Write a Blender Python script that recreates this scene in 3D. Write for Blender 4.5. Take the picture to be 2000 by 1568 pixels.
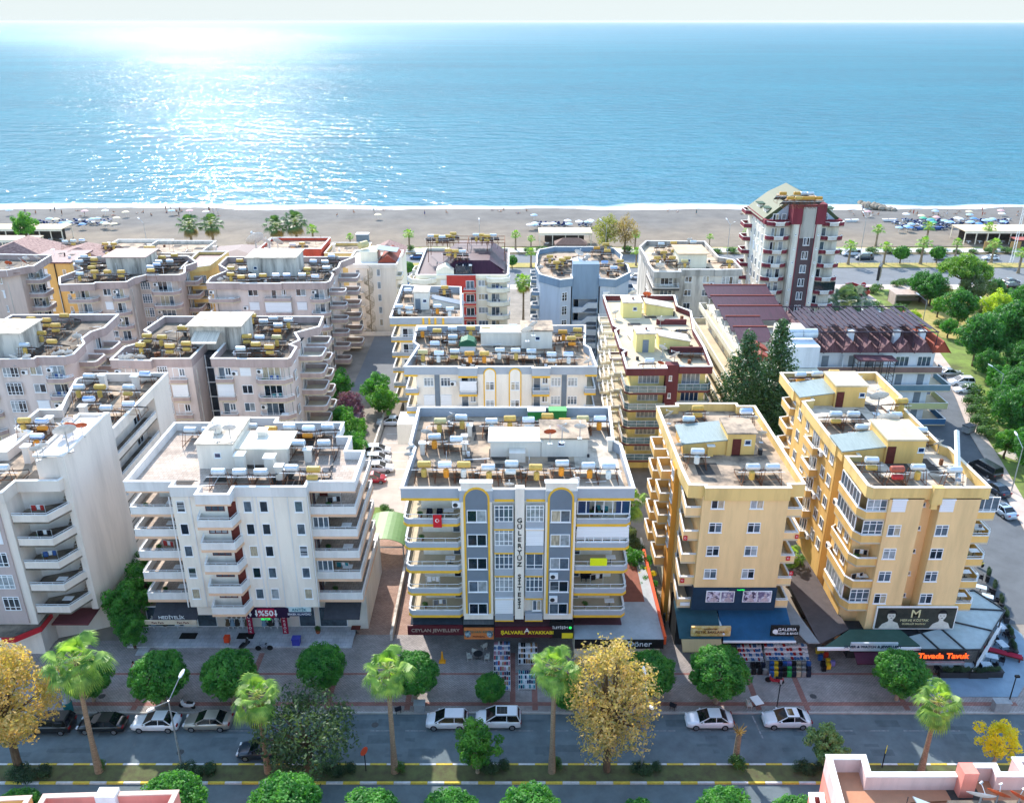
import bpy, math, random
from mathutils import Vector, Matrix
random.seed(7)
R = math.radians
for o in list(bpy.data.objects): bpy.data.objects.remove(o)
scene = bpy.context.scene
C = scene.collection
# ------------------------------------------------------------ camera, sky, sun, exposure
F, CAMZ, PITCH = 1690.0, 62.0, math.atan(742 / 1690.0)
SP, CP = math.sin(PITCH), math.cos(PITCH)
cam = bpy.data.cameras.new('camera'); co = bpy.data.objects.new('camera', cam); C.objects.link(co)
co.location = (0, 0, CAMZ); co.rotation_euler = (math.pi / 2 - PITCH, 0, 0)
cam.sensor_width = 36; cam.lens = 36 * F / 2000; cam.clip_start = 1; cam.clip_end = 90000
scene.camera = co
SUN_EL, SUN_AZ = R(38), R(-19.5)          # azimuth from +Y, negative = to the left
w = bpy.data.worlds.new("World"); scene.world = w; w.use_nodes = True
nt = w.node_tree; bg = nt.nodes['Background']
sky = nt.nodes.new('ShaderNodeTexSky'); sky.sky_type = 'NISHITA'; sky.sun_disc = False
sky.sun_elevation = SUN_EL; sky.sun_rotation = SUN_AZ; sky.air_density = 1.0; sky.dust_density = .4; sky.ozone_density = 2.0
tc = nt.nodes.new('ShaderNodeTexCoord'); sxz = nt.nodes.new('ShaderNodeSeparateXYZ'); nt.links.new(tc.outputs['Generated'], sxz.inputs[0])
mrz = nt.nodes.new('ShaderNodeMapRange'); mrz.inputs[1].default_value = .04; mrz.inputs[2].default_value = .22; mrz.inputs[3].default_value = 1; mrz.inputs[4].default_value = 0; nt.links.new(sxz.outputs['Z'], mrz.inputs[0])
mxz = nt.nodes.new('ShaderNodeMixRGB'); mxz.inputs[2].default_value = (1.66, 1.84, 1.86, 1); nt.links.new(mrz.outputs[0], mxz.inputs[0]); tin = nt.nodes.new('ShaderNodeMixRGB'); tin.blend_type = 'MULTIPLY'; tin.inputs[0].default_value = 1; tin.inputs[2].default_value = (1.14, 1.1, .98, 1); nt.links.new(sky.outputs[0], tin.inputs[1]); nt.links.new(tin.outputs[0], mxz.inputs[1])   # pale sea haze low over the horizon
nt.links.new(mxz.outputs[0], bg.inputs[0]); bg.inputs[1].default_value = 0.15
sl = bpy.data.lights.new('sun', 'SUN'); sl.energy = 2.2; sl.angle = R(0.5); sl.color = (1, 0.92, 0.83)
so = bpy.data.objects.new('sun', sl); C.objects.link(so)
sd = Vector((math.sin(SUN_AZ) * math.cos(SUN_EL), math.cos(SUN_AZ) * math.cos(SUN_EL), math.sin(SUN_EL)))
so.rotation_euler = sd.to_track_quat('Z', 'Y').to_euler(); so.location = (0, 0, 200)
scene.view_settings.view_transform = 'Standard'; scene.view_settings.look = 'None'
scene.view_settings.exposure = 1.75; scene.view_settings.gamma = 1
scene.render.engine = 'CYCLES'
scene.cycles.use_denoising = True; scene.cycles.max_bounces = 6; scene.cycles.diffuse_bounces = 3; scene.cycles.glossy_bounces = 3
scene.cycles.transparent_max_bounces = 12; scene.cycles.sample_clamp_indirect = 3
# ------------------------------------------------------------ from photo measurements to metres
def rp(u, v, z=0.0):
    a = (u - 1000) / F; b = (v - 784) / F; t = (CAMZ - z) / (SP + b * CP)
    return (a * t, (CP - b * SP) * t)
def hy(u, v, y):                       # on a wall facing the street at y: (x, z)
    a = (u - 1000) / F; b = (v - 784) / F; t = y / (CP - b * SP)
    return (a * t, CAMZ - (SP + b * CP) * t)
def hx(u, v, x):                       # on a side wall at x: (y, z)
    a = (u - 1000) / F; b = (v - 784) / F; t = x / a
    return ((CP - b * SP) * t, CAMZ - (SP + b * CP) * t)
# ------------------------------------------------------------ materials
MATS = {}
def lin(h):
    h = h.lstrip('#'); c = [int(h[i:i + 2], 16) / 255 for i in (0, 2, 4)]
    return tuple(x / 12.92 if x <= .04045 else ((x + .055) / 1.055) ** 2.4 for x in c) + (1,)
def mat(name, col, var=0.12, scale=0.8, rough=0.85, stretch=(1, 1, 1), metal=0, bump=0, emit=0, col2=None, detail=5, spec=0.3, lo=.35, hi=.65):
    if name in MATS: return MATS[name]
    m = bpy.data.materials.new(name); m.use_nodes = True; t = m.node_tree; n = t.nodes; L = t.links
    b = n['Principled BSDF']; c = lin(col) if isinstance(col, str) else tuple(col) + (1,)
    b.inputs['Roughness'].default_value = rough; b.inputs['Metallic'].default_value = metal
    b.inputs['Specular IOR Level'].default_value = spec
    g = n.new('ShaderNodeNewGeometry'); mp = n.new('ShaderNodeMapping'); mp.inputs['Scale'].default_value = stretch
    nz = n.new('ShaderNodeTexNoise'); nz.inputs['Scale'].default_value = scale; nz.inputs['Detail'].default_value = detail
    nz.inputs['Roughness'].default_value = .65
    L.new(g.outputs['Position'], mp.inputs['Vector']); L.new(mp.outputs[0], nz.inputs['Vector'])
    r = n.new('ShaderNodeValToRGB'); r.color_ramp.elements[0].position = lo; r.color_ramp.elements[1].position = hi
    if col2 is not None: c2 = lin(col2) if isinstance(col2, str) else tuple(col2) + (1,)
    else: c2 = tuple(x * (1 - var * 2) for x in c[:3]) + (1,)
    r.color_ramp.elements[0].color = c2; r.color_ramp.elements[1].color = c
    L.new(nz.outputs['Fac'], r.inputs['Fac']); L.new(r.outputs[0], b.inputs['Base Color'])
    if bump:
        bp = n.new('ShaderNodeBump'); bp.inputs['Strength'].default_value = bump; bp.inputs['Distance'].default_value = .05
        L.new(nz.outputs['Fac'], bp.inputs['Height']); L.new(bp.outputs[0], b.inputs['Normal'])
    if emit:
        L.new(r.outputs[0], b.inputs['Emission Color']); b.inputs['Emission Strength'].default_value = emit
    MATS[name] = m; return m
def stucco(name, col, var=.1): return mat(name, col, var * 2.1, .6, .9, (1, 1, .14), detail=9, lo=.28, hi=.56)
def leafmat(name, col, col2, trans=.45):
    if name in MATS: return MATS[name]
    m = bpy.data.materials.new(name); m.use_nodes = True; t = m.node_tree; n = t.nodes; L = t.links
    for x in list(n): n.remove(x)
    out = n.new('ShaderNodeOutputMaterial'); g = n.new('ShaderNodeNewGeometry')
    nz = n.new('ShaderNodeTexNoise'); nz.inputs['Scale'].default_value = 1.1; nz.inputs['Detail'].default_value = 4
    r = n.new('ShaderNodeValToRGB'); r.color_ramp.elements[0].position = .36; r.color_ramp.elements[1].position = .64
    r.color_ramp.elements[0].color = lin(col2); r.color_ramp.elements[1].color = lin(col)
    L.new(g.outputs['Position'], nz.inputs['Vector']); L.new(nz.outputs['Fac'], r.inputs['Fac'])
    d = n.new('ShaderNodeBsdfPrincipled'); d.inputs['Roughness'].default_value = .5; d.inputs['Specular IOR Level'].default_value = .35
    tr = n.new('ShaderNodeBsdfTranslucent'); mx = n.new('ShaderNodeMixShader'); mx.inputs[0].default_value = trans
    mul = n.new('ShaderNodeMixRGB'); mul.blend_type = 'MULTIPLY'; mul.inputs[0].default_value = 1; mul.inputs[2].default_value = (1.9, 1.9, .7, 1)
    L.new(r.outputs[0], mul.inputs[1]); L.new(mul.outputs[0], tr.inputs[0])
    L.new(r.outputs[0], d.inputs['Base Color']); L.new(d.outputs[0], mx.inputs[1]); L.new(tr.outputs[0], mx.inputs[2])
    L.new(mx.outputs[0], out.inputs[0]); MATS[name] = m; return m
def brickmat(name, c1, c2, mortar, sx=.4, sy=.2, rough=.85, msize=.02, big=None):
    """paving: brick pattern on x/y plus large scale dirt"""
    if name in MATS: return MATS[name]
    m = bpy.data.materials.new(name); m.use_nodes = True; t = m.node_tree; n = t.nodes; L = t.links
    b = n['Principled BSDF']; b.inputs['Roughness'].default_value = rough; b.inputs['Specular IOR Level'].default_value = .25
    g = n.new('ShaderNodeNewGeometry'); br = n.new('ShaderNodeTexBrick')
    br.inputs['Scale'].default_value = 1; br.inputs['Brick Width'].default_value = sx; br.inputs['Row Height'].default_value = sy
    br.inputs['Mortar Size'].default_value = msize; br.inputs['Color1'].default_value = lin(c1); br.inputs['Color2'].default_value = lin(c2)
    br.inputs['Mortar'].default_value = lin(mortar)
    nz = n.new('ShaderNodeTexNoise'); nz.inputs['Scale'].default_value = .35; nz.inputs['Detail'].default_value = 8; nz.inputs['Roughness'].default_value = .7
    r = n.new('ShaderNodeValToRGB'); r.color_ramp.elements[0].position = .3; r.color_ramp.elements[1].position = .7
    r.color_ramp.elements[0].color = (.62, .62, .62, 1); r.color_ramp.elements[1].color = (1.15, 1.15, 1.15, 1)
    mu = n.new('ShaderNodeMixRGB'); mu.blend_type = 'MULTIPLY'; mu.inputs[0].default_value = 1
    L.new(g.outputs['Position'], br.inputs['Vector']); L.new(g.outputs['Position'], nz.inputs['Vector']); L.new(nz.outputs['Fac'], r.inputs['Fac'])
    L.new(br.outputs['Color'], mu.inputs[1]); L.new(r.outputs[0], mu.inputs[2]); L.new(mu.outputs[0], b.inputs['Base Color'])
    MATS[name] = m; return m
def glassmat(name, col, rough=.08, spec=.8, metal=0):
    return mat(name, col, .25, 1.4, rough, spec=spec, metal=metal)
# ------------------------------------------------------------ mesh builder
class MB:
    def __init__(s): s.v = []; s.f = []; s.m = []; s.smooth = False
    def face(s, pts, mi=0):
        k = len(s.v); s.v += [tuple(p) for p in pts]; s.f.append(tuple(range(k, k + len(pts)))); s.m.append(mi); return s
    def box(s, x0, x1, y0, y1, z0, z1, mi=0):
        if x0 > x1: x0, x1 = x1, x0
        if y0 > y1: y0, y1 = y1, y0
        k = len(s.v)
        s.v += [(x0, y0, z0), (x1, y0, z0), (x1, y1, z0), (x0, y1, z0), (x0, y0, z1), (x1, y0, z1), (x1, y1, z1), (x0, y1, z1)]
        s.f += [(k, k + 3, k + 2, k + 1), (k + 4, k + 5, k + 6, k + 7), (k, k + 1, k + 5, k + 4), (k + 1, k + 2, k + 6, k + 5), (k + 2, k + 3, k + 7, k + 6), (k + 3, k, k + 4, k + 7)]
        s.m += [mi] * 6; return s
    def prism(s, poly, z0, z1, mi=0, caps=True):
        if area(poly) < 0: poly = poly[::-1]
        k = len(s.v); n = len(poly)
        s.v += [(x, y, z0) for x, y in poly] + [(x, y, z1) for x, y in poly]
        for i in range(n):
            j = (i + 1) % n; s.f.append((k + i, k + j, k + n + j, k + n + i)); s.m.append(mi)
        if caps:
            s.f.append(tuple(k + i for i in range(n))[::-1]); s.f.append(tuple(k + n + i for i in range(n))); s.m += [mi, mi]
        return s
    def xprism(s, poly, y0, y1, mi=0):           # poly in x,z extruded along y
        k = len(s.v); n = len(poly)
        s.v += [(x, y0, z) for x, z in poly] + [(x, y1, z) for x, z in poly]
        for i in range(n):
            j = (i + 1) % n; s.f.append((k + i, k + j, k + n + j, k + n + i)); s.m.append(mi)
        s.f.append(tuple(k + i for i in range(n))); s.f.append(tuple(k + n + i for i in range(n))[::-1]); s.m += [mi, mi]; return s
    def ring(s, poly, o, i_, z0, z1, mi=0):      # wall ring between offset o (outwards) and i_ (inwards)
        if area(poly) < 0: poly = poly[::-1]
        A = offset(poly, o); B = offset(poly, -i_); n = len(poly); k = len(s.v)
        for P, z in ((A, z0), (A, z1), (B, z0), (B, z1)): s.v += [(x, y, z) for x, y in P]
        for i in range(n):
            j = (i + 1) % n
            s.f += [(k + i, k + j, k + n + j, k + n + i), (k + n + i, k + n + j, k + 3 * n + j, k + 3 * n + i),
                    (k + 2 * n + j, k + 2 * n + i, k + 3 * n + i, k + 3 * n + j), (k + j, k + i, k + 2 * n + i, k + 2 * n + j)]
            s.m += [mi] * 4
        return s
    def tube(s, p0, p1, r0, r1=None, n=8, mi=0, cap=True):
        r1 = r0 if r1 is None else r1; p0 = Vector(p0); p1 = Vector(p1); d = p1 - p0
        if d.length < 1e-6: return s
        d.normalize(); a = d.orthogonal().normalized(); b = d.cross(a); k = len(s.v)
        for p, r in ((p0, r0), (p1, r1)):
            for i in range(n):
                t = 2 * math.pi * i / n; s.v.append(tuple(p + a * r * math.cos(t) + b * r * math.sin(t)))
        for i in range(n):
            j = (i + 1) % n; s.f.append((k + i, k + j, k + n + j, k + n + i)); s.m.append(mi)
        if cap: s.f += [tuple(k + i for i in range(n))[::-1], tuple(k + n + i for i in range(n))]; s.m += [mi, mi]
        return s
    def lathe(s, prof, c=(0, 0, 0), n=16, mi=0, sx=1, sy=1):
        k = len(s.v); m = len(prof)
        for r, z in prof:
            for i in range(n):
                t = 2 * math.pi * i / n; s.v.append((c[0] + r * sx * math.cos(t), c[1] + r * sy * math.sin(t), c[2] + z))
        for q in range(m - 1):
            for i in range(n):
                j = (i + 1) % n; s.f.append((k + q * n + i, k + q * n + j, k + (q + 1) * n + j, k + (q + 1) * n + i)); s.m.append(mi)
        s.f += [tuple(k + i for i in range(n))[::-1], tuple(k + (m - 1) * n + i for i in range(n))]; s.m += [mi, mi]; return s
    def xf(s, M):
        s.v = [tuple(M @ Vector(p)) for p in s.v]; return s
    def add(s, o, M=None, mo=0):
        k = len(s.v); s.v += [tuple(M @ Vector(p)) if M else p for p in o.v]
        s.f += [tuple(i + k for i in f) for f in o.f]; s.m += [i + mo for i in o.m]; return s
    def mesh(s, name, mats, smooth=False):
        me = bpy.data.meshes.new(name); me.from_pydata(s.v, [], s.f)
        for x in (mats if isinstance(mats, (list, tuple)) else [mats]): me.materials.append(x)
        if any(s.m): me.polygons.foreach_set('material_index', s.m)
        if smooth: me.polygons.foreach_set('use_smooth', [True] * len(s.f))
        me.update(); return me
def area(p): return sum(p[i][0] * p[(i + 1) % len(p)][1] - p[(i + 1) % len(p)][0] * p[i][1] for i in range(len(p))) / 2
def offset(p, d):
    if d == 0: return list(p)
    n = len(p); out = []
    for i in range(n):
        a, b, c = Vector(p[i - 1]), Vector(p[i]), Vector(p[(i + 1) % n])
        e1 = (b - a).normalized(); e2 = (c - b).normalized()
        n1 = Vector((e1.y, -e1.x)); n2 = Vector((e2.y, -e2.x)); m = n1 + n2
        k = 1 + n1.dot(n2); k = max(k, .3); q = b + m * (d / k); out.append((q.x, q.y))
    return out
def rect(x0, x1, y0, y1): return [(x0, y0), (x1, y0), (x1, y1), (x0, y1)]
# ------------------------------------------------------------ scene objects
def thing(name, label, cat, loc=(0, 0, 0), rz=0, group=None):
    o = bpy.data.objects.new(name, None); o.empty_display_size = .3; C.objects.link(o)
    o.location = loc; o.rotation_euler = (0, 0, rz); o['label'] = label; o['category'] = cat
    if group: o['group'] = group
    return o
def put(name, me, parent=None, loc=(0, 0, 0), rot=(0, 0, 0), sc=None, world=False):
    o = bpy.data.objects.new(name, me); C.objects.link(o)
    if parent is not None:
        o.parent = parent
        if world: loc = tuple(Vector(loc) - rootloc(parent))
    o.location = loc; o.rotation_euler = rot
    if sc: o.scale = sc if isinstance(sc, (tuple, list)) else (sc,) * 3
    return o
def rootloc(p):
    v = Vector((0, 0, 0))
    while p is not None: v += Vector(p.location); p = p.parent
    return v
def part(name, mb, mats, parent, smooth=False):       # mesh given in world metres under an unrotated thing
    return put(name, mb.mesh(name, mats, smooth), parent, (0, 0, 0), world=True)
def tag(o, label, cat, group=None):
    o['label'] = label; o['category'] = cat
    if group: o['group'] = group
    return o
def struct(name, mb, mats, smooth=False):
    o = put(name, mb.mesh(name, mats, smooth)); o['kind'] = 'structure'; return o
def stuff(name, mb, mats, label, cat):
    o = put(name, mb.mesh(name, mats)); o['kind'] = 'stuff'; return tag(o, label, cat)
CACHE = {}
def cached(key, fn):
    if key not in CACHE: CACHE[key] = fn()
    return CACHE[key]
ORD = ['first', 'second', 'third', 'fourth', 'fifth', 'sixth', 'seventh', 'eighth', 'ninth', 'tenth', 'eleventh', 'twelfth', 'thirteenth', 'fourteenth', 'fifteenth', 'sixteenth', 'seventeenth', 'eighteenth', 'nineteenth', 'twentieth', 'twenty-first', 'twenty-second', 'twenty-third', 'twenty-fourth', 'twenty-fifth', 'twenty-sixth', 'twenty-seventh', 'twenty-eighth', 'twenty-ninth', 'thirtieth']
def ordn(i):
    if i < 30: return ORD[i]
    t = {3: 'thirty', 4: 'forty', 5: 'fifty', 6: 'sixty', 7: 'seventy', 8: 'eighty', 9: 'ninety'}
    q = (i + 1) // 10; r_ = (i + 1) % 10
    if q > 9: return ('one hundred and ' + ordn(i - 100)) if i >= 100 else 'one hundredth'
    return t[q][:-1] + 'ieth' if r_ == 0 else t[q] + '-' + ORD[r_ - 1]
TXT = {}
def text_mesh(s, size, m, ex=.02, bold=.0, spacing=1.0, shear=0):
    k = (s, size, m.name, ex, bold, spacing)
    if k in TXT: return TXT[k]
    cu = bpy.data.curves.new('lettering', 'FONT'); cu.body = s; cu.size = size; cu.extrude = ex; cu.offset = bold; cu.shear = shear
    cu.align_x = 'CENTER'; cu.align_y = 'CENTER'; cu.space_character = spacing; cu.resolution_u = 3
    o = bpy.data.objects.new('lettering', cu); C.objects.link(o)
    dg = bpy.context.evaluated_depsgraph_get(); me = bpy.data.meshes.new_from_object(o.evaluated_get(dg))
    bpy.data.objects.remove(o); me.materials.clear(); me.materials.append(m); TXT[k] = me; return me
# ------------------------------------------------------------ palette
W_WHITE = stucco('white_stucco', '#EEE5D8', .05); W_BLUEGREY = mat('blue_grey_band_paint', '#A8B0BA', .06, .6)
W_DKGREY = mat('dark_grey_panel_paint', '#74808C', .06, .6); W_YEL = mat('yellow_trim_paint', '#F0BC40', .08, .9)
W_MAUVE = stucco('mauve_stucco', '#DACAC2', .07); W_MAUVEB = stucco('mauve_band_stucco', '#B6A19B', .08)
W_BEIGE = stucco('beige_yellow_stucco', '#EECB94', .05); W_GOLD = stucco('golden_stucco', '#E8BE74', .06); W_GOLDB = stucco('pale_golden_band', '#E6C580', .07)
W_CREAM = stucco('cream_stucco', '#EFE8D2', .05); W_PALEY = stucco('pale_yellow_stucco', '#EEDC92', .06); W_MAROON = stucco('maroon_stucco', '#6E3A3C', .06)
W_STONE = stucco('weathered_stone_stucco', '#D6CFC4', .2); W_OGREY = stucco('blue_grey_stucco', '#B4BFCC', .05); W_OBAND = stucco('steel_blue_band', '#7C91A6', .06)
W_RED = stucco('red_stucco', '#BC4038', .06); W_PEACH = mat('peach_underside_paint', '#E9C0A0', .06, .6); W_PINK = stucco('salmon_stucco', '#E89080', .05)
W_A0 = stucco('pale_lilac_stucco', '#E6DACF', .05); W_A0D = stucco('grey_lilac_stucco', '#BCAAA6', .06)
M_COP = mat('white_coping', '#F2EFEA', .08, 1.2); M_COPY = mat('cream_coping', '#F3E6D0', .08, 1.2)
M_ROOF = mat('concrete_roof_deck', '#B4A08A', .3, .5, .9, detail=11, col2='#655E56', lo=.34, hi=.56)
M_ROOFW = mat('whitewashed_roof_deck', '#CDC2B2', .12, .5, .85, detail=11, col2='#978E80', lo=.34, hi=.52); M_ROOFT = brickmat('pale_tiled_roof_deck', '#C8B8AA', '#B8A89A', '#968C84', .5, .5, msize=.02)
M_ROOFD = mat('dark_bitumen_roof_deck', '#8E8272', .25, .45, .9, detail=9, col2='#4A4642'); M_ROOFC = mat('cream_roof_deck', '#CFC0A4', .1, .4, .9, detail=8)
M_FR = mat('white_window_frame', '#F0F1F2', .04, 2, .4); M_FRD = mat('brown_window_frame', '#6E3C34', .1, 2, .5)
G_DK = glassmat('dark_window_glass', '#1B2A3A'); G_MID = glassmat('grey_window_glass', '#5D6D7C'); G_CUR = glassmat('curtained_window_glass', '#A9B2B8', .12)
G_BLU = glassmat('blue_window_glass', '#23406A'); G_TEAL = glassmat('teal_balustrade_glass', '#6F8C94', .1)
M_SHUT = mat('white_roller_shutter', '#EDEFF2', .06, 14, .5, (.01, .01, 1)); M_SHUT2 = mat('grey_door_panel', '#7E8994', .08, 2, .5)
M_BRN = mat('brown_wooden_door', '#6B2F28', .15, 3, .6); M_METAL = mat('galvanised_steel', '#B9BFC4', .15, 2, .35, metal=.6); M_RAIL = mat('white_railing_paint', '#E4E8EC', .05, 2, .4)
M_DARKMET = mat('dark_steel', '#3A3C40', .1, 2, .5, metal=.3); M_RUST = mat('rusty_steel', '#8A5A3C', .25, 4, .8)
M_ASPH = mat('asphalt', '#68767C', .16, .5, .9, detail=9, bump=.1); M_BLACK = mat('matt_black', '#1A1B1D', .1, 2, .6)
# ------------------------------------------------------------ windows, doors, balconies, roofs
G_CRM = mat('cream_curtained_glass', '#C9BEA6', .3, 5, .2, (3, 3, .3), spec=.7); G_BLD = mat('half_drawn_blind_glass', '#98A0A8', .3, 1.1, .15, (.1, .1, 4), spec=.8, col2='#28323E', lo=.48, hi=.52)
PANES = {'mix': [G_DK, G_MID, G_CUR, G_CRM, G_MID, G_BLD, G_DK, G_CUR], 'dk': [G_DK, G_DK, G_MID], 'cur': [G_CUR, G_CUR, G_MID], 'blu': [G_BLU], 'teal': [G_TEAL]}
ROT = {'S': 0, 'W': -math.pi / 2, 'E': math.pi / 2, 'N': math.pi}
def frame_mb(w_, h, n, rows, t=.07):
    m = MB(); z0, z1 = -h / 2, h / 2; x0, x1 = -w_ / 2, w_ / 2
    m.box(x0, x1, -.07, .03, z1 - t, z1); m.box(x0, x1, -.07, .03, z0, z0 + t); m.box(x0, x0 + t, -.07, .03, z0 + t, z1 - t); m.box(x1 - t, x1, -.07, .03, z0 + t, z1 - t)
    for i in range(1, n):
        x = x0 + w_ * i / n; m.box(x - t * .55, x + t * .55, -.064, .03, z0 + t, z1 - t)
    for r in rows:
        z = z0 + h * r; m.box(x0 + t, x1 - t, -.058, .03, z - t * .4, z + t * .4)
    return m
def win(B, side, s, c, z, w_=1.3, h=1.4, kind='w', n=2, rows=(), pane='mix', name=None, label=None):
    """a window on wall plane c (y for S, x for W/E) at s along it and centre height z"""
    key = (kind, round(w_, 2), round(h, 2), n, tuple(rows))
    fm = {'brn': M_BRN}.get(kind, M_FR)
    if kind == 'door': nm = 'door'
    elif kind in ('shut', 'brn_door', 'grey_door'): nm = {'shut': 'roller_shutter', 'brn_door': 'door', 'grey_door': 'door'}[kind]
    else: nm = 'window'
    nm = name or nm
    def mk():
        if kind == 'shut':
            m = MB().box(-w_ / 2, w_ / 2, -.05, .02, -h / 2, h / 2); m.box(-w_ / 2 - .04, w_ / 2 + .04, -.14, .02, h / 2, h / 2 + .16)
            k = max(3, int(h / .16))
            for i in range(k): m.box(-w_ / 2 + .05, w_ / 2 - .05, -.062, -.05, -h / 2 + h * (i + .15) / k, -h / 2 + h * (i + .85) / k)
            return m.mesh('roller_shutter', M_SHUT)
        if kind in ('brn_door', 'grey_door'):
            m = MB().box(-w_ / 2, w_ / 2, -.05, .02, -h / 2, h / 2)
            m.box(-w_ / 2 + .12, w_ / 2 - .12, -.07, -.05, -h / 2 + .15, -.05); m.box(-w_ / 2 + .12, w_ / 2 - .12, -.07, -.05, .08, h / 2 - .15)
            return m.mesh('door', M_BRN if kind == 'brn_door' else M_SHUT2)
        m = frame_mb(w_, h, n, rows)
        if kind == 'w': m.box(-w_ / 2 - .06, w_ / 2 + .06, -.12, .0, -h / 2 - .06, -h / 2)
        return m.mesh('window_frame', fm)
    me = cached(key, mk); loc = (s, c, z) if side in 'SN' else (c, s, z)
    f = put(nm, me, B, loc, (0, 0, ROT[side]), world=True)
    if label: f['label'] = label
    if kind in ('shut', 'brn_door', 'grey_door'): return f
    pm = random.choice(PANES[pane]); pm2 = random.choice(PANES[pane]) if pane == 'mix' else pm
    def mkp():
        m = MB(); t = .07
        for i in range(n):
            a = -w_ / 2 + w_ * i / n + (t if i == 0 else t * .55); b = -w_ / 2 + w_ * (i + 1) / n - (t if i == n - 1 else t * .55)
            m.box(a, b, -.028, .0, -h / 2 + t, h / 2 - t, 0 if i < (n + 1) // 2 else 1)
        return m.mesh('pane', [pm, pm2])
    put('pane', cached((key, pm.name, pm2.name, 'pane'), mkp), f, (0, 0, 0))
    return f
def winp(B, side, c, u, v, w_=1.3, h=1.4, nf=1, dz=2.7, **k):
    """same, located by where it shows in the photo; repeated nf floors downwards"""
    s, z = hy(u, v, c) if side == 'S' else hx(u, v, c)
    for i in range(nf): win(B, side, s, c, z - i * dz, w_, h, **k)
def balcony(B, path, inner, zs, ph=.8, rail=.35, band=None, stripe=None, rmat=None, th=.12, label=None, posts=1.2, glass=False, top=None):
    """path: the open edge as a polyline (outside); inner: the points that close the slab at the wall"""
    poly = list(path) + list(inner); ccw = area(poly) > 0
    x0, y0 = poly[0]; loc0 = [(x - x0, y - y0) for x, y in poly]; pth = [(x - x0, y - y0) for x, y in path]
    def side_pts(d):
        out = []; q = pth
        for i, p_ in enumerate(q):
            p_ = Vector(p_); ns = []
            if i > 0: e = (p_ - Vector(q[i - 1])).normalized(); ns.append(Vector((e.y, -e.x)))
            if i < len(q) - 1: e = (Vector(q[i + 1]) - p_).normalized(); ns.append(Vector((e.y, -e.x)))
            if not ccw: ns = [-a for a in ns]
            m = ns[0] if len(ns) == 1 else (ns[0] + ns[1]) / max(.3, 1 + ns[0].dot(ns[1]))
            r_ = p_ + m * d; out.append((r_.x, r_.y))
        return out
    def strip(m, a, b, z0, z1, mi=0):
        for i in range(len(a) - 1):
            q = [a[i], a[i + 1], b[i + 1], b[i]]
            m.prism(q, z0, z1, mi)
    m = MB(); m.prism(loc0, -.2, 0, 1)
    if not glass: strip(m, side_pts(.0), side_pts(-th), 0, ph, 0); strip(m, side_pts(.03), side_pts(-th - .03), ph, ph + .05, 2)
    if stripe: strip(m, side_pts(.04), side_pts(-.02), -.3, -.02, 3)
    me = m.mesh('balcony', [band or W_WHITE, M_ROOFC if top is None else top, M_COP, stripe or W_PEACH])
    rm = None
    if rail or glass:
        r = MB(); c = side_pts(-th / 2); zt = ph + rail
        for i in range(len(c) - 1):
            a, b = Vector(c[i]), Vector(c[i + 1]); L_ = (b - a).length; k = max(1, round(L_ / posts))
            r.tube((a.x, a.y, zt), (b.x, b.y, zt), .03, n=5)
            if rail > .5: r.tube((a.x, a.y, (ph + zt) / 2), (b.x, b.y, (ph + zt) / 2), .022, n=4)
            for j in range(k + 1):
                p_ = a.lerp(b, j / k); r.tube((p_.x, p_.y, 0 if glass else ph), (p_.x, p_.y, zt), .022, n=4, cap=False)
            if glass: q = MB(); r.prism([(a.x, a.y), (b.x, b.y), (b.x, b.y + .02), (a.x, a.y + .02)] if abs(a.y - b.y) < .2 else [(a.x, a.y), (b.x, b.y), (b.x + .02, b.y), (a.x + .02, a.y)], .05, zt - .04, 1)
        rm = r.mesh('railing', [rmat or M_RAIL, G_TEAL])
    out = []
    for z in zs:
        b = put('balcony', me, B, (x0, y0, z), world=True); out.append(b)
        if rm: put('railing', rm, b)
    return out
def roof(B, poly, zd, zp, zf, band, deck=None, coping=None, stripe=None, th=.22, core=None):
    """deck at zd, parapet ring up to zp and hanging down to zf"""
    inn = offset(poly if area(poly) > 0 else poly[::-1], -th)
    r = part('roof', MB().prism(inn, zd - .1, zd), deck or M_ROOF, B); part('eaves_soffit', MB().prism(inn, zf + .02, zd - .11), band, r)
    p = part('parapet', MB().ring(poly, 0, th, zf, zp), band, B)
    part('coping', MB().ring(poly, .05, th + .05, zp, zp + .09), coping or M_COP, p)
    if stripe: part('trim', MB().ring(poly, .05, 0, zf - .05, zf + .26), stripe, p)
    return r
def walls(B, poly, z0, z1, m, name='wall'): return part(name, MB().prism(poly, z0, z1 - (.12 if z1 > 7 else 0)), m, B)
def hut(B, x0, x1, y0, y1, z0, z1, wm, rm=None, over=.15, door=None, winx=None, name='stair_house', slope=0):
    h = part(name, MB().box(x0, x1, y0, y1, z0, z1) if not slope else MB().add(_slope(x0, x1, y0, y1, z0, z1, slope)), wm, B)
    m = MB()
    if slope:
        za, zb = z1, z1 + slope
        m.v += [(x0 - .2, y0 - .2, za), (x1 + .1, y0 - .2, zb), (x1 + .1, y1 + .2, zb), (x0 - .2, y1 + .2, za), (x0 - .2, y0 - .2, za + .12), (x1 + .1, y0 - .2, zb + .12), (x1 + .1, y1 + .2, zb + .12), (x0 - .2, y1 + .2, za + .12)]
        m.f += [(0, 3, 2, 1), (4, 5, 6, 7), (0, 1, 5, 4), (1, 2, 6, 5), (2, 3, 7, 6), (3, 0, 4, 7)]; m.m += [0] * 6
    else: m.box(x0 - over, x1 + over, y0 - over, y1 + over, z1, z1 + .18)
    part('roof_slab', m, rm or M_ROOFW, h)
    if door: win(h, 'S', door[0], y0, z0 + 1.0, .9, 2.0, kind=door[1])
    if winx: win(h, 'S', winx, y0, z0 + 1.6, .7, .6, n=1, pane='blu')
    return h
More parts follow.
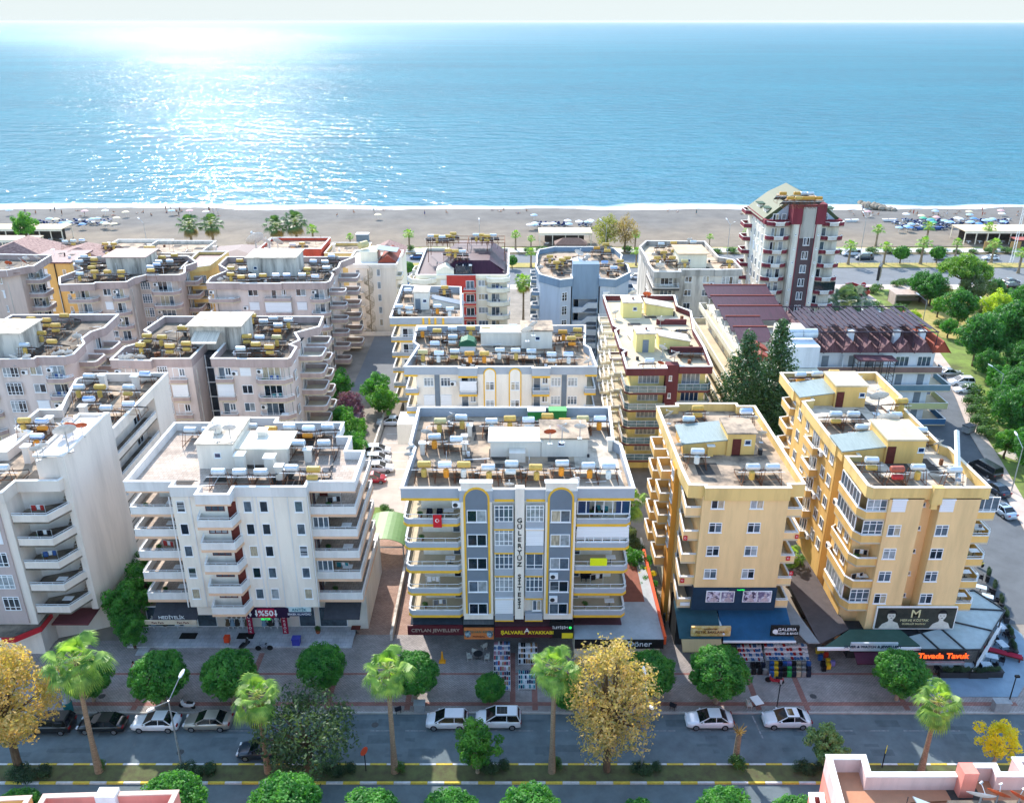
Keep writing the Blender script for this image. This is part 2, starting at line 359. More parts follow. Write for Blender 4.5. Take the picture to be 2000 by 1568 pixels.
def _slope(x0, x1, y0, y1, z0, z1, s):
    m = MB(); m.v += [(x0, y0, z0), (x1, y0, z0), (x1, y1, z0), (x0, y1, z0), (x0, y0, z1), (x1, y0, z1 + s), (x1, y1, z1 + s), (x0, y1, z1)]
    m.f += [(0, 3, 2, 1), (4, 5, 6, 7), (0, 1, 5, 4), (1, 2, 6, 5), (2, 3, 7, 6), (3, 0, 4, 7)]; m.m += [0] * 6; return m
def ac(B, side, s, c, z, n=1):
    def mk():
        m = MB().box(-.42, .42, -.38, -.06, -.3, .3, 0); m.xf(Matrix()); m.box(-.42, -.3, -.06, .02, -.34, -.3, 2).box(.3, .42, -.06, .02, -.34, -.3, 2)
        q = MB().lathe([(.22, 0), (.24, .02)], n=14, mi=1); m.add(q, Matrix.Translation((-.1, -.385, 0)) @ Matrix.Rotation(math.pi / 2, 4, 'X'))
        return m.mesh('air_conditioner', [M_FR, M_DARKMET, M_METAL])
    for i in range(n):
        put('air_conditioner', cached('ac', mk), B, (s, c, z - i * .75) if side in 'SN' else (c, s, z - i * .75), (0, 0, ROT[side]), world=True)
def chimney(B, x, y, z, h=1.5, w_=.6, m=None):
    c = part('chimney', MB().box(x - w_ / 2, x + w_ / 2, y - w_ / 2, y + w_ / 2, z, z + h), m or W_WHITE, B)
    part('chimney_cap', MB().box(x - w_ / 2 - .12, x + w_ / 2 + .12, y - w_ / 2 - .12, y + w_ / 2 + .12, z + h, z + h + .12), M_COP, c)
# ------------------------------------------------------------ roof-top solar water heaters
T_Y = mat('yellow_tank_paint', '#CDAA58', .1, 2.5, .45); T_Y2 = mat('ochre_tank_paint', '#C8963C', .12, 2.5, .5)
T_S = mat('silver_tank_sheet', '#C9D3DA', .08, 2, .35, metal=.35); T_B = mat('blue_striped_tank_sheet', '#E9EEF4', .05, 9, .4, (.01, .01, 1), col2='#3C78B8', lo=.44, hi=.47)
T_O = mat('orange_tank_paint', '#F09A30', .1, 2, .5); T_R = mat('rust_red_tank_paint', '#A85A48', .1, 2, .5); T_W = mat('white_barrel', '#E4E4DE', .1, 3, .5)
T_C = mat('cream_tank_paint', '#C8BC88', .12, 2, .5)
TC = {'Y': T_Y, 'S': T_S, 'B': T_B, 'O': T_Y2, 'R': T_R, 'C': T_C}; LC = {'y': T_Y, 'w': T_W, 'o': T_O, 'r': mat('red_barrel', '#B03030', .1, 2, .5), 's': T_S}
M_COLL = mat('solar_collector_glass', '#141B26', .3, 1.5, .12, spec=.9); M_COLLF = mat('collector_casing', '#4E5256', .15, 3, .5, metal=.3)
TN = {'Y': 'yellow', 'S': 'silver', 'B': 'blue-striped', 'O': 'ochre', 'R': 'rust red', 'C': 'cream'}
LN = {'y': 'a yellow barrel', 'w': 'a white barrel', 'o': 'an orange barrel', 'r': 'a red barrel', 's': 'a silver barrel', '': 'no barrel', 'n': 'no barrel'}
def m_stand(): 
    m = MB()
    for sx in (-.95, .95):
        m.tube((sx, -.35, 0), (sx * .75, -.25, 1.75), .03, n=4); m.tube((sx, .35, 0), (sx * .75, .3, 1.75), .03, n=4); m.tube((sx, 2.35, 0), (sx, 2.35, .35), .03, n=4)
        m.tube((sx, -.3, .06), (sx, 2.4, .06), .03, n=4); m.tube((sx, .33, 1.3), (sx, 2.4, .35), .025, n=4)
    m.tube((-1, -.32, .75), (1, -.32, .75), .03, n=4); m.tube((-1.25, .1, 1.32), (1.25, .1, 1.32), .035, n=6, mi=1)
    return m.mesh('stand', [M_RUST, M_FR])
def m_panel():
    m = MB().box(-.5, .5, 0, 2.15, -.05, .05, 0); m.box(-.46, .46, .04, 2.11, .05, .056, 1)
    return m.mesh('collector_panel', [M_COLLF, M_COLL])
def m_tank(c):
    m = MB(); r = .33; pts = [(0, -.62), (r * .8, -.62), (r, -.55), (r, .55), (r * .8, .62), (0, .62)]
    m.lathe(pts, n=14); m.xf(Matrix.Rotation(math.pi / 2, 4, 'Y'))
    for x in (-.4, .4): m.tube((x - .02, 0, 0), (x + .02, 0, 0), r + .015, n=14)
    return m.mesh('tank', TC[c])
def m_barrel(c, lying=False):
    m = MB().lathe([(.2, 0), (.26, .05), (.27, .8), (.2, .88)], n=12)
    if lying: m = MB().lathe([(.2, -.5), (.27, -.44), (.27, .44), (.2, .5)], n=12).xf(Matrix.Rotation(math.pi / 2, 4, 'Y'))
    return m.mesh('cold_water_barrel', LC[c])
def heater(x, y, z, code, label, group, rz=None, low=False):
    rz = random.uniform(-.06, .06) if rz is None else rz
    t = thing('solar_water_heater', label, 'water heater', (x, y, z), rz, group); t.scale = (1.08, 1.08, 1.0)
    hh = 1.15 if low else 0
    put('stand', cached('stand', m_stand), t)
    put('tank', cached(('tank', code[0]), lambda: m_tank(code[0])), t, (0, 0, 2.0 - hh * .1))
    for sx in (-.56, .56): put('collector_panel', cached('panel', m_panel), t, (sx, .36, 1.42), (-R(28), 0, 0))
    lw = code[1:] or ''
    if lw and lw != 'n':
        ly = (hash_(code, x) % 3) == 0
        put('cold_water_barrel', cached(('barrel', lw, ly), lambda: m_barrel(lw, ly)), t, (random.uniform(-.12, .12), -.3, 1.25 if ly else .75))
    return t
def hash_(a, b): return int(abs(b) * 37) + len(a)
def heaters(where, zd, row, pts, o=(0, 0), s=1.0, th=2.0):
    L_ = []
    for q in pts:
        u, v = o[0] + q[0] / s, o[1] + q[1] / s; x, y = rp(u, v, zd + th); L_.append((u, x, y, q[2]))
    L_.sort()
    cnt = {}
    for i, (u, x, y, c) in enumerate(L_): cnt[c[0]] = cnt.get(c[0], 0) + 1
    seen = {}
    for u, x, y, c in L_:
        k = c[0]; i = seen.get(k, 0); seen[k] = i + 1
        pos = '' if cnt[k] == 1 else (ordn(i) + ' ' if cnt[k] > 2 else ('left ' if i == 0 else 'right '))
        heater(x, y, zd, c, f"{pos}{TN[k]} water heater {'from left ' if pos and cnt[k] > 2 else ''}{row} {where}", 'solar water heaters on the roofs')
M_DISH = mat('white_dish_paint', '#DADCDC', .12, 3, .5); M_DISHO = mat('orange_dish_paint', '#C8603A', .15, 2, .6)
def m_dish(m_, big):
    m = MB(); prof = [(.02, 0), (.22, .015), (.4, .06), (.5, .1), (.505, .115), (.4, .075), (.22, .03), (.02, .015)]
    m.lathe(prof, n=18, mi=0); a = Matrix.Translation((0, 0, 1.0)) @ Matrix.Rotation(R(-48), 4, 'X')
    m.tube((0, -.45, .1), (0, 0, .5), .014, n=4, mi=1); m.tube((-.05, 0, .46), (.05, 0, .56), .05, n=6, mi=1); m.xf(a)
    m.tube((0, 0, 0), (0, .02, 1.0), .035, n=6, mi=1); m.box(-.18, .18, -.18, .18, 0, .05, 1)
    return m.mesh('satellite_dish', [m_, M_METAL])
def dishes(where, zd, pts, o=(0, 0), s=1.0):
    pts = sorted(pts, key=lambda q: q[0]); n = len(pts)
    cs = [(q[3] if len(q) > 3 else 'w') for q in pts]; seen = {}
    for q, c in zip(pts, cs):
        d = q[2]; x, y = rp(o[0] + q[0] / s, o[1] + q[1] / s, zd + d)
        i = seen.get(c, 0); seen[c] = i + 1; k = cs.count(c); col = {'w': 'white', 'o': 'orange'}[c]
        pos = '' if k == 1 else (ordn(i) + ' ')
        t = put('satellite_dish', cached(('dish', c), lambda: m_dish(M_DISHO if c == 'o' else M_DISH, 0)), None, (x, y, zd), (0, 0, random.uniform(-.8, .8)), d)
        tag(t, f"{pos}{col} satellite dish {'from left ' if k > 1 else ''}on {where}", 'satellite dish', 'satellite dishes on the roofs')
# ------------------------------------------------------------ BUILDINGS (x right, y away from the camera, metres)
def block(label, loc, cat='apartment block', name='apartment_block', group=None): return thing(name, label, cat, (loc[0], loc[1], 0), 0, group)
WB = 'of the white block with brown doors'; GB = 'of the grey block with two yellow-edged window arches'
# ---- A: white block with brown doors
A = block('white six-storey block with brown wooden doors and set-back penthouse', (-27, 82))
ZA = [16.3 - 2.62 * k for k in range(5)]
walls(A, rect(-33.8, -20.4, 74.7, 89.4), 5.6, 19, W_WHITE); walls(A, rect(-37, -33.8, 79.2, 89), 5.6, 19, W_WHITE, 'wing_wall'); walls(A, rect(-20.4, -18.1, 79.4, 88), 5.6, 19, W_WHITE, 'wing_wall')
walls(A, rect(-38.2, -16, 78.2, 89), 0, 5.6, W_WHITE, 'ground_floor_wall')
pA = [(-38.7, 75.7), (-33.8, 75.7), (-33.8, 74.6), (-30.8, 74.6), (-30.8, 73.1), (-27.4, 73.1), (-27.4, 74.6), (-20.3, 74.6), (-20.3, 75.7), (-15.7, 75.7), (-15.7, 82.5), (-17.7, 82.5), (-17.7, 86), (-19.2, 86), (-19.2, 89.7), (-27, 89.7), (-27, 91), (-30.6, 91), (-30.6, 89.6), (-38.6, 89.6)]
roof(A, pA, 19.1, 20, 18.95, W_BLUEGREY if 0 else stucco('cool_white_band', '#E0DEDC', .06), M_ROOFT, stripe=None)
part('trim', MB().box(-38.6, -33.8, 75.66, 75.9, 18.8, 18.96).box(-30.8, -27.4, 73.06, 73.3, 18.8, 18.96).box(-20.3, -15.7, 75.66, 75.9, 18.8, 18.96), W_PEACH, A)
bandA = MATS['cool_white_band']
balcony(A, [(-37.2, 88.5), (-38.6, 88.5), (-38.6, 75.7), (-33.8, 75.7)], [(-33.8, 79.2), (-37.0, 79.2)], ZA, .8, .28, bandA, W_PEACH, top=M_ROOFT)
balcony(A, [(-20.4, 75.7), (-15.8, 75.7), (-15.8, 86), (-18.1, 86)], [(-18.1, 79.4), (-20.4, 79.4)], ZA, .8, .28, bandA, W_PEACH, top=M_ROOFT)
balcony(A, [(-31.2, 74.7), (-31.0, 73.2), (-27.6, 73.2), (-27.2, 74.7)], [], ZA, .75, .3, bandA, W_PEACH, top=M_ROOFT)
pl = MB()
for u in (353.5, 484, 515.4, 583.6):
    x = hy(u, 989, 74.7)[0]
    for z in ZA: win(A, 'S', x, 74.7, z + 1.5, .85, 1.3, n=1, kind='w')
    for d in (-1.05, .95): pl.box(x + d - .06, x + d + .06, 74.64, 74.7, 5.6, 18.9)
part('pilaster_strips', pl, MATS['cool_white_band'], A)
for i, z in enumerate(ZA):
    win(A, 'S', -29.6, 74.7, z + 1.55, 1.9, 1.1, kind='brn', n=3, pane='cur'); win(A, 'S', -27.9, 74.7, z + 1.05, .85, 2.1, kind='brn_door')
    win(A, 'S', -35.9, 79.2, z + 1.6, .9, .9, kind='brn', n=1); win(A, 'S', -34.5, 79.2, z + 1.05, .8, 2.1, kind='brn_door')
    win(A, 'S', -19.8, 79.4, z + 1.05, .85, 2.1, kind='brn_door'); win(A, 'S', -18.7, 79.4, z + 1.7, .8, .8, kind='brn', n=1)
    win(A, 'E', 81.5, -18.1, z + 1.4, 1.6, 1.4, kind='brn', n=2); win(A, 'W', 82.5, -37, z + 1.4, 1.8, 1.4, kind='w', n=2)
    win(A, 'E', 77, -20.4, z + 1.1, 1.8, 2.2, kind='brn' if i % 2 == 0 else 'w', n=2); win(A, 'W', 85.5, -37, z + 1.2, 1.4, 2.0, kind='door', n=2)
    if i % 2: 
        g = part('glass_enclosure', frame_mb(1.6, 2.1, 3, (.35,)).xf(Matrix.Translation((-19.5, 75.95, z + 1.15))), M_FR, A); part('pane', MB().box(-20.25, -18.75, 75.95, 75.98, z + .2, z + 2.1), G_MID, g)
zr = 19.1
x0, y0 = rp(390, 915.5, zr); x1, _ = rp(460, 915, zr)
h1 = hut(A, x0, x1, y0, y0 + 6.5, zr, 21.9, W_WHITE, M_ROOFW, winx=x0 + 2.1)
h2 = hut(A, x1 + .02, x1 + 5.3, y0 + .9, y0 + 4.6, zr, 21.0, W_WHITE, mat('cream_metal_sheet', '#E8E2D2', .06, 8, .4, (6, .1, .1)), name='machine_room', over=.3)
chimney(A, x0 + 4.6, y0 - .6, zr, 2.0, .9); chimney(A, x0 + 7.7, y0 - .7, zr, 1.8, 1.0); chimney(A, *rp(548, 935, zr), zr, 1.5, .7); chimney(A, *rp(603, 900, zr), zr, 1.4, .7)
chimney(A, x0 + 1.5, y0 + 2.6, 22.1, .7, .7); chimney(A, x0 + 5.8, y0 + 3.9, 21.2, .5, .9)
heaters('on the brown-doored white block', zr, 'in the front row', [(700, 500, 'S'), (848, 502, 'S'), (995, 502, 'S'), (1210, 475, 'S'), (1362, 485, 'Yy')], (230, 780), 3.5636)
heaters('on the brown-doored white block', zr, 'in the middle pair', [(1260, 300, 'S'), (1435, 300, 'S')], (230, 780), 3.5636)
heaters('on the brown-doored white block', zr, 'in the rear row', [(505, 210, 'S'), (630, 210, 'S'), (795, 190, 'S'), (928, 185, 'S'), (1065, 205, 'Oy'), (1195, 190, 'S'), (1328, 200, 'Bo'), (1460, 190, 'S')], (230, 780), 3.5636)
dishes('the penthouse of the white block with brown doors', 22.1, [(680, 205, 1.4), (775, 205, 1.4)], (230, 780), 3.5636)
# ---- B: grey block with arches
B = block('grey and white six-storey block with two yellow-edged window arches and vertical lettering', (0, 82))
ZB = [16.65 - 2.75 * k for k in range(5)]
walls(B, rect(-5.1, 6.1, 73.5, 92), 5.4, 19.5, W_WHITE); walls(B, rect(-9.2, -5.1, 76.2, 91.5), 5.4, 19.5, W_WHITE, 'wing_wall'); walls(B, rect(6.1, 10.4, 76.2, 91.5), 5.4, 19.5, W_WHITE, 'wing_wall')
walls(B, rect(-9.8, 11, 76.9, 91.5), 0, 5.4, mat('dark_shop_front', '#2C3540', .15, 1, .6), 'ground_floor_wall')
pB = [(-10.8, 73.3), (-5.1, 73.3), (-5.1, 72.9), (-1.9, 72.9), (-1.9, 73.1), (3.3, 73.1), (3.3, 72.9), (6.3, 72.9), (6.3, 73.3), (11.9, 73.3), (11.7, 82.8), (11.0, 83.8), (11.5, 92.6), (-11, 92.6), (-11, 83), (-10.4, 82)]
roof(B, pB, 19.5, 20.6, 19.35, W_BLUEGREY, stripe=None)
part('whitewashed_deck', MB().box(6.6, 11.2, 73.8, 92.2, 19.502, 19.512), M_ROOFW, B)
part('trim', MB().box(-10.8, -5.1, 73.25, 73.5, 19.3, 19.56).box(-1.7, .2, 73.05, 73.3, 19.3, 19.56).box(1.4, 3.2, 73.05, 73.3, 19.3, 19.56).box(6.4, 11.9, 73.25, 73.5, 19.3, 19.56), W_YEL, B)
bandB = W_BLUEGREY
balcony(B, [(-9.2, 90), (-10.7, 90), (-10.7, 73.7), (-10.3, 73.3), (-5.4, 73.3), (-5.1, 73.6)], [(-5.1, 76.2), (-9.2, 76.2)], ZB, .55, .5, bandB, W_YEL, top=M_ROOFC)
balcony(B, [(6.1, 73.6), (6.4, 73.3), (11.3, 73.3), (11.7, 73.7), (11.7, 88), (10.4, 88)], [(10.4, 76.2), (6.1, 76.2)], ZB, .55, .5, bandB, W_YEL, top=M_ROOFC)
for cx in (-3.45, 4.75):
    bay = part('arch_bay', MB().box(cx - 1.5, cx + 1.5, 72.92, 73.5, 5.4, 21.4), W_WHITE, B)
    def arch(hw, z0, z1, y): return [(cx - hw, z0), (cx + hw, z0)] + [(cx + hw * math.cos(math.pi * i / 14), z1 + hw * math.sin(math.pi * i / 14)) for i in range(15)]
    part('arch_trim', MB().xprism(arch(1.28, 6.2, 19.7, 0), 72.84, 72.92), W_YEL, bay); part('arch_panel', MB().xprism(arch(1.08, 6.2, 19.7, 0), 72.80, 72.84), W_DKGREY, bay)
    part('coping', MB().box(cx - 1.6, cx + 1.6, 72.86, 73.55, 21.4, 21.5), M_COP, bay)
    for k in range(5): win(bay, 'S', cx, 72.8, 17.75 - 2.75 * k + .1, 1.9, 1.35, n=2)
ac(B, 'S', 4.2, 72.8, 8.2); ac(B, 'S', 4.2, 72.8, 5.9 + 5.1); ac(B, 'S', -5.4, 73.3, 19.0)
for k, z in enumerate(ZB):
    for (a, b, kinds) in ((-1.75, .15, 'ggggs'), (1.35, 3.15, 'gsGgw')):
        bb = part('enclosed_balcony', MB().box(a, b, 72.9, 73.5, z - .35, z + .45, 0).box(a - .02, b + .02, 72.86, 73.5, z - .5, z - .35, 1), [W_BLUEGREY, W_YEL], B)
        kd = kinds[k]; cx = (a + b) / 2
        if kd == 'g': win(bb, 'S', cx, 72.95, z + 1.4, b - a - .06, 1.85, kind='big', n=4, rows=(.28, .78), pane='cur')
        elif kd == 'G': win(bb, 'S', cx, 72.95, z + 1.4, b - a - .06, 1.85, kind='big', n=2, rows=(.25,), pane='dk')
        elif kd == 's': win(bb, 'S', cx, 72.95, z + 1.4, b - a - .06, 1.85, kind='shut')
        else: win(bb, 'S', cx + .3, 73.1, z + 1.4, .9, 1.3, n=2)
    win(B, 'S', -8.2 + .8, 76.2, z + 1.75, 1.6, .7, n=3); win(B, 'S', -5.7, 76.2, z + 1.05, .8, 2.1, kind='door', n=1)
    win(B, 'S', 8.3, 76.2, z + 1.75, 1.9, .7, n=3); win(B, 'S', 6.7, 76.2, z + 1.05, .8, 2.1, kind='door', n=1)
    win(B, 'W', 80, -9.2, z + 1.3, 1.6, 1.4, n=2); win(B, 'W', 86, -9.2, z + 1.3, 1.6, 1.4, n=2); win(B, 'E', 80, 10.4, z + 1.3, 1.6, 1.4, n=2)
part('glass_enclosure', frame_mb(5.2, 1.5, 6, (.2,)).xf(Matrix.Translation((9, 73.45, ZB[1] + 1.35))), M_FR, B)
win(B, 'S', 9, 73.42, ZB[1] + 1.75, 5.1, 1.25, kind='shut')
ge = part('blue_glass_enclosure', frame_mb(5.2, 1.5, 6, ()).xf(Matrix.Translation((9, 73.5, ZB[0] + 1.8))), M_FR, B)
part('pane', MB().box(6.5, 7.6, 73.5, 73.53, ZB[0] + 1.1, ZB[0] + 2.5).box(10.2, 11.5, 73.5, 73.53, ZB[0] + 1.1, ZB[0] + 2.5), G_BLU, ge)
pil = part('sign_pillar', MB().box(.3, 1.2, 72.8, 73.5, 5.5, 20.9), W_WHITE, B)
for i, ch in enumerate('GÜLERYÜZ SİTESİ'):
    if ch != ' ': put('letter', text_mesh(ch, .72, M_BLACK, .03, .01), pil, (.75, 72.75, 17.35 - i * .73), (math.pi / 2, 0, 0), world=True)
zr = 19.5
xa, ya = rp(958, 892, zr); xb, _ = rp(1057, 892, zr)
hut(B, xa, xb - .05, ya, ya + 3.0, zr, 21.3, W_OGREY if 0 else W_WHITE, mat('translucent_corrugated_sheet', '#E6E2DA', .08, 9, .5, (5, .1, .1)), name='machine_room', over=.25)
hut(B, xb, rp(1147, 892, zr)[0], ya, ya + 4.4, zr, 21.6, W_WHITE, M_ROOF, winx=xb + 2.1)
part('tank_shed', MB().box(xa + 2, xa + 3.7, ya - 1.3, ya, zr, 20.6), W_WHITE, B)
for q in ((280, 1180), (630, 1180), (628, 1120), (672, 1030), (1835, 1150)): chimney(B, *rp(760 + q[0] / 4.261, 600 + (q[1] + 40) / 4.261, zr), zr, 1.3, .5)
O9 = (760, 600)
heaters('on the grey arch block', zr, 'in the front row', [(292, 1305, 'Yy'), (463, 1308, 'Bo'), (622, 1308, 'Yw'), (825, 1330, 'Sy'), (1020, 1300, 'Sw'), (1220, 1330, 'Yy'), (1440, 1295, 'So'), (1658, 1315, 'So'), (1828, 1320, 'Sw')], O9, 4.261)
heaters('on the grey arch block', zr, 'in the rear row', [(425, 945, 'Cy'), (600, 915, 'Sy'), (852, 945, 'Sw'), (1005, 925, 'Yy'), (1160, 935, 'Bw'), (1318, 905, 'Yy'), (1462, 945, 'Oy'), (1612, 925, 'Cr'), (1755, 925, 'Bo')], O9, 4.261)
heaters('on the grey arch block', zr, 'by the left parapet', [(378, 1075, 'So'), (560, 1095, 'B')], O9, 4.261)
dishes('the grey arch block', zr, [(310, 1045, 1.3), (520, 905, 1.0), (1000, 1480, 1.0), (1545, 1440, 1.1), (180, 1170, 1.0), (165, 1230, 1.0)], O9, 4.261)
dishes('the stair house of the grey arch block', 21.8, [(1340, 1045, 1.3, 'o'), (1440, 1020, 1.5), (1590, 1000, 1.3)], O9, 4.261)
gm = mat('green_plastic_bin', '#3F9A4A', .08, 2, .5)
for i, u in enumerate((1225, 1400)):
    x, y = rp(760 + u / 4.261, 600 + 925 / 4.261, zr)
    t = thing('storage_bin', f"{'left' if i == 0 else 'right'} green plastic storage box under the rear parapet of the grey arch block", 'storage box', (x, y, zr))
    put('body', MB().box(-1.0, 1.0, -.6, .6, 0, 1.1).mesh('body', gm), t); put('lid', MB().box(-1.05, 1.05, -.65, .65, 1.1, 1.25).mesh('lid', gm if i else M_FR), t)
# ---- F: second grey and yellow block
Fb = block('grey and white block with yellow stripes and two slim arches, behind the arch block', (-1, 118))
walls(Fb, rect(-13.2, 10.3, 110.2, 126.5), 0, 18, W_WHITE)
pF = [(-14.7, 109.6), (-7.3, 109.6), (-7.3, 109.1), (-4.7, 109.1), (-4.7, 109.6), (2.7, 109.6), (2.7, 109.1), (5.2, 109.1), (5.2, 109.6), (11.6, 109.6), (11.3, 117), (10.6, 118.4), (11.4, 127.2), (-14.7, 126.9), (-14.5, 119.5), (-13.6, 118)]
roof(Fb, pF, 17.9, 19, 17.85, W_BLUEGREY, M_ROOF)
part('trim', MB().box(-14.7, -12.9, 109.55, 109.8, 17.6, 17.86).box(-7.3, -4.7, 109.05, 109.3, 17.6, 17.86).box(2.7, 5.2, 109.05, 109.3, 17.6, 17.86).box(10, 11.6, 109.55, 109.8, 17.6, 17.86), W_YEL, Fb)
for k in range(3):
    z = 15.2 - 2.75 * k
    for x in (hy(760 + 330 / 4.261, 745, 110.2)[0], hy(760 + 470 / 4.261, 745, 110.2)[0], hy(760 + 1388 / 4.261, 745, 110.2)[0], hy(760 + 1527 / 4.261, 745, 110.2)[0]):
        win(Fb, 'S', x, 110.2, z + 1.35, 1.35, 1.25, n=3, rows=(.72,), pane='cur') if not (k == 1 and x < 0) else win(Fb, 'S', x, 110.2, z + 1.3, 1.5, 1.4, kind='shut')
    for (a, b) in ((-7.2, -4.8), (2.8, 5.1)):
        balcony(Fb, [(a, 110.2), (a, 109.1), (b, 109.1), (b, 110.2)], [], [z - .05], .55, .35, W_BLUEGREY, W_YEL)
        win(Fb, 'S', (a + b) / 2 - .5, 110.2, z + 1.1, 1.0, 2.1, kind='door', n=1, pane='dk'); win(Fb, 'S', (a + b) / 2 + .6, 110.2, z + 1.6, .8, 1.0, n=2)
    balcony(Fb, [(-14.6, 116), (-14.6, 109.6), (-12.9, 109.6), (-12.9, 110.2)], [(-13.2, 110.2), (-13.2, 116)], [z - .05], .6, .3, W_BLUEGREY, W_YEL)
    balcony(Fb, [(10, 110.2), (10, 109.6), (11.5, 109.6), (11.5, 116)], [(10.3, 116), (10.3, 110.2)], [z - .05], .6, .3, W_BLUEGREY, W_YEL)
for cx in (hy(957, 745, 110.2)[0], hy(1006, 745, 110.2)[0]):
    def arch2(hw, z0, z1): return [(cx - hw, z0), (cx + hw, z0)] + [(cx + hw * math.cos(math.pi * i / 12), z1 + hw * math.sin(math.pi * i / 12)) for i in range(13)]
    part('arch_trim', MB().xprism(arch2(.86, 6, 18.0), 109.44, 109.55), W_YEL, Fb); part('arch_panel', MB().xprism(arch2(.7, 6, 18.0), 109.40, 109.44), W_WHITE, Fb)
    for k in range(3): win(Fb, 'S', cx, 109.4, 16.3 - 2.75 * k, 1.2, 1.25, n=2, rows=(.75,))
part('centre_wall', MB().box(-4.7, 2.7, 109.55, 110.2, 5, 17.95), W_WHITE, Fb)
for u in (400, 1457):
    x = hy(760 + u / 4.261, 745, 110.2)[0]; part('grey_strip', MB().box(x - .35, x + .35, 110.12, 110.2, 5, 17.8), W_DKGREY, Fb)
win(Fb, 'S', -6, 109.15, 16.2, 2.3, 1.5, kind='shut'); ac(Fb, 'S', -8.1, 110.2, 16.4)
walls(Fb, rect(-15.6, -13.2, 106, 110.2), 9, 12.2, W_WHITE, 'annex_wall')
zr = 17.9
xa, ya = rp(939, 680, zr); xb, _ = rp(1018, 680, zr)
hut(Fb, xa, xb - .03, ya + 1, ya + 4, zr, 19.9, W_WHITE, MATS['translucent_corrugated_sheet'], name='machine_room'); hut(Fb, xb, rp(1078, 680, zr)[0], ya - .2, ya + 4.2, zr, 20.6, W_WHITE, M_ROOF, winx=xb + 2.4)
heaters('on the second yellow-striped block', zr, 'in the front row', [(280, 372, 'Cy'), (415, 380, 'Bw'), (547, 365, 'Sy'), (668, 385, 'Oo'), (793, 385, 'Yo'), (922, 355, 'Sw'), (1053, 360, 'Sy'), (1184, 365, 'Sw'), (1352, 392, 'Sw'), (1492, 390, 'Bw')], O9, 4.261)
heaters('on the second yellow-striped block', zr, 'in the rear row', [(278, 178, 'So'), (400, 195, 'Y'), (527, 178, 'S'), (680, 175, 'Yy'), (805, 180, 'Y'), (917, 170, 'Sy'), (1032, 160, 'So'), (1445, 205, 'Oo'), (1568, 188, 'Yy')], O9, 4.261)
heaters('on the second yellow-striped block', zr, 'in the middle', [(530, 245, 'Sw'), (1517, 258, 'Yo'), (380, 300, 'B')], O9, 4.261)
dishes('the second grey and yellow block', zr, [(290, 485, .9), (615, 495, .9), (690, 495, .9), (1660, 455, 1.4)], O9, 4.261)
dishes('the second yellow-striped block stair house', 20.8, [(1150, 195, 1.6), (1200, 150, 1.6)], O9, 4.261)
gs = thing('storage_tent', 'small green tarpaulin shelter on the second grey and yellow block', 'shelter', (*rp(914, 683, zr), zr))
put('base', MB().box(-1.1, 1.1, -.9, .9, 0, .9).mesh('base', M_FR), gs); put('cover', MB().xprism([(-1.3, .9), (1.3, .9), (1.0, 1.6), (0, 1.95), (-1.0, 1.6)], -1.1, 1.1).mesh('cover', mat('green_tarpaulin', '#2F6B4C', .12, 2, .6)), gs)
# ---- F2: small grey and yellow block behind
F2 = block('narrow grey and white block with small blue-doored stair house', (-14, 143))
walls(F2, rect(-18.7, -9, 137.2, 155), 0, 16, W_WHITE)
pF2 = [(-20.3, 136.9), (-8.3, 137.1), (-9.4, 155.2), (-20.5, 156.2)]; roof(F2, pF2, 15.9, 17, 15.85, W_BLUEGREY, M_ROOF, stripe=None)
part('trim', MB().box(-20.3, -8.3, 136.85, 137, 15.6, 15.86), W_YEL, F2)
sp = MB()
for x in (-14.9, -13.9, -12.9, -11.6): sp.box(x, x + .35, 136.85, 136.95, 15.8, 17)
part('yellow_strips', sp, W_YEL, F2)
balcony(F2, [(-18.7, 150), (-20.2, 150), (-20.2, 137), (-15.5, 137)], [(-15.5, 138.5), (-18.7, 138.5)], [13.0 - 2.75 * k for k in range(5)], .6, .35, W_BLUEGREY, W_YEL)
for k in range(5): win(F2, 'S', -17.4, 137.2, 14.3 - 2.75 * k, 1.8, 1.6, kind='big', n=2, rows=(.3,)); win(F2, 'W', 141, -18.7, 14.3 - 2.75 * k, 1.8, 1.6, kind='big', n=2); win(F2, 'W', 146, -18.7, 14.3 - 2.75 * k, 1.8, 1.4)
xa, ya = rp(809, 605, 15.9); hut(F2, xa, xa + 2.6, ya, ya + 3, 15.9, 19, W_WHITE, M_ROOFW, winx=xa + 1.9, door=(xa + .7, 'grey_door'))
hut(F2, xa + 3.2, xa + 8.4, ya + 1, ya + 3, 15.9, 17.6, W_WHITE, M_SHUT2, slope=-1.2, name='sloped_stair_cover')
heaters('on the narrow blue-doored block', 15.9, 'at the front', [(113, 855, 'Sw'), (193, 865, 'Sw'), (410, 855, 'So'), (505, 875, 'Sw')], (750, 380), 3.92)
heaters('on the narrow blue-doored block', 15.9, 'at the back', [(182, 730, 'B'), (465, 710, 'Yy')], (750, 380), 3.92)
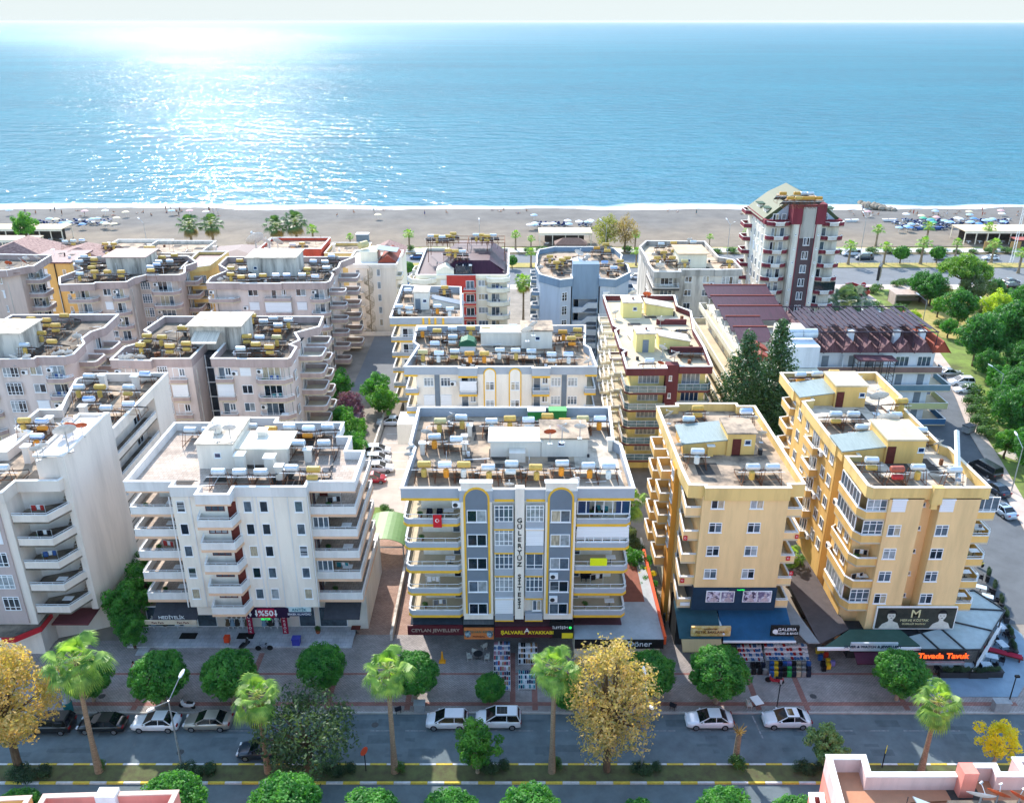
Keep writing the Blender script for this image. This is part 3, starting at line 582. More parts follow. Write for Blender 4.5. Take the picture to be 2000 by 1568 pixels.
# ---- C: beige block with navy first floor
Cc = block('beige block with navy blue first floor of four photo posters', (23, 82))
NAVY = mat('navy_sign_cladding', '#1E3950', .1, 1, .5)
walls(Cc, rect(18.8, 27.3, 74.15, 79), 8.5, 19.3, W_BEIGE); walls(Cc, rect(17.5, 28.3, 79, 93), 5.6, 19.3, W_GOLD, 'side_wall'); part('first_floor_wall', MB().box(18.7, 27.4, 74.05, 79, 5.7, 8.5), NAVY, Cc)
walls(Cc, rect(18, 28.5, 79, 92), 0, 5.6, W_CREAM, 'ground_floor_wall')
part('corner_shaft', MB().box(17.0, 17.5, 79.6, 81.4, 0, 19.4), mat('orange_stucco', '#DC9A40', .06, .6), Cc)
pC = [(17.2, 77.9), (17.35, 74.5), (18.9, 74.4), (18.9, 73.9), (27.3, 73.9), (27.3, 74.6), (28.9, 74.7), (28.8, 93.6), (26.8, 93.6), (26.8, 94.4), (19.5, 94.4), (19.5, 93.6), (17.1, 93.5)]
roof(Cc, pC, 19.4, 20.3, 18.9, W_GOLDB, M_ROOF, M_COPY)
balcony(Cc, [(17.6, 79), (17.3, 74.6), (18.8, 74.6)], [(18.8, 79)], [16.8 - 2.75 * k for k in range(5)], .9, .15, W_BEIGE, None)
balcony(Cc, [(27.3, 74.6), (28.9, 74.6), (28.9, 79)], [(27.3, 79)], [16.8 - 2.75 * k for k in range(5)], .75, .2, W_BEIGE, None)
balcony(Cc, [(17.5, 85.4), (16.1, 85.4), (16.1, 82.2), (17.5, 82.2)], [], [16.8 - 2.75 * k for k in range(5)], .9, .12, W_GOLD, None)
balcony(Cc, [(17.5, 90.6), (16.1, 90.6), (16.1, 87.4), (17.5, 87.4)], [], [16.8 - 2.75 * k for k in range(5)], .9, .12, W_GOLD, None)
for k in range(4):
    z = 18.45 - 2.75 * k
    for u in (1230 + 642 / 3.7325, 1230 + 927 / 3.7325): win(Cc, 'S', hy(u, 983, 74.15)[0], 74.15, z, 1.3, 1.15, n=2, rows=(.75,) if k else ())
    for y in (80.5, 83.8, 86.3, 89, 91.8): win(Cc, 'W', y, 17.5 if y > 81.5 else 17.0, z, 1.1, 1.2, n=2)
    for y in (82, 86, 90): win(Cc, 'E', y, 28.3, z, 1.3, 1.2, n=2)
    win(Cc, 'S', 18.2, 79, z - .2, .9, 2, kind='door', n=1); win(Cc, 'S', 27.8, 79, z - .2, .8, 2, kind='door', n=1)
POST = mat('purple_photo_poster', '#6E6482', .5, 1.6, .4, col2='#E2DEE6', lo=.42, hi=.58); POST2 = mat('dark_photo_poster', '#4A4058', .5, 2.3, .4, col2='#CFC8D8', lo=.45, hi=.55)
for i, (a, b) in enumerate(((20.15, 21.55), (21.65, 23.0), (23.95, 25.35), (25.4, 26.85))):
    f = part('poster_frame', MB().box(a - .04, b + .04, 73.97, 74.05, 6.75, 8.15), M_FR, Cc); part('poster', MB().box(a + .04, b - .04, 73.94, 73.97, 6.83, 8.07), POST if i % 2 else POST2, f)
    q = MB(); cx = (a + b) / 2; q.lathe([(.02, -.16), (.13, -.1), (.16, 0), (.12, .14), (.02, .18)], (cx + .1, 0, 0), 10, sy=.15); q.xf(Matrix.Translation((0, 73.93, 7.62))); q.xprism([(cx - .4, 6.9), (cx + .5, 6.9), (cx + .3, 7.3), (cx + .08, 7.45), (cx - .2, 7.25)], 73.91, 73.94)
    part('portrait', q, mat('poster_skin', '#C9B6BC', .2, 3, .5), f)
part('small_sign', MB().box(17.6, 18.6, 74.4, 74.46, 6.0, 6.4), M_FR, Cc)
zr = 19.4; xa, ya = rp(1418, 890, zr); xb, _ = rp(1472, 890, zr)
hut(Cc, xa, xb, ya, ya + 3.6, zr, 22.0, W_GOLD, M_ROOF, door=(xa + 1.0, 'brn_door'), winx=xb - .8)
hut(Cc, xa - 4.6, xa - .03, ya + .2, ya + 4.6, zr, 20.7, W_GOLD, mat('greenish_clear_sheet', '#8C9894', .1, 3, .3, (3, .3, .3)), slope=.5, name='machine_room', over=.3)
chimney(Cc, *rp(1386, 889, zr), zr, 1.2, .6, W_GOLD)
heaters('on the beige block', zr, 'beside the front parapet', [(898, 490, 'Sy'), (1042, 490, 'S')], (1230, 780), 3.7325)
heaters('on the beige block', zr, 'left of the stair house', [(498, 62, 'Yy'), (430, 140, 'S'), (495, 378, 'Sw')], (1230, 780), 3.7325)
heaters('on the beige block', zr + 1.2, 'right of the stair house', [(850, 85, 'B')], (1230, 780), 3.7325)
dishes('the beige block', zr, [(370, 335, 1.1), (290, 110, 1.2), (900, 140, 1.2), (965, 250, 1.1)], (1230, 780), 3.7325)
# ---- D: long golden block
D = block('long golden yellow block with angled corner balconies and beauty salon billboard', (41, 89))
walls(D, [(37.2, 74.1), (40.6, 74.1), (40.6, 75.6), (42.3, 75.6), (42.3, 74.1), (46.2, 74.1), (46.2, 103.8), (36.2, 103.8), (36.2, 98), (35.3, 98), (35.3, 83.4), (36.8, 83.4), (36.8, 81.2), (35.3, 81.2), (35.3, 76.3), (37.2, 76.3)], 0, 19.2, W_BEIGE)
part('side_cladding', MB().box(35.2, 35.3, 76.4, 81.2, 3.2, 19.2).box(35.2, 35.3, 83.4, 98, 3.2, 19.2).box(35.3, 36.8, 83.34, 83.4, 3, 19.2).box(35.3, 36.2, 97.9, 98, 3, 19.2), W_GOLD, D)
pD = [(35.4, 74.1), (46.9, 74.1), (46.9, 82.8), (46.3, 83.5), (46.3, 95), (47.4, 96.5), (47.4, 104.6), (34.8, 104.4), (34.8, 98.3), (36.2, 97.9), (36.2, 95.6), (34.85, 95.2), (34.85, 83.2), (36.4, 83.2), (36.4, 80.9), (34.95, 80.9), (34.95, 74.6)]
roof(D, pD, 19.2, 20.2, 18.95, W_GOLDB, M_ROOFW, M_COPY)
[part('tile_patch', MB().box(a_, b_, c_, d_, 19.202, 19.212), M_ROOF, D) for a_, b_, c_, d_ in ((35.4, 37.8, 99.5, 103.6), (35.6, 40, 75, 78), (35.6, 39.5, 84, 92))]
ZD = [16.6 - 2.75 * k for k in range(5)]
balcony(D, [(35.3, 81), (34.6, 80.4), (34.6, 75.2), (35.2, 74.3), (37.2, 74.3)], [(37.2, 76.3), (35.3, 76.3)], ZD, .8, .12, W_GOLD, None)
balcony(D, [(46.2, 74.3), (48.0, 74.3), (48.6, 75.2), (48.6, 78), (46.2, 78)], [], ZD, .75, .3, W_GOLD, None)
balcony(D, [(35.3, 91.5), (34.3, 91.5), (34.3, 88.2), (35.3, 88.2)], [], ZD, .8, .3, W_GOLD, None)
balcony(D, [(36.2, 103), (34.9, 102.6), (34.9, 99.2), (36.2, 98.8)], [], ZD, .85, .12, W_GOLD, None)
for k, z in enumerate(ZD):
    for u in (1747, 1840): 
        x = hy(u, 1030, 74.1)[0]
        if k: win(D, 'S', x, 74.1, z + 1.55, 1.3, 1.25, n=2, rows=(.75,)) 
        else: win(D, 'S', x, 74.1, z + 1.6, 1.4, 1.3, kind='shut')
    for y in (77.6, 79.6, 84.6, 86.6, 93, 96): win(D, 'W', y, 35.2, z + 1.5, 1.1, 1.25, n=2)
    win(D, 'W', 89.8, 35.2, z + 1.1, 2.2, 2.0, kind='big', n=3); win(D, 'W', 101, 36.2, z + 1.4, 1.4, 1.4)
    if k in (0, 1, 4):
        win(D, 'S', 36.2, 74.5, z + 1.65, 2.0, 1.6, kind='big', n=3, rows=(.25, .75), pane='cur' if k else 'mix'); win(D, 'W', 77.7, 34.75, z + 1.65, 5.0, 1.6, kind='big', n=6, rows=(), pane='cur')
    if k == 0: win(D, 'S', 47.2, 74.5, z + 1.6, 2.2, 1.6, kind='big', n=3, pane='cur'); 
    win(D, 'S', 41.4, 75.6, z + .9, .5, .5, n=1)
    win(D, 'E', 76, 46.2, z + 1.1, 1.6, 2, kind='door', n=2)
    ac(D, 'W', 82.0 - .8 if k % 2 else 87.6, 35.2, z + .6)
part('drain_duct', MB().box(41.1, 42.1, 73.6, 74.2, 18.6, 20.5).box(41.3, 41.9, 73.9, 74.2, 17.9, 18.6), W_GOLDB, D)
bb = part('billboard', MB().box(38.0, 46.4, 73.75, 73.95, 3.5, 6.3, 0).box(38.1, 46.3, 73.72, 73.76, 3.6, 6.2, 1), [M_FR, mat('dark_olive_poster', '#45463E', .25, .9, .4, col2='#2E302C')], D)
G_GOLDL = mat('gold_lettering', '#D9CFA0', .05, 3, .4)
put('lettering', text_mesh('M', 1.4, G_GOLDL, .02, .01), bb, (42.1, 73.70, 5.45), (math.pi / 2, 0, 0), world=True)
put('lettering', text_mesh('MERVE KÖSTAK', .42, G_GOLDL, .02), bb, (42.1, 73.70, 4.65), (math.pi / 2, 0, 0), world=True)
put('lettering', text_mesh('GÜZELLİK SALONU', .28, G_GOLDL, .02), bb, (42.1, 73.70, 4.2), (math.pi / 2, 0, 0), world=True)
for cx in (39.6, 44.9):
    q = MB(); q.xprism([(cx - 1.1, 3.65), (cx + 1.1, 3.65), (cx + .8, 4.3), (cx + .25, 4.55), (cx + .2, 4.8), (cx - .2, 4.8), (cx - .25, 4.5), (cx - .8, 4.2)], 73.69, 73.72)
    fc = [(cx + .42 * math.cos(t * .45), 5.25 + .55 * math.sin(t * .45)) for t in range(14)]; q.xprism(fc, 73.67, 73.70)
    hh = [(cx + .5 * math.cos(t * .3), 5.42 + .58 * math.sin(t * .3)) for t in range(11)]; q2 = MB().xprism(hh + [(cx - .3, 5.55), (cx + .3, 5.55)], 73.65, 73.665)
    for s_ in (-.17, .17): q2.xprism([(cx + s_ - .09, 5.26), (cx + s_, 5.23), (cx + s_ + .09, 5.26), (cx + s_, 5.31)], 73.65, 73.668)
    q2.xprism([(cx - .12, 4.98), (cx, 4.94), (cx + .12, 4.98), (cx, 5.02)], 73.65, 73.668)
    f = part('portrait', q, mat('poster_portrait_skin', '#D8D6CC', .1, 2, .5), bb); part('portrait_hair', q2, M_BLACK, f)
zr = 19.2
xa, ya = rp(1727, 905, zr); hut(D, xa, xa + 4.0, ya, ya + 4.8, zr, 21.9, W_GOLD, M_ROOFC, door=(xa + .5, 'brn_door'), winx=xa + 3.6)
hut(D, xa - 4.4, xa - .03, ya + .4, ya + 4.0, zr, 20.4, W_GOLD, MATS['greenish_clear_sheet'], slope=.6, name='machine_room')
xa, ya = rp(1628, 795, zr); hut(D, xa, xa + 3.7, ya, ya + 4.4, zr, 21.9, W_GOLD, M_ROOFC, door=(xa + .6, 'brn_door'), winx=xa + 3.2)
hut(D, xa - 4.0, xa - .03, ya + .4, ya + 4.6, zr, 20.3, W_GOLD, MATS['greenish_clear_sheet'], slope=.6, name='machine_room')
dt = part('exhaust_duct', MB().tube((xa + 9.2, 84.5, 21.3), (44.0, 75.0, 20.6), .3, n=6).tube((44.0, 75.0, 20.6), (44.0, 75.0, 19.2), .3, n=6), M_METAL, D)
O12 = (1500, 700)
heaters('on the long golden block', zr, 'along the front parapet', [(795, 775, 'Sy'), (990, 845, 'Rr'), (1150, 830, 'Sy'), (1430, 850, 'S')], O12, 3.92)
heaters('on the long golden block', zr, 'in its middle', [(520, 425, 'Sy'), (655, 425, 'S'), (718, 525, 'Sy'), (1025, 325, 'Yy'), (978, 430, 'Sy'), (1170, 545, 'S')], O12, 3.92)
heaters('on the long golden block', zr, 'at its far end', [(250, 122, 'So'), (378, 118, 'Sy'), (505, 105, 'Y')], O12, 3.92)
dishes('the long golden block', zr, [(855, 300, 2.2), (920, 470, 2.4), (885, 520, 1.8), (940, 575, 1.0, 'o'), (1110, 570, 1.0, 'o'), (1310, 650, 1.2), (690, 160, 1.3)], O12, 3.92)
# ---- lilac blocks
def mauve(label, outline, core, zp, lay, side=(), hut_=None, dz=2.72, nf=6, wm=None, bm=None, deck=None, sidew=()):
    b = block(label, (sum(p[0] for p in core) / len(core), sum(p[1] for p in core) / len(core)))
    wm = wm or W_MAUVE; bm = bm or W_MAUVEB; zd = zp - 1.0
    walls(b, core, 0, zd, wm); roof(b, outline, zd, zp, zd - .25, bm, deck or M_ROOFD)
    tops = [zd - 2.5 - dz * k for k in range(nf)]
    for x_ in sorted(set(p[0] for p in core))[:3]: part('downpipe', MB().tube((x_ + .6, min(p[1] for p in core) - .02, 0), (x_ + .6, min(p[1] for p in core) - .02, zd - .4), .07, n=5), W_STONE, b)
    for kind, xa, xb, yf, yw in lay:
        if kind == 'B':
            r_ = .5
            balcony(b, [(xa, yw), (xa, yf + r_), (xa + r_, yf), (xb - r_ - .4, yf), (xb, yf + r_ + .4), (xb, yw)], [], tops, .62, .3, bm, None, top=M_ROOFC, posts=1.5)
            for k, z in enumerate(tops):
                w_ = min(2.6, (xb - xa) * .55); win(b, 'S', xa + (xb - xa) * .42, yw, z + 1.1, w_, 2.1, kind='big', n=max(2, int(w_ / .75)), pane='mix')
                if k % 2 == 0: ac(b, 'S', xa + .55, yw, z + 1.6)
        elif kind == 'L':
            balcony(b, [(xa, yw), (xa, yf), (xb, yf), (xb, yw)], [], tops, .55, .4, bm, None, top=M_ROOFC)
            for k, z in enumerate(tops):
                if k % 3 == 1: win(b, 'S', (xa + xb) / 2, yf + .15, z + 1.5, xb - xa - .1, 1.7, kind='shut')
                else: win(b, 'S', xa + (xb - xa) * .35, yw, z + 1.1, .9, 2.1, kind='door', n=1, pane='dk'); win(b, 'S', xa + (xb - xa) * .72, yw, z + 1.5, .8, 1.1, n=2)
        elif kind == 'W':
            for k, z in enumerate(tops):
                if (k + int(xa)) % 3 == 1: win(b, 'S', (xa + xb) / 2, yw, z + 1.5, xb - xa, 1.35, kind='shut')
                else: win(b, 'S', (xa + xb) / 2, yw, z + 1.5, xb - xa, 1.3, n=2)
                if (k + int(xb)) % 3 == 0: ac(b, 'S', xa - .7, yw, z + 1.3)
        elif kind == 'G':
            for k, z in enumerate(tops): win(b, 'S', (xa + xb) / 2, yw, z + 1.5, xb - xa, 1.8, kind='big', n=4, rows=(.25, .8), pane='mix')
    for sd, xw, xo, ya, yb in side:
        if sd == 'E': balcony(b, [(xw, ya), (xo - .4, ya), (xo, ya + .4), (xo, yb - .4), (xo - .4, yb), (xw, yb)], [], tops, .7, .15, bm, None, top=M_ROOFC)
        else: balcony(b, [(xw, yb), (xo + .4, yb), (xo, yb - .4), (xo, ya + .4), (xo + .4, ya), (xw, ya)], [], tops, .7, .15, bm, None, top=M_ROOFC)
        for z in tops: win(b, sd, (ya + yb) / 2, xw, z + 1.1, 1.6, 2.1, kind='door', n=2)
    for sd, xw, y in sidew:
        for z in tops: win(b, sd, y, xw, z + 1.5, 1.2, 1.3, n=2)
    if hut_:
        x0, x1, y0, y1, z1 = hut_; hut(b, x0, x1, y0, y1, zd, z1, W_STONE, M_ROOFW, over=.3, winx=x0 + 1.5)
    return b, zd
pE1 = [(-55.8, 112.2), (-50, 111.9), (-50, 112.6), (-44.7, 112.7), (-44.6, 131.6), (-55.4, 131.6), (-56, 124.8), (-54.6, 123.5), (-54.6, 119), (-56, 117.5)]
E1, zE = mauve('lilac twin block, left half, beside the dark glazed stair gap', pE1, [(-55, 112.6), (-44.7, 112.7), (-44.7, 131.4), (-55, 131.4)], 19, [('L', -47.9, -45.6, 112.2, 112.71), ('G', -49.6, -48.2, 112, 112.6), ('B', -55.6, -51, 111.6, 112.65)])
walls(E1, rect(-44.7, -42, 117.5, 130), 0, 17.9, mat('dark_glazed_gap', '#39424E', .3, 1.2, .4), 'stair_core')
gl = MB()
for k in range(7):
    gl.box(-44.65, -42.05, 117.35, 117.5, 2 + k * 2.3, 2.12 + k * 2.3)
for x in (-44.5, -43.4, -42.2): gl.box(x - .05, x + .05, 117.32, 117.5, 0, 17.8)
part('stair_glazing_bars', gl, M_FR, E1)
x0, y0 = rp(363, 650, 21); hut(E1, -46.8, -39.4, 119, 125, 18, 21.6, W_STONE, M_ROOFW, over=.4)
cs = MB(); cs.v += [(-46, 116.2, 19.9), (-42.2, 116.2, 19.9), (-42.2, 118.8, 20.8), (-46, 118.8, 20.8), (-46, 116.2, 19.98), (-42.2, 116.2, 19.98), (-42.2, 118.8, 20.88), (-46, 118.8, 20.88)]
cs.f += [(0, 3, 2, 1), (4, 5, 6, 7), (0, 1, 5, 4), (1, 2, 6, 5), (2, 3, 7, 6), (3, 0, 4, 7)]; cs.m += [0] * 6
part('corrugated_canopy', cs, mat('striped_corrugated_sheet', '#E6DCCB', .3, 5, .6, (4, .05, .05)), E1)
pE2 = [(-42, 112.7), (-38.3, 112.7), (-38.3, 112.5), (-31.3, 112.5), (-30.9, 113), (-31, 117.4), (-32.2, 118.5), (-31.2, 120.4), (-32.6, 123.6), (-29.6, 126.5), (-30, 131.6), (-42, 131.6)]
E2, _ = mauve('lilac twin block, right half, with balconies stacked down its right side', pE2, [(-41.8, 113), (-32.6, 113), (-31.9, 120), (-31.9, 131), (-41.8, 131)], 19, [('L', -41.6, -39.2, 112.4, 113.01), ('W', -38.2, -36.7, 0, 113), ('B', -35.9, -30.9, 111.9, 113)], side=[('E', -31.9, -28.4, 121, 125), ('E', -31.9, -28.6, 126.5, 130)], sidew=[('E', -31.92, 118.6)])
pE0 = [(-72, 112.4), (-66.5, 112.6), (-66.5, 113.4), (-62.6, 113.5), (-61.8, 114.4), (-62.3, 119), (-63.6, 121), (-63.6, 124), (-62.4, 126), (-63, 132.6), (-79, 132)]
E0, _ = mauve('lilac block at the left edge with a wide concrete stair house', [(-80, 112.4)] + pE0[:-1] + [(-80, 132.3)], [(-79.5, 113), (-63.4, 113.6), (-64, 131.8), (-79.5, 131.8)], 19, [('G', -71.6, -69.4, 0, 113.1), ('W', -67.9, -66.2, 0, 113.4), ('B', -65.6, -62, 112.3, 113.55), ('B', -77, -73, 112, 113.2)], side=[('E', -63.8, -61, 124, 127.6), ('E', -63.8, -61, 118.6, 122)], hut_=(-76.5, -69.8, 116, 122, 21.5))
pJ = [(-82, 152), (-76, 152.6), (-76, 153.4), (-70.5, 153.8), (-70.3, 156.6), (-68.9, 158.4), (-62.6, 158.6), (-62, 160), (-63.6, 165), (-62.4, 168), (-65.8, 173), (-88, 172), (-86, 166), (-83, 163), (-84.5, 157)]
J, zJ = mauve('lilac block with pink roof slab on its stair house, third row left', pJ, [(-80.5, 154.2), (-70.6, 154.4), (-70.6, 159), (-63.4, 159.2), (-64.5, 171.5), (-84, 171)], 18.3, [('B', -81.5, -76.2, 152.4, 154.25), ('W', -75.4, -74, 0, 154.3), ('B', -73.6, -70.8, 153, 154.35), ('G', -70.4, -68.6, 0, 159), ('B', -68, -62.8, 157.2, 159.1)], side=[('E', -63.7, -61.4, 164, 167.6)], wm=stucco('deep_lilac_stucco', '#CEBCB0', .08), bm=stucco('deep_lilac_band', '#AE9A94', .08))
hut(J, -78, -70.5, 163, 169, zJ, 20.6, W_STONE, mat('pink_roof_slab', '#CBB2A8', .12, .6), over=.5)
pJ0 = [(-106, 150), (-97.5, 153), (-96, 155), (-93, 155.6), (-90.5, 158.5), (-89.6, 158.6), (-90.4, 167), (-106, 168)]
J0, _ = mauve('dark lilac block with curved balconies cut by the left edge', pJ0, [(-105, 152.6), (-97, 154.8), (-92, 157.6), (-92.2, 166.5), (-105, 167)], 20, [('W', -96, -94.6, 0, 156.0), ('B', -91.8, -89.2, 159.6, 162), ('W', -99.6, -97.8, 0, 154.4), ('B', -104, -101, 151.6, 154)], side=[('E', -92, -89, 159.2, 163)], wm=MATS['deep_lilac_stucco'], bm=MATS['deep_lilac_band'])
pL = [(-55.8, 153.2), (-49.5, 153.2), (-49.5, 152.8), (-42, 152.8), (-42, 153.2), (-33.9, 153.4), (-33.4, 154.4), (-33.6, 159), (-34.6, 161), (-33.6, 164), (-33.9, 168), (-31.8, 172.3), (-57.8, 172.3), (-57.5, 166), (-54.5, 162), (-56.2, 157)]
Lb, zL = mauve('lilac block with grey concrete roof house, beside the white block with a spiral stair', pL, [(-55, 154), (-34.8, 154.2), (-34.4, 171.8), (-56, 171.8)], 18.3, [('B', -55.8, -50.2, 152.6, 154.1), ('W', -48.6, -46.8, 0, 154), ('L', -45.6, -40.7, 153.3, 154.05), ('W', -39.8, -38, 0, 154.05), ('B', -37, -33.6, 152.4, 154.15)], side=[('E', -34.4, -31.4, 157, 159.6), ('E', -34.4, -30.6, 166.5, 170)], hut_=(-50.5, -41.2, 161.5, 168, 20.8), sidew=[('E', -34.45, 162.5)])
heaters('on the left lilac twin', 18, 'behind the front parapet', [(1075, 1150, 'Yy'), (1300, 1160, 'Yy'), (1425, 1140, 'Yy')], (0, 380), 3.92)
heaters('on the left lilac twin', 18, 'by the rear parapet', [(1125, 1080, 'Yy'), (1240, 1090, 'Yy'), (1395, 1020, 'Y')], (0, 380), 3.92)
heaters('on the right lilac twin', 18, 'in the front row', [(275, 1180, 'S'), (390, 1145, 'Y'), (493, 1165, 'Yy'), (322, 1085, 'Yy'), (550, 1090, 'Cy'), (420, 1090, 'B')], (400, 380), 3.92)
heaters('on the right lilac twin', 18, 'in the rear row', [(360, 925, 'Yy'), (450, 970, 'S'), (525, 945, 'S'), (562, 1000, 'So'), (640, 960, 'Sy')], (400, 380), 3.92)
heaters('on the left-edge lilac block', 18, 'in the rear row', [(125, 962, 'Y'), (238, 950, 'Y'), (355, 960, 'Yy'), (492, 925, 'Y')], (0, 380), 3.92)
heaters('on the left-edge lilac block', 18, 'in the front row', [(425, 1000, 'Yy'), (315, 1060, 'Yy'), (397, 1125, 'Y'), (187, 1150, 'Sy')], (0, 380), 3.92)
heaters('on the third-row lilac block', 17.3, 'in the front row', [(1020, 1010, 'Sy'), (1205, 985, 'Yy'), (1370, 985, 'Y'), (1545, 985, 'Yy'), (1170, 930, 'Y')], (0, 380), 6.533)
heaters('on the third-row lilac block', 17.3, 'in the rear left corner', [(1015, 850, 'S'), (1200, 830, 'Yy'), (1075, 790, 'S')], (0, 380), 6.533)
heaters('on the third-row lilac block', 17.3, 'in the rear right corner', [(1240, 480, 'Y'), (1335, 465, 'Y'), (1150, 555, 'S'), (1200, 535, 'B'), (1215, 515, 'S'), (1300, 510, 'S'), (1155, 580, 'Y')], (0, 380), 3.92)
heaters('on the grey-penthouse lilac block', 17.3, 'left of the house', [(268, 505, 'Y'), (357, 505, 'Y'), (418, 480, 'S'), (200, 565, 'Y'), (198, 610, 'Yy'), (290, 570, 'S'), (278, 630, 'Y')], (400, 380), 3.92)
heaters('on the grey-penthouse lilac block', 17.3, 'in front of the house', [(365, 625, 'S'), (445, 618, 'Y'), (545, 615, 'B'), (627, 615, 'B')], (400, 380), 3.92)
heaters('on the grey-penthouse lilac block', 17.3, 'right of the house', [(745, 615, 'S'), (785, 570, 'Yy'), (830, 510, 'B'), (920, 515, 'S'), (845, 625, 'B'), (930, 560, 'S'), (970, 470, 'B')], (400, 380), 3.92)
dishes('the left half of the lilac twin block', 18, [(940, 1250, 1.3), (985, 1245, 1.4), (1030, 1245, 1.1), (1080, 1245, 1.2)], (0, 380), 3.92)
dishes('the lilac block at the left edge', 18, [(100, 1248, 1.2), (205, 1245, 1.2), (420, 1225, 1.0), (465, 1212, 1.2), (525, 1212, 1.2), (590, 1090, 1.4)], (0, 380), 3.92)
dishes('the lilac block with grey roof house', 17.3, [(120, 655, 1.2), (160, 640, 1.2), (560, 500, 1.2), (1010, 490, 1.2), (960, 560, 1.0)], (400, 380), 3.92)
dishes('the third-row left lilac block', 17.3, [(965, 870, 1.4), (1280, 820, 1.4), (990, 930, 1.4)], (0, 380), 6.533)
dishes('the dark lilac block cut by the left edge', 19, [(260, 840, 1.3), (330, 820, 1.3), (470, 810, 1.3), (300, 860, 1.3, 'o'), (105, 880, 1.3, 'o')], (0, 380), 6.533)
# ---- A0: pale lilac block, front row far left
A0 = block('pale lilac block with a blank white side wall and dishes on its raised roof', (-50, 88))
walls(A0, [(-55, 73.9), (-49.8, 73.9), (-49.8, 76.6), (-44.9, 78.6), (-44.9, 87.4), (-46.6, 87.6), (-46.6, 99.7), (-45.0, 99.8), (-45.0, 104.8), (-55.5, 104.8), (-55.5, 92), (-58, 86), (-58, 74)], 0, 19, W_A0)
part('front_wall', MB().box(-58, -50.6, 73.7, 73.9, 4.2, 18.9), W_A0D, A0)
part('blank_side_wall', MB().box(-45.28, -44.6, 76.5, 87.35, 4.0, 22.38), W_A0, A0)
roof(A0, [(-58.2, 73.5), (-49.6, 73.5), (-49.5, 75.8), (-45.3, 75.9), (-44.9, 77.2), (-44.9, 104.9), (-54.4, 104.5), (-55.9, 102.7), (-54.2, 96), (-53.4, 93.3), (-56, 93.3), (-56, 88), (-53.8, 87.1), (-54, 82.4), (-58.2, 82.2)], 19, 20, 18.8, W_A0, M_ROOF)
rp0 = part('raised_roof_block', MB().box(-47.6, -44.9, 76.7, 86.6, 19, 22.3), W_A0, A0)
part('coping', MB().ring(rect(-47.6, -44.6, 76.6, 86.6), .06, .2, 22.4, 22.6), M_COP, rp0)
ZR = [17.1 - 2.75 * k for k in range(5)]
balcony(A0, [(-49.7, 74.1), (-46.2, 74.1), (-45.0, 76.5)], [(-45.0, 78.5), (-49.7, 78.5)], [z - .75 for z in ZR], .75, .25, W_A0, None, top=M_ROOFD)
for z in [z - .75 for z in ZR]:
    win(A0, 'S', -48.9, 78.1, z + 1.05, .9, 2.1, kind='door', n=1, pane='dk'); win(A0, 'S', -47.6, 78.3, z + 1.6, 1.2, 1.0, n=2); 
    s_ = MB()
    for i in range(7): s_.box(-46.1 + .0, -45.3, 76.6 + i * .3, 76.9 + i * .3, z + .25 * i, z + .25 * i + .16)
    part('stair_flight', s_, M_ROOF, A0)
    balcony(A0, [(-45.0, 88), (-45.0, 99.6)], [(-46.6, 99.6), (-46.6, 88)], [z - .3], .7, .25, W_A0, None, top=M_ROOFD)
    win(A0, 'E', 97.4, -46.6, z + .9, 1.8, 2.0, kind='door', n=2, pane='dk'); win(A0, 'E', 90.4, -46.6, z + 1, 1.6, 1.6, kind='shut')
for k in range(5): 
    for x in (-51.8, -54.2): win(A0, 'S', x, 73.7, 17.6 - 2.7 * k, 1.7, 1.7, kind='shut' if (k == 1 or (k == 0 and x < -53)) else 'big', n=3, rows=(.25, .85), pane='mix')
ra = MB(); ra.prism([(-58, 71.8), (-51.3, 71.8), (-49.4, 73.6), (-49.4, 76), (-51, 76), (-58, 74)], 3.3, 3.9, 0); part('red_awning_fascia', ra, mat('red_signboard', '#C02A34', .06, 1, .5), A0)
part('dark_awning_roof', MB().prism([(-57.9, 71.9), (-51.4, 71.9), (-49.5, 73.7), (-49.5, 75.9), (-51.1, 75.9), (-57.9, 74)], 3.9, 4.0), M_ROOFD, A0)
part('maroon_canopy', MB().box(-48.9, -45, 74.6, 77.4, 3.3, 3.45), W_MAROON, A0)
sg = part('white_sign_panel', MB().box(-53.9, -52.6, 71.68, 71.8, 2.8, 3.9), M_FR, A0); put('lettering', text_mesh('E', .9, W_MAROON, .02, .02), sg, (-52.95, 71.64, 3.35), (math.pi / 2, 0, 0), world=True)
O6 = (0, 680)
heaters('on the blank-walled pale block', 19, 'in its rear part', [(755, 370, 'Sy'), (955, 370, 'Yy'), (1230, 372, 'Sy'), (850, 485, 'B'), (1015, 570, 'S'), (850, 265, 'S'), (1230, 530, 'B'), (1385, 245, 'B')], O6, 4.9)
heaters('on the blank-walled pale block', 19, 'left of the raised roof', [(230, 690, 'Yy'), (400, 695, 'Bo'), (355, 840, 'Bo'), (20, 1140, 'S')], O6, 4.9)
dishes('the raised roof of the pale lilac block', 22.3, [(620, 800, 2.2), (580, 750, 1.2), (650, 690, 1.1), (680, 745, 1.3, 'o'), (775, 748, 1.2, 'o'), (400, 940, 1.2), (345, 970, 1.2)], O6, 4.9)
for q in ((480, 735), (990, 320), (1300, 330), (265, 1010), (805, 620)): chimney(A0, *rp(q[0] / 4.9, 680 + q[1] / 4.9, 20), 19, 1.9, .7, W_A0)
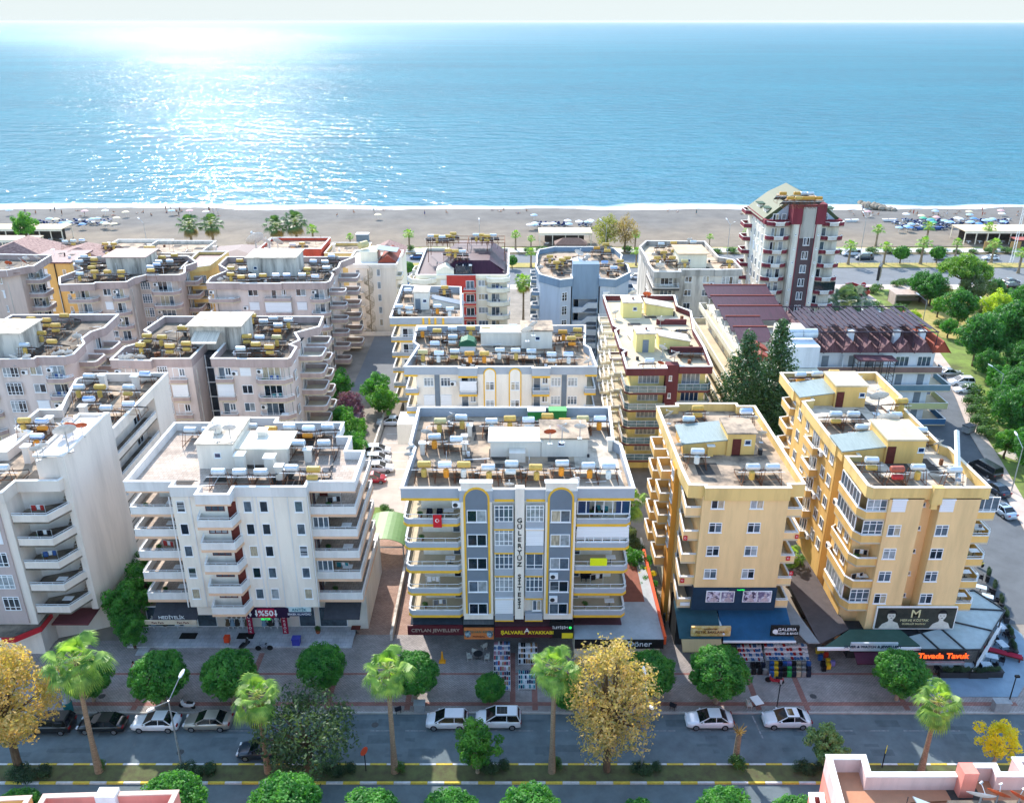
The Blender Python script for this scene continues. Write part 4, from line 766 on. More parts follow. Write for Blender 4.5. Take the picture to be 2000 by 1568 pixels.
# ---- G: cream and maroon block
G = block('long cream block with maroon parapets and pale yellow stair houses', (22.5, 132))
walls(G, [(17.2, 116.2), (22.1, 116.2), (22.1, 115), (23.8, 115), (23.8, 116.2), (28, 116.2), (28, 149), (17.2, 149)], 0, 16.1, W_PALEY)
part('pillar', MB().box(22.05, 23.85, 114.9, 116.3, 8, 17.2), W_MAROON, G)
pG = [(16.2, 114), (22.0, 114.1), (22.0, 115.2), (23.9, 115.2), (23.9, 114.8), (28.6, 114.8), (29.1, 123), (29.1, 131), (30.4, 140.5), (28.6, 143.4), (29.2, 149.8), (16.3, 149.8), (16.3, 133), (17, 131.5), (16.3, 130.5), (16.3, 122.5), (17, 121.4), (16.3, 120.5)]
roof(G, pG, 16.1, 17, 15.9, W_MAROON, M_ROOFC)
ZG = [13.3 - 2.72 * k for k in range(5)]
balcony(G, [(16.2, 120), (16.2, 114.6), (16.8, 114), (22.0, 114)], [(22.0, 116.2), (17.2, 116.2), (17.2, 120)], ZG, .0, 1.0, W_MAROON, W_MAROON, glass=True)
balcony(G, [(23.9, 114.8), (28.2, 114.8), (28.7, 115.3), (28.7, 118)], [(28, 118), (28, 116.2), (23.9, 116.2)], ZG, .0, 1.0, W_MAROON, W_MAROON, glass=True)
for k, z in enumerate(ZG):
    win(G, 'S', 19.8, 116.2, z + 1.35, 3.0, 1.6, kind='big', n=5, rows=(.8,), pane='cur'); win(G, 'S', 25.9, 116.2, z + 1.35, 2.6, 1.7, kind='big', n=4, pane='blu' if k == 1 else 'cur'); win(G, 'S', 22.7, 114.9, z + 1.9, .45, .8, n=1)
    for (ya, yb) in ((121, 125), (127, 130), (133, 137), (139.5, 143), (145, 148)):
        balcony(G, [(17.2, yb), (15.4, yb), (15.4, ya), (17.2, ya)], [], [z], .25, .6, W_MAROON if k == 0 and ya == 127 else W_CREAM, None, glass=False, th=.1)
        if k < 4: win(G, 'W', (ya + yb) / 2, 17.2, z + 1.1, 1.8, 2.1, kind='door', n=2)
for (u0, u1, v, d, hh, dr) in ((1242, 1278, 688, 3.4, 2.6, 1), (1216, 1253, 621, 3.4, 2.3, 0)):
    x0, y0 = rp(u0, v, 16.1); x1, _ = rp(u1, v, 16.1); h_ = hut(G, x0, x1, y0, y0 + d, 16.1, 16.1 + hh + .3, W_PALEY, M_ROOFW, door=(x0 + 1.4, 'grey_door') if dr else None, winx=None if dr else x0 + 2)
    chimney(G, (x0 + x1) / 2 + .2, y0 + 1.6, 16.1 + hh + .48, .4, .25, W_MAROON)
    hut(G, x1 + .9, x1 + 5.6, y0 + 1.4, y0 + 4.4, 16.1, 18.2, W_PALEY, M_ROOFW, slope=-.9, name='sloped_stair_cover')
[part('inner_parapet', MB().box(*q_, 16.1, 17), W_MAROON, G) for q_ in ((23.6, 23.85, 125.5, 131.5), (23.86, 27, 127.5, 127.8), (23.85, 28.8, 122.8, 123.1), (23.85, 28.8, 136, 136.3))]
heaters('on the long cream block', 16.1, 'near its right parapet', [(770, 985, 'B'), (1190, 985 - 820, 'S')][:1], (1140, 540), 6)
dishes('the long cream block', 16.1, [(605, 548, 1.4), (590, 330, 1.2), (245, 278, 1.2), (590, 665, 1.0, 'o'), (700, 610, 1.8), (485, 140, 1.5, 'o'), (380, 125, 1.4)], (1140, 540), 3.92)
for i, (u, v) in enumerate(((785, 600), (870, 600), (700, 435), (760, 420))):
    x, y = rp(1140 + u / 3.92, 540 + v / 3.92, 17); t = thing('solar_collector_row', f"{ordn(i)} bare solar collector pair from the front on the long cream block", 'solar collector', (x, y, 16.1), 0, 'bare solar collectors on the cream block')
    put('stand', cached('stand', m_stand), t, (0, 0, 0), sc=.8)
    for sx in (-.5, .5): put('collector_panel', cached('panel', m_panel), t, (sx, .3, 1.1), (-R(28), 0, 0))
# ---- H: terraced white block with maroon sheds
Hh = block('long white block with open terraces down its left side and dark maroon tin roofs', (40, 138), 'hotel')
walls(Hh, rect(36.6, 47, 122, 157), 0, 13.2, W_CREAM)
part('lift_wall', MB().box(41.5, 47, 124, 129.5, 13.2, 16.6), stucco('ice_white_stucco', '#DCE4EE', .05), Hh)
for z in (12.6, 9.6, 6.6, 3.6):
    balcony(Hh, [(36.6, 156.5), (34.2 if z < 12 else 35.2, 156.5), (34.2 if z < 12 else 35.2, 119), (36.6, 119)], [], [z], .95, 0, W_CREAM, None, top=M_ROOFC)
    for y in range(121, 156, 5): win(Hh, 'W', y, 36.6, z - 1.9, 2.0, 2.1, kind='door', n=2, pane='mix')
walls(Hh, rect(36.6, 47, 119, 122), 0, 12.4, W_CREAM, 'front_wall')
MRED = mat('maroon_corrugated_sheet', '#4A2236', .35, 3.5, .55, (4, .12, .12), col2='#2C1022'); MRED2 = mat('rust_red_tiles', '#9C4A38', .2, 6, .7, (5, .4, 1))
for i, (y0, z) in enumerate(((152.5, 16.6), (147, 16.2), (141.8, 15.9), (136.8, 15.6), (132.2, 15.3))):
    m = MB(); x0, x1 = 35.9 + .25 * i, 47.8 if i < 3 else 42.6
    a, b_ = y0, y0 + 5.2; m.v += [(x0, a, z - .95), (x1, a, z - .95), (x1, b_, z - .05), (x0, b_, z - .05), (x0, a, z - .85), (x1, a, z - .85), (x1, b_, z + .05), (x0, b_, z + .05)]
    m.f += [(0, 3, 2, 1), (4, 5, 6, 7), (0, 1, 5, 4), (1, 2, 6, 5), (2, 3, 7, 6), (3, 0, 4, 7)]; m.m += [0] * 6
    r_ = part('tin_roof', m, MRED, Hh); part('ridge_cap', MB().box(x0, x1, b_ - .12, b_ + .12, z + .05, z + .16), MATS['faded_maroon_sheet'] if 'faded_maroon_sheet' in MATS else MRED2, r_)
    for x in (x0 + .3, x1 - .3): part('post', MB().box(x - .08, x + .08, a + .1, a + .26, 13.2, z - 1.15), M_FR, r_)
for i, (y0, z) in enumerate(((127.5, 15.6), (124.4, 15.2))):
    m = MB().xprism([(36.4, z - 1), (40.4, z - 1), (38.4, z + .1)], y0, y0 + 2.9); part('tiled_roof', m, MRED2, Hh)
part('screen', frame_mb(7, 1.8, 8, ()).xf(Matrix.Translation((36.3, 127, 13.9)) @ Matrix.Rotation(-math.pi / 2, 4, 'Z')), M_RAIL, Hh)
part('stair_house', MB().box(42.5, 46.8, 130.5, 133.6, 13.2, 17.2), W_WHITE, Hh)
for dx in (0, 2.3): part('water_tank', MB().lathe([(.02, -1.1), (.75, -1.1), (.75, 1.1), (.02, 1.1)], n=16).xf(Matrix.Translation((44 + dx, 127.5, 17.6)) @ Matrix.Rotation(math.pi / 2, 4, 'Y')), T_S, Hh)
# ---- I: zigzag roofed hotel wing
I = block('low hotel wing with zigzag maroon gable roof and outside cage stair', (59, 138), 'hotel')
wI = stucco('hotel_white_stucco', '#E0E6EE', .05)
walls(I, rect(47.0, 69.0, 132.3, 145.5), 0, 13.2, wI)
part('end_wall', MB().box(45.2, 49.6, 131.6, 132.3, 0, 12.8), wI, I)
br = MB()
BR1 = stucco('brown_band', '#8A6E66', .06); cols = [BR1, stucco('grey_teal_band', '#6C8894', .05), stucco('pale_olive_band', '#C2C28C', .05), stucco('deep_blue_band', '#3E6C94', .05)]
for k, z in enumerate((9.6, 6.4, 3.2, .3)):
    x1 = 70.0 if k == 0 else 71.8 + .2 * k
    balcony(I, [(49.6, 131), (x1, 131), (x1, 137)] if k else [(49.6, 131), (x1, 131), (x1, 132.4)], [(69, 137), (69, 132.3), (49.6, 132.3)] if k else [(49.6, 132.4)], [z], .95, 0, cols[k], None, top=M_ROOFC)
    for x in (51.2, 55.6, 58.5, 63.8, 67.4): win(I, 'S', x, 132.3, z + 1.35, 1.1, 2.2, kind='grey_door') if not (k == 0 and x > 60) else win(I, 'S', x, 132.3, z + 1.5, 2.2, 1.7, kind='big', n=3, rows=(), pane='cur')
    part('partition', MB().box(53.6, 53.75, 131.1, 132.3, z, z + 2.8).box(60.3, 60.45, 131.1, 132.3, z, z + 2.8), wI, I)
zz = MB(); x = 47.2; n_ = 8; wv = (70.6 - 47.2) / n_
for i in range(n_):
    a = x + i * wv; b_ = a + wv; mI = 1 if i == n_ - 1 else 0
    for (y0, y1, s_) in ((130.6, 146.4, 1),):
        c_ = (a + b_) / 2
        zz.xprism([(a, 13.2), (b_, 13.2), (c_, 15.1)], y0, y1, mI); zz.xprism([(a, 13.22), (c_, 15.22), (c_, 15.12), (a, 13.1)], y0 - .15, y1 + .1, mI); zz.xprism([(c_, 15.22), (b_, 13.22), (b_, 13.1), (c_, 15.12)], y0 - .15, y1 + .1, mI)
part('gable_roofs', zz, [mat('faded_maroon_sheet', '#7C565C', .3, 3, .6, (4, .2, .2), col2='#432A34'), mat('terracotta_sheet', '#A8503A', .15, 3, .7, (4, .2, .2))], I)
fr = MB()
for y in (131.5, 134.5, 138, 141.5, 145): fr.tube((47.2, y, 16.4), (68.5, y, 16.4), .12, n=5)
for i in range(12): fr.tube((48 + i * 1.85, 131.5, 16.4), (48 + i * 1.85, 145, 16.4), .1, n=4); fr.tube((48 + i * 1.85, 131.5, 13.2), (48 + i * 1.85, 131.5, 16.4), .07, n=4); fr.tube((48 + i * 1.85, 145, 13.2), (48 + i * 1.85, 145, 16.4), .07, n=4)
for i in range(22):
    px = 47.6 + i * .95; fr.box(px, px + .72, 133 + (i % 3), 141.6 + (i % 4) * .9, 16.45, 16.55)
part('roof_frame', fr, mat('dark_violet_steel', '#3E3140', .2, 2, .6), I)
for x in (55.2, 62.7, 66.8): chimney(I, x, 133.6, 13.6, 2.3, .9, wI)
cg = MB()
for x in (55.0, 56.2, 57.4, 58.6, 59.8, 61.0): cg.tube((x, 130.2, 0), (x, 130.2, 12.6), .06, n=4); cg.tube((x, 128.4, 0), (x, 128.4, 12.6), .06, n=4)
for z in range(0, 13, 1): cg.tube((55, 128.4, z), (61, 128.4, z), .04, n=4); cg.tube((55, 128.4, z), (55, 130.2, z), .04, n=4); cg.tube((61, 128.4, z), (61, 130.2, z), .04, n=4)
for z in (0, 3.2, 6.4):
    for i in range(8): cg.box(55.4 + i * .6, 56.1 + i * .6, 128.7, 129.9, z + .4 * i, z + .4 * i + .06)
part('cage_stair', cg, M_DARKMET, I); part('stair_canopy', MB().xprism([(55, 12.6), (61.2, 12.6), (61.2, 12.75), (55, 12.9)], 128.2, 130.6), MATS['faded_maroon_sheet'], I)
# ---- K, M
K1 = block('narrow golden yellow block between the lilac blocks with a glazed corner', (-62, 172)); walls(K1, [(-65, 166.4), (-60.6, 169.2), (-60.4, 180), (-66, 180)], 0, 16.8, W_GOLD)
roof(K1, [(-65.4, 166), (-60.3, 169), (-60, 180.4), (-66.4, 180.4)], 16.8, 17.4, 16.4, W_GOLDB, MATS['faded_maroon_sheet'])
for k in range(5): win(K1, 'S', -62.0, 168.2, 14.8 - 2.7 * k, 1.9, 1.6, kind='big', n=4, rows=(.25,)); balcony(K1, [(-63.4, 167.6), (-63.4, 166.4), (-60.6, 166.8), (-60.6, 169)], [], [13.2 - 2.7 * k], .7, .2, W_GOLD)
K2 = block('plain ochre yellow block with a black drain pipe, behind the left lilac blocks', (-97, 184)); walls(K2, rect(-103, -94, 180, 190), 0, 15, W_GOLD)
part('hip_roof', MB().add(MB()), MRED2, K2) if 0 else None
part('roof', MB().prism(rect(-103.5, -93.5, 179.6, 190.4), 15, 15.3), MATS['faded_maroon_sheet'], K2); part('drain_pipe', MB().tube((-97.2, 179.9, 15), (-97.2, 179.9, 0), .12), M_BLACK, K2)
for k in range(4): win(K2, 'S', -95.4, 180, 13 - 2.7 * k, .7, 1.2, n=1); win(K2, 'S', -99.6, 180, 13 - 2.7 * k, 1.2, 1.2, kind='shut')
Mm = block('white block with an outside spiral stair', (-29.5, 184)); walls(Mm, rect(-34.6, -24.6, 178.4, 190), 0, 15, W_WHITE)
roof(Mm, rect(-35, -24.2, 178.0, 190.4), 14.6, 15.2, 14.4, W_WHITE, MRED)
part('tiled_roof', MB().xprism([(-28.6, 15), (-24.4, 15), (-26.5, 16.6)], 180.4, 190), MRED2, Mm); part('roof_house', MB().box(-32.6, -28.8, 182, 187, 14.6, 17.0), W_CREAM, Mm)
part('black_collectors', MB().xprism([(-29, 17.4), (-24.6, 16.8), (-24.6, 16.9), (-29, 17.5)], 182, 186), M_COLL, Mm)
part('water_tank', MB().lathe([(.1, -1.2), (.75, -1), (.8, 1), (.1, 1.2)], n=14).xf(Matrix.Translation((-32, 184, 18)) @ Matrix.Rotation(.9, 4, 'Z') @ Matrix.Rotation(math.pi / 2, 4, 'Y')), T_C, Mm)
for k in range(5):
    win(Mm, 'S', hy(739, 530, 178.4)[0], 178.4, 13.4 - 2.75 * k, .75, 1.5, n=1); win(Mm, 'S', -32.6, 178.4, 13.2 - 2.75 * k, .8, 1.6, kind='door', n=1)
    balcony(Mm, [(-33.8, 178.4), (-33.8, 177.4), (-31.6, 177.4), (-31.6, 178.4)], [], [11.8 - 2.75 * k], .2, .7, W_WHITE)
    balcony(Mm, [(-24.6, 178.6), (-23.4, 178.6), (-23.4, 182), (-24.6, 182)], [], [11.8 - 2.75 * k], .75, .1, W_CREAM)
sp_ = MB(); sp_.tube((-30.2, 176.9, 0), (-30.2, 176.9, 14.5), .12, n=6)
for i in range(64):
    t = i * .42; z = .3 + i * .215; c, s_ = math.cos(t), math.sin(t); sp_.prism([(-30.2, 176.9), (-30.2 + .95 * c, 176.9 + .95 * s_), (-30.2 + .95 * math.cos(t + .4), 176.9 + .95 * math.sin(t + .4))], z, z + .06)
    sp_.tube((-30.2 + .95 * c, 176.9 + .95 * s_, z), (-30.2 + .95 * c, 176.9 + .95 * s_, z + 1.0), .03, n=3, cap=False); sp_.tube((-30.2 + .95 * c, 176.9 + .95 * s_, z + 1), (-30.2 + .95 * math.cos(t + .42), 176.9 + .95 * math.sin(t + .42), z + 1.215), .03, n=3, cap=False)
part('spiral_stair', sp_, mat('khaki_steel', '#A89C84', .15, 2, .7), Mm)
# ---- N: cream block with red strip
N = block('cream block with a red vertical strip and maroon tin roof crowded with tanks', (-9.5, 172))
walls(N, rect(-18, -1, 162.6, 183), 0, 16.8, W_CREAM)
part('red_strip', MB().box(-12.6, -7.0, 162.1, 162.6, 14.8, 17.25).box(-9.9, -7.0, 162.1, 162.58, 0, 14.8), W_RED, N)
roof(N, [(-18.6, 162.2), (-1, 162.2), (-.6, 163), (-.6, 183.6), (-18.6, 183.6)], 16.8, 17.3, 16.6, W_CREAM, MRED)
mr = MB().xprism([(-14, 17.3), (-1.4, 17.3), (-4.4, 19.4), (-11, 19.4)], 165.4, 182); mr.v += [(-14, 163.4, 17.3), (-1.4, 163.4, 17.3), (-4.4, 165.4, 19.4), (-11, 165.4, 19.4)]; k_ = len(mr.v); mr.f.append((k_ - 4, k_ - 3, k_ - 2, k_ - 1)); mr.m.append(0)
mr.box(-13.8, -1.5, 163.5, 181, 16.8, 17.32); part('tin_roof', mr, MRED, N)
ZN = [14.2 - 2.72 * k for k in range(6)]
octo = [(-3.2, 162.6), (-4.9, 162.4), (-4.9, 161.5), (-4.2, 160.9), (-1.6, 160.9), (-.4, 161.8), (-.4, 164)]
balcony(N, octo[1:], [(-1, 164), (-1, 162.6)], [16.2] + ZN, .75, .15, W_CREAM, None)
o8 = [(-19.6, 165), (-20.2, 163), (-19.2, 161.2), (-16.4, 160.6), (-14.6, 162), (-14.6, 162.6)]
balcony(N, o8, [(-18, 162.6), (-18, 165)], [15.9] + ZN, .85, .0, W_CREAM, None); balcony(N, [(-18, 172), (-19.6, 171), (-19.8, 168), (-18, 167)], [], [15.9] + ZN, .85, 0, W_CREAM, None)
for k, z in enumerate(ZN):
    win(N, 'S', -8.1, 162.08, z + 1.2, 1.6, 1.7, n=2, kind='big', pane='dk'); balcony(N, [(-9.3, 162.1), (-9.3, 161.2), (-7.0, 161.2), (-7.0, 162.1)], [], [z], .45, .3, W_RED)
    win(N, 'S', -5.6, 162.6, z + 1.4, 1.9, 1.2, n=3); win(N, 'S', -3.2, 162.6, z + 1.1, 1.6, 2, kind='door', n=2); win(N, 'S', -16.6, 162.6, z + 1.3, 1.6, 1.4, n=2); win(N, 'S', -13, 162.6, z + 1.3, 1.6, 1.2, kind='shut')
part('dormer', MB().xprism([(-14.6, 17.2), (-11.2, 17.2), (-11.2, 18.1), (-12.9, 19), (-14.6, 18.1)], 162.5, 165.5), W_CREAM, N); part('glazed_dormer', MB().box(-10.9, -7.7, 162.7, 165, 17.2, 19), G_DK, N)
fn = MB()
for x in (-17, -13, -9, -5, -1.5): fn.tube((x, 179, 17), (x, 179, 21), .08, n=4); fn.tube((x, 173, 17), (x, 173, 21), .08, n=4); fn.tube((x, 173, 21), (x, 179, 21), .08, n=4)
for y in (173, 176, 179): fn.tube((-17, y, 21), (-1.5, y, 21), .08, n=4)
part('roof_frame', fn, M_RUST, N)
heaters('on the red-stripe block frame', 20.4, 'in the left group', [(360, 318, 'S'), (405, 318, 'Yy'), (445, 325, 'S'), (492, 318, 'Y'), (530, 300, 'Yy')], (750, 380), 3.92)
heaters('on the red-stripe block frame', 20.4, 'in the right group', [(705, 310, 'Sy'), (745, 310, 'Yy'), (788, 318, 'Yy'), (836, 312, 'S')], (750, 380), 3.92)
heaters('on the red-stripe block', 19.3, 'above the glazed dormer', [(492, 428, 'Yy'), (547, 432, 'Yy'), (600, 435, 'S')], (750, 380), 3.92)
# ---- O: blue grey block with stair
Ob = block('blue grey block with an open zigzag stairway in its centre', (13.8, 168))
pO = [(4.9, 170.2), (4.6, 167), (5.2, 161), (9.0, 157), (11.4, 158), (11.4, 160.6), (16.4, 160.6), (16.4, 158), (19.4, 157.2), (22.8, 162.4), (23, 168), (21.8, 170), (22.8, 176), (21.8, 181.7), (17, 183), (9, 183), (5.6, 180.4), (5.0, 175)]
walls(Ob, offset(pO if area(pO) > 0 else pO[::-1], -.25), 0, 16.7, W_OGREY); roof(Ob, pO, 16.8, 17.8, 16.3, W_OBAND, M_ROOF)
part('stair_tower', MB().box(11.4, 16.4, 158.6, 161, 13.6, 20.4), W_OBAND, Ob); part('stair_side', MB().box(11.38, 11.6, 158.4, 161, 0, 14).box(16.2, 16.42, 158.4, 161, 0, 14), W_OBAND, Ob)
st = MB()
for k in range(6):
    z = 11.0 - 2.72 * k; st.box(11.6, 16.2, 158.5, 158.75, z, z + .1) if 0 else None
    st.xprism([(11.6, z), (13.4, z), (14.4, z + .9), (16.2, z + .9), (16.2, z + 2.0), (14.4, z + 2.0), (13.4, z + 1.1), (11.6, z + 1.1)], 158.3, 158.6)
    st.box(11.6, 16.2, 158.6, 160.8, z - .1, z)
    win(Ob, 'S', 12.4, 160.75, z + 1.3, 1.0, 1.8, kind='door', n=1, pane='dk')
part('stairway', st, W_OGREY, Ob)
for k in range(5):
    z = 14.4 - 2.72 * k
    win(Ob, 'S', 7.8, 158.2 + .55, z, .9, 1.6, n=2, rows=(.4, .7), pane='dk') if 0 else None
    m_ = frame_mb(1.1, 1.7, 2, (.4, .75)); 
    f_ = part('window', m_.xf(Matrix.Translation((9.9, 157.62, z)) @ Matrix.Rotation(.4, 4, 'Z')), M_FR, Ob); part('pane', MB().box(-.5, .5, -.02, .02, -.8, .8).xf(Matrix.Translation((9.9, 157.62, z)) @ Matrix.Rotation(.4, 4, 'Z')), G_DK, f_)
    win(Ob, 'S', 17.9, 157.85, z, 1.4, 1.5, kind='shut') if k < 1 else None
    for (ya, yb) in ((162.5, 165.5), (171, 174), (176, 179)): balcony(Ob, [(5.4, yb), (3.9, yb - .4), (3.9, ya + .4), (5.4, ya)], [], [z - 1.3], .7, .2, W_OBAND)
    balcony(Ob, [(22, 164), (24.2, 165), (24.2, 168), (22, 169)], [], [z - 1.3], .7, .2, W_OBAND)
heaters('on the blue grey block', 16.8, 'on the left half', [(1270, 475, 'Yy'), (1320, 520, 'Yy'), (1365, 500, 'Yy'), (1405, 485, 'Y')], (750, 380), 3.92)
heaters('on the blue grey block', 16.8, 'on the right half', [(1700, 380, 'Yy'), (1710, 430, 'Y'), (1630, 410, 'O'), (1808, 510, 'Yy'), (1690, 520, 'B'), (1760, 560, 'B')], (750, 380), 3.92)
dishes('the blue grey block', 16.8, [(1560, 480, 1.4), (1540, 500, 1.2), (1490, 450, 2.0), (1200, 560, 1.2)], (750, 380), 3.92)
part('roof_tent', MB().lathe([(1.9, 0), (1.9, .3), (.1, 1.1)], (13.6, 174, 16.8), 12), M_FR, Ob)
# ---- P: weathered block
P = block('weathered cream block with stained walls left of the tower', (36, 176))
pP = [(27.7, 175), (27.4, 170), (27.7, 164.6), (33, 164.6), (33, 166.2), (39.9, 166.2), (39.9, 166), (45.4, 166.4), (45.4, 174), (42.8, 176), (42.8, 190), (29.8, 190.6), (27.6, 185)]
walls(P, [(28.2, 166.4), (44.8, 166.4), (44.8, 174), (42.4, 176), (42.4, 189.6), (28.2, 189.6)], 0, 16.4, W_STONE); roof(P, pP, 16.3, 17.3, 16.0, stucco('grey_cement_band', '#B0ABA4', .15), mat('sandy_roof_deck', '#CBB89E', .15, .5), M_COP)
hut(P, 33.6, 39.2, 171, 178, 16.3, 19.2, W_CREAM, mat('sand_roof_slab', '#C9B294', .12, .6), winx=35.6, over=.4)
for k in range(6):
    z = 13.8 - 2.72 * k
    balcony(P, [(27.9, 175), (27.7, 164.8), (32.9, 164.8), (32.9, 166.4)], [(28.2, 166.4), (28.2, 175)], [z], .25, .7, MATS['grey_cement_band'], M_DARKMET); balcony(P, [(40, 166.4), (40, 164.9), (45.2, 165), (45.2, 166.8)], [], [z], .25, .7, MATS['grey_cement_band'], M_DARKMET)
    win(P, 'S', 30.6, 166.4, z + 1.2, 2.4, 1.6, n=3); win(P, 'S', 34.9, 166.4, z + 1.5, 1.4, 1.2, n=2); win(P, 'S', 38.4, 166.4, z + 1.5, 1.3, 1.3, n=2); win(P, 'S', 42.6, 166.4, z + 1.1, 2.2, 2.0, kind='big', n=3); ac(P, 'S', 39.5, 166.4, z + .6)
heaters('on the weathered cream block', 16.3, 'left of its roof house', [(555, 535, 'S'), (575, 600, 'Yy'), (640, 640, 'Y'), (655, 590, 'Y'), (525, 640, 'Yy'), (650, 525, 'Y')], (1150, 340), 3.92)
heaters('on the weathered cream block', 16.3, 'right of its roof house', [(1080, 670, 'Yy'), (735, 665, 'Cy'), (800, 520, 'S')], (1150, 340), 3.92)
dishes('the weathered cream block', 16.3, [(545, 705, 1.8), (775, 515, 1.6), (500, 620, 1.2)], (1150, 340), 3.92)
# ---- Q: tower
Q = block('tall cream tower with maroon balconies, white balusters and a green gable roof', (58.5, 180), 'tower block', 'tower_block')
W_TW = stucco('tower_grain_stucco', '#DDD8CC', .14); W_TM = stucco('tower_maroon_stucco', '#7E3440', .08); GRN = mat('sage_green_roof', '#465236', .06, .8, .6); W_TD = stucco('tower_dark_strip', '#57474A', .12)
walls(Q, rect(51.2, 66.0, 174, 188), 0, 25, W_TW); part('stair_bay', MB().box(56.2, 61.8, 172.0, 174, 0, 25), W_TW, Q)
part('stair_bay_crown', MB().box(55.7, 57.6, 171.8, 176, 25, 29).box(60.4, 62.3, 171.8, 176, 25, 29).box(57.6, 60.4, 172.0, 176, 25, 28.8), [W_TM], Q); part('stair_bay_panel', MB().box(57.7, 60.3, 171.9, 172.0, 22.2, 28.4), MATS['grey_cement_band'], Q)
strip_ = part('stair_strip', MB().box(57.5, 60.5, 171.86, 172.0, 0, 22.2), W_TD, Q); part('strip_edges', MB().box(57.35, 57.5, 171.8, 172, 0, 25).box(60.5, 60.65, 171.8, 172, 0, 25), W_TM, Q)
gb = MB().xprism([(50.6, 25.2), (66.6, 25.2), (62.3, 28.6), (58.6, 30.4), (54.9, 28.6)], 175.2, 188.2); part('green_roof', gb, GRN, Q)
part('gable_front', MB().xprism([(51.8, 25.1), (65.6, 25.1), (61.5, 28.4), (55.7, 28.4)], 175.0, 175.25), W_OGREY, Q); part('roof_platform', MB().box(54.9, 62.4, 174.5, 182, 29, 29.2), M_ROOF, Q)
for sx, s_ in ((51.9, 1), (64.2, -1)):
    for y in (177.5, 182.5): 
        d = part('dormer', MB().box(sx, sx + 1.4, y, y + 2.2, 25.4, 27.0), W_WHITE, Q); part('dormer_roof', MB().xprism([(sx - .3, 27), (sx + 1.7, 27), (sx + 1.7, 27.15), (sx - .3, 27.15)], y - .2, y + 2.4), mat('dark_green_trim', '#3E5A48', .1, 1), d)
part('maroon_cornice', MB().ring(rect(50.9, 66.3, 173.8, 188.2), .1, .4, 24.6, 25.5), W_TM, Q)
def tower_balc(x0, x1, y0, yw, zs):
    c = (x0 + x1) / 2; pth = [(x0, yw), (x0, y0 + .7), (x0 + .7, y0 + .1), (c - 1.1, y0 + .1), (c - 1.0, y0 - .3), (c + 1.0, y0 - .3), (c + 1.1, y0 + .1), (x1 - .7, y0 + .1), (x1, y0 + .7), (x1, yw)]
    bs = balcony(Q, pth, [], zs, .75, 0, W_TM, None, top=M_ROOF)
    bl = MB()
    for i in range(8): bl.box(c - .85 + i * .22, c - .75 + i * .22, y0 - .36, y0 - .3, .05, .72)
    bl.box(c - .95, c + .95, y0 - .38, y0 - .3, .7, .78); bl.box(c - .95, c + .95, y0 - .33, y0 - .301, .0, .75, 1)
    me = bl.xf(Matrix.Translation((-x0, -yw, 0))).mesh('balusters', [M_FR, M_ROOF])
    for b_ in bs: put('balusters', me, b_)
ZQ = [24.5 - 2.82 * k for k in range(9)]
tower_balc(51.2, 55.9, 172.6, 174, ZQ); tower_balc(62.0, 66.7, 172.6, 174, ZQ)
balcony(Q, [(51.2, 188), (49.6, 187.6), (49.6, 184.4), (51.2, 184)], [], ZQ, .8, 0, W_TM, None)
for k, z in enumerate(ZQ):
    for x in (54.6, 63.0): win(Q, 'S', x, 174, z + 1.15, .9, 2.1, kind='door', n=1)
    win(Q, 'S', 53, 174, z + 1.15, 1.2, 2.0, kind='door', n=2)
    if k:
        for y in (175.6, 178.4, 181.2, 184): win(Q, 'W', y, 51.2, z + 1.4 + 1.2, .9, 1.5, n=1, kind='w' if k % 3 else 'shut')
        win(Q, 'S', 56.8, 172, z + 1.2, .35, .35, n=1); win(Q, 'S', 61.3, 172, z + 1.2, .35, .35, n=1)
        if k > 0: win(strip_, 'S', 58.7, 171.86, z - .1, .55, 1.6, n=1, pane='dk'); win(strip_, 'S', 59.4, 171.86, z - .1, .55, 1.6, n=1, pane='dk')
part('glass_enclosure', MB().box(62.2, 66.5, 172.7, 172.8, ZQ[4] - 1.9 - .1, ZQ[4] - .2), G_DK, Q)
heaters('on top of the tower', 29.2, 'in the front row', [(605, 158, 'O'), (695, 158, 'Y'), (775, 158, 'O'), (840, 158, 'O'), (925, 158, 'O')], (1440, 360), 5.809)
heaters('on top of the tower', 29.2, 'in the rear row', [(520, 105, 'O'), (680, 105, 'O'), (755, 105, 'S'), (830, 108, 'S')], (1440, 360), 5.809)
# ---- small houses behind on the left, beach restaurants
def hiphouse(label, x0, x1, y0, y1, ze, zr_, wm, rm=None, flat=False):
    b = block(label, ((x0 + x1) / 2, y0), 'house', 'house'); walls(b, rect(x0, x1, y0, y1), 0, ze, wm)
    if flat: roof(b, rect(x0 - .2, x1 + .2, y0 - .2, y1 + .2), ze, ze + .7, ze - .2, wm, M_ROOF)
    else:
        m = MB(); cx = (x0 + x1) / 2; d = min(3, (y1 - y0) / 3); a = .5
        m.v += [(x0 - a, y0 - a, ze), (x1 + a, y0 - a, ze), (x1 + a, y1 + a, ze), (x0 - a, y1 + a, ze), (cx, y0 + d, zr_), (cx, y1 - d, zr_)]; m.f += [(0, 1, 4), (1, 2, 5, 4), (2, 3, 5), (3, 0, 4, 5), (3, 2, 1, 0)]; m.m += [0] * 5
        part('tiled_roof', m, rm or TILE, b)
    for k in range(int(ze / 2.8)):
        for x in (x0 + (x1 - x0) * .25, x0 + (x1 - x0) * .7): win(b, 'S', x, y0, ze - 1.5 - 2.8 * k, 1.2, 1.2, n=2)
    chimney(b, x0 + 1.5, y0 + 3, ze, 2, .6); return b
TILE = mat('pinkish_roof_tiles', '#B0928A', .3, 1.2, .85, (1, 3, 3), col2='#6E5450')
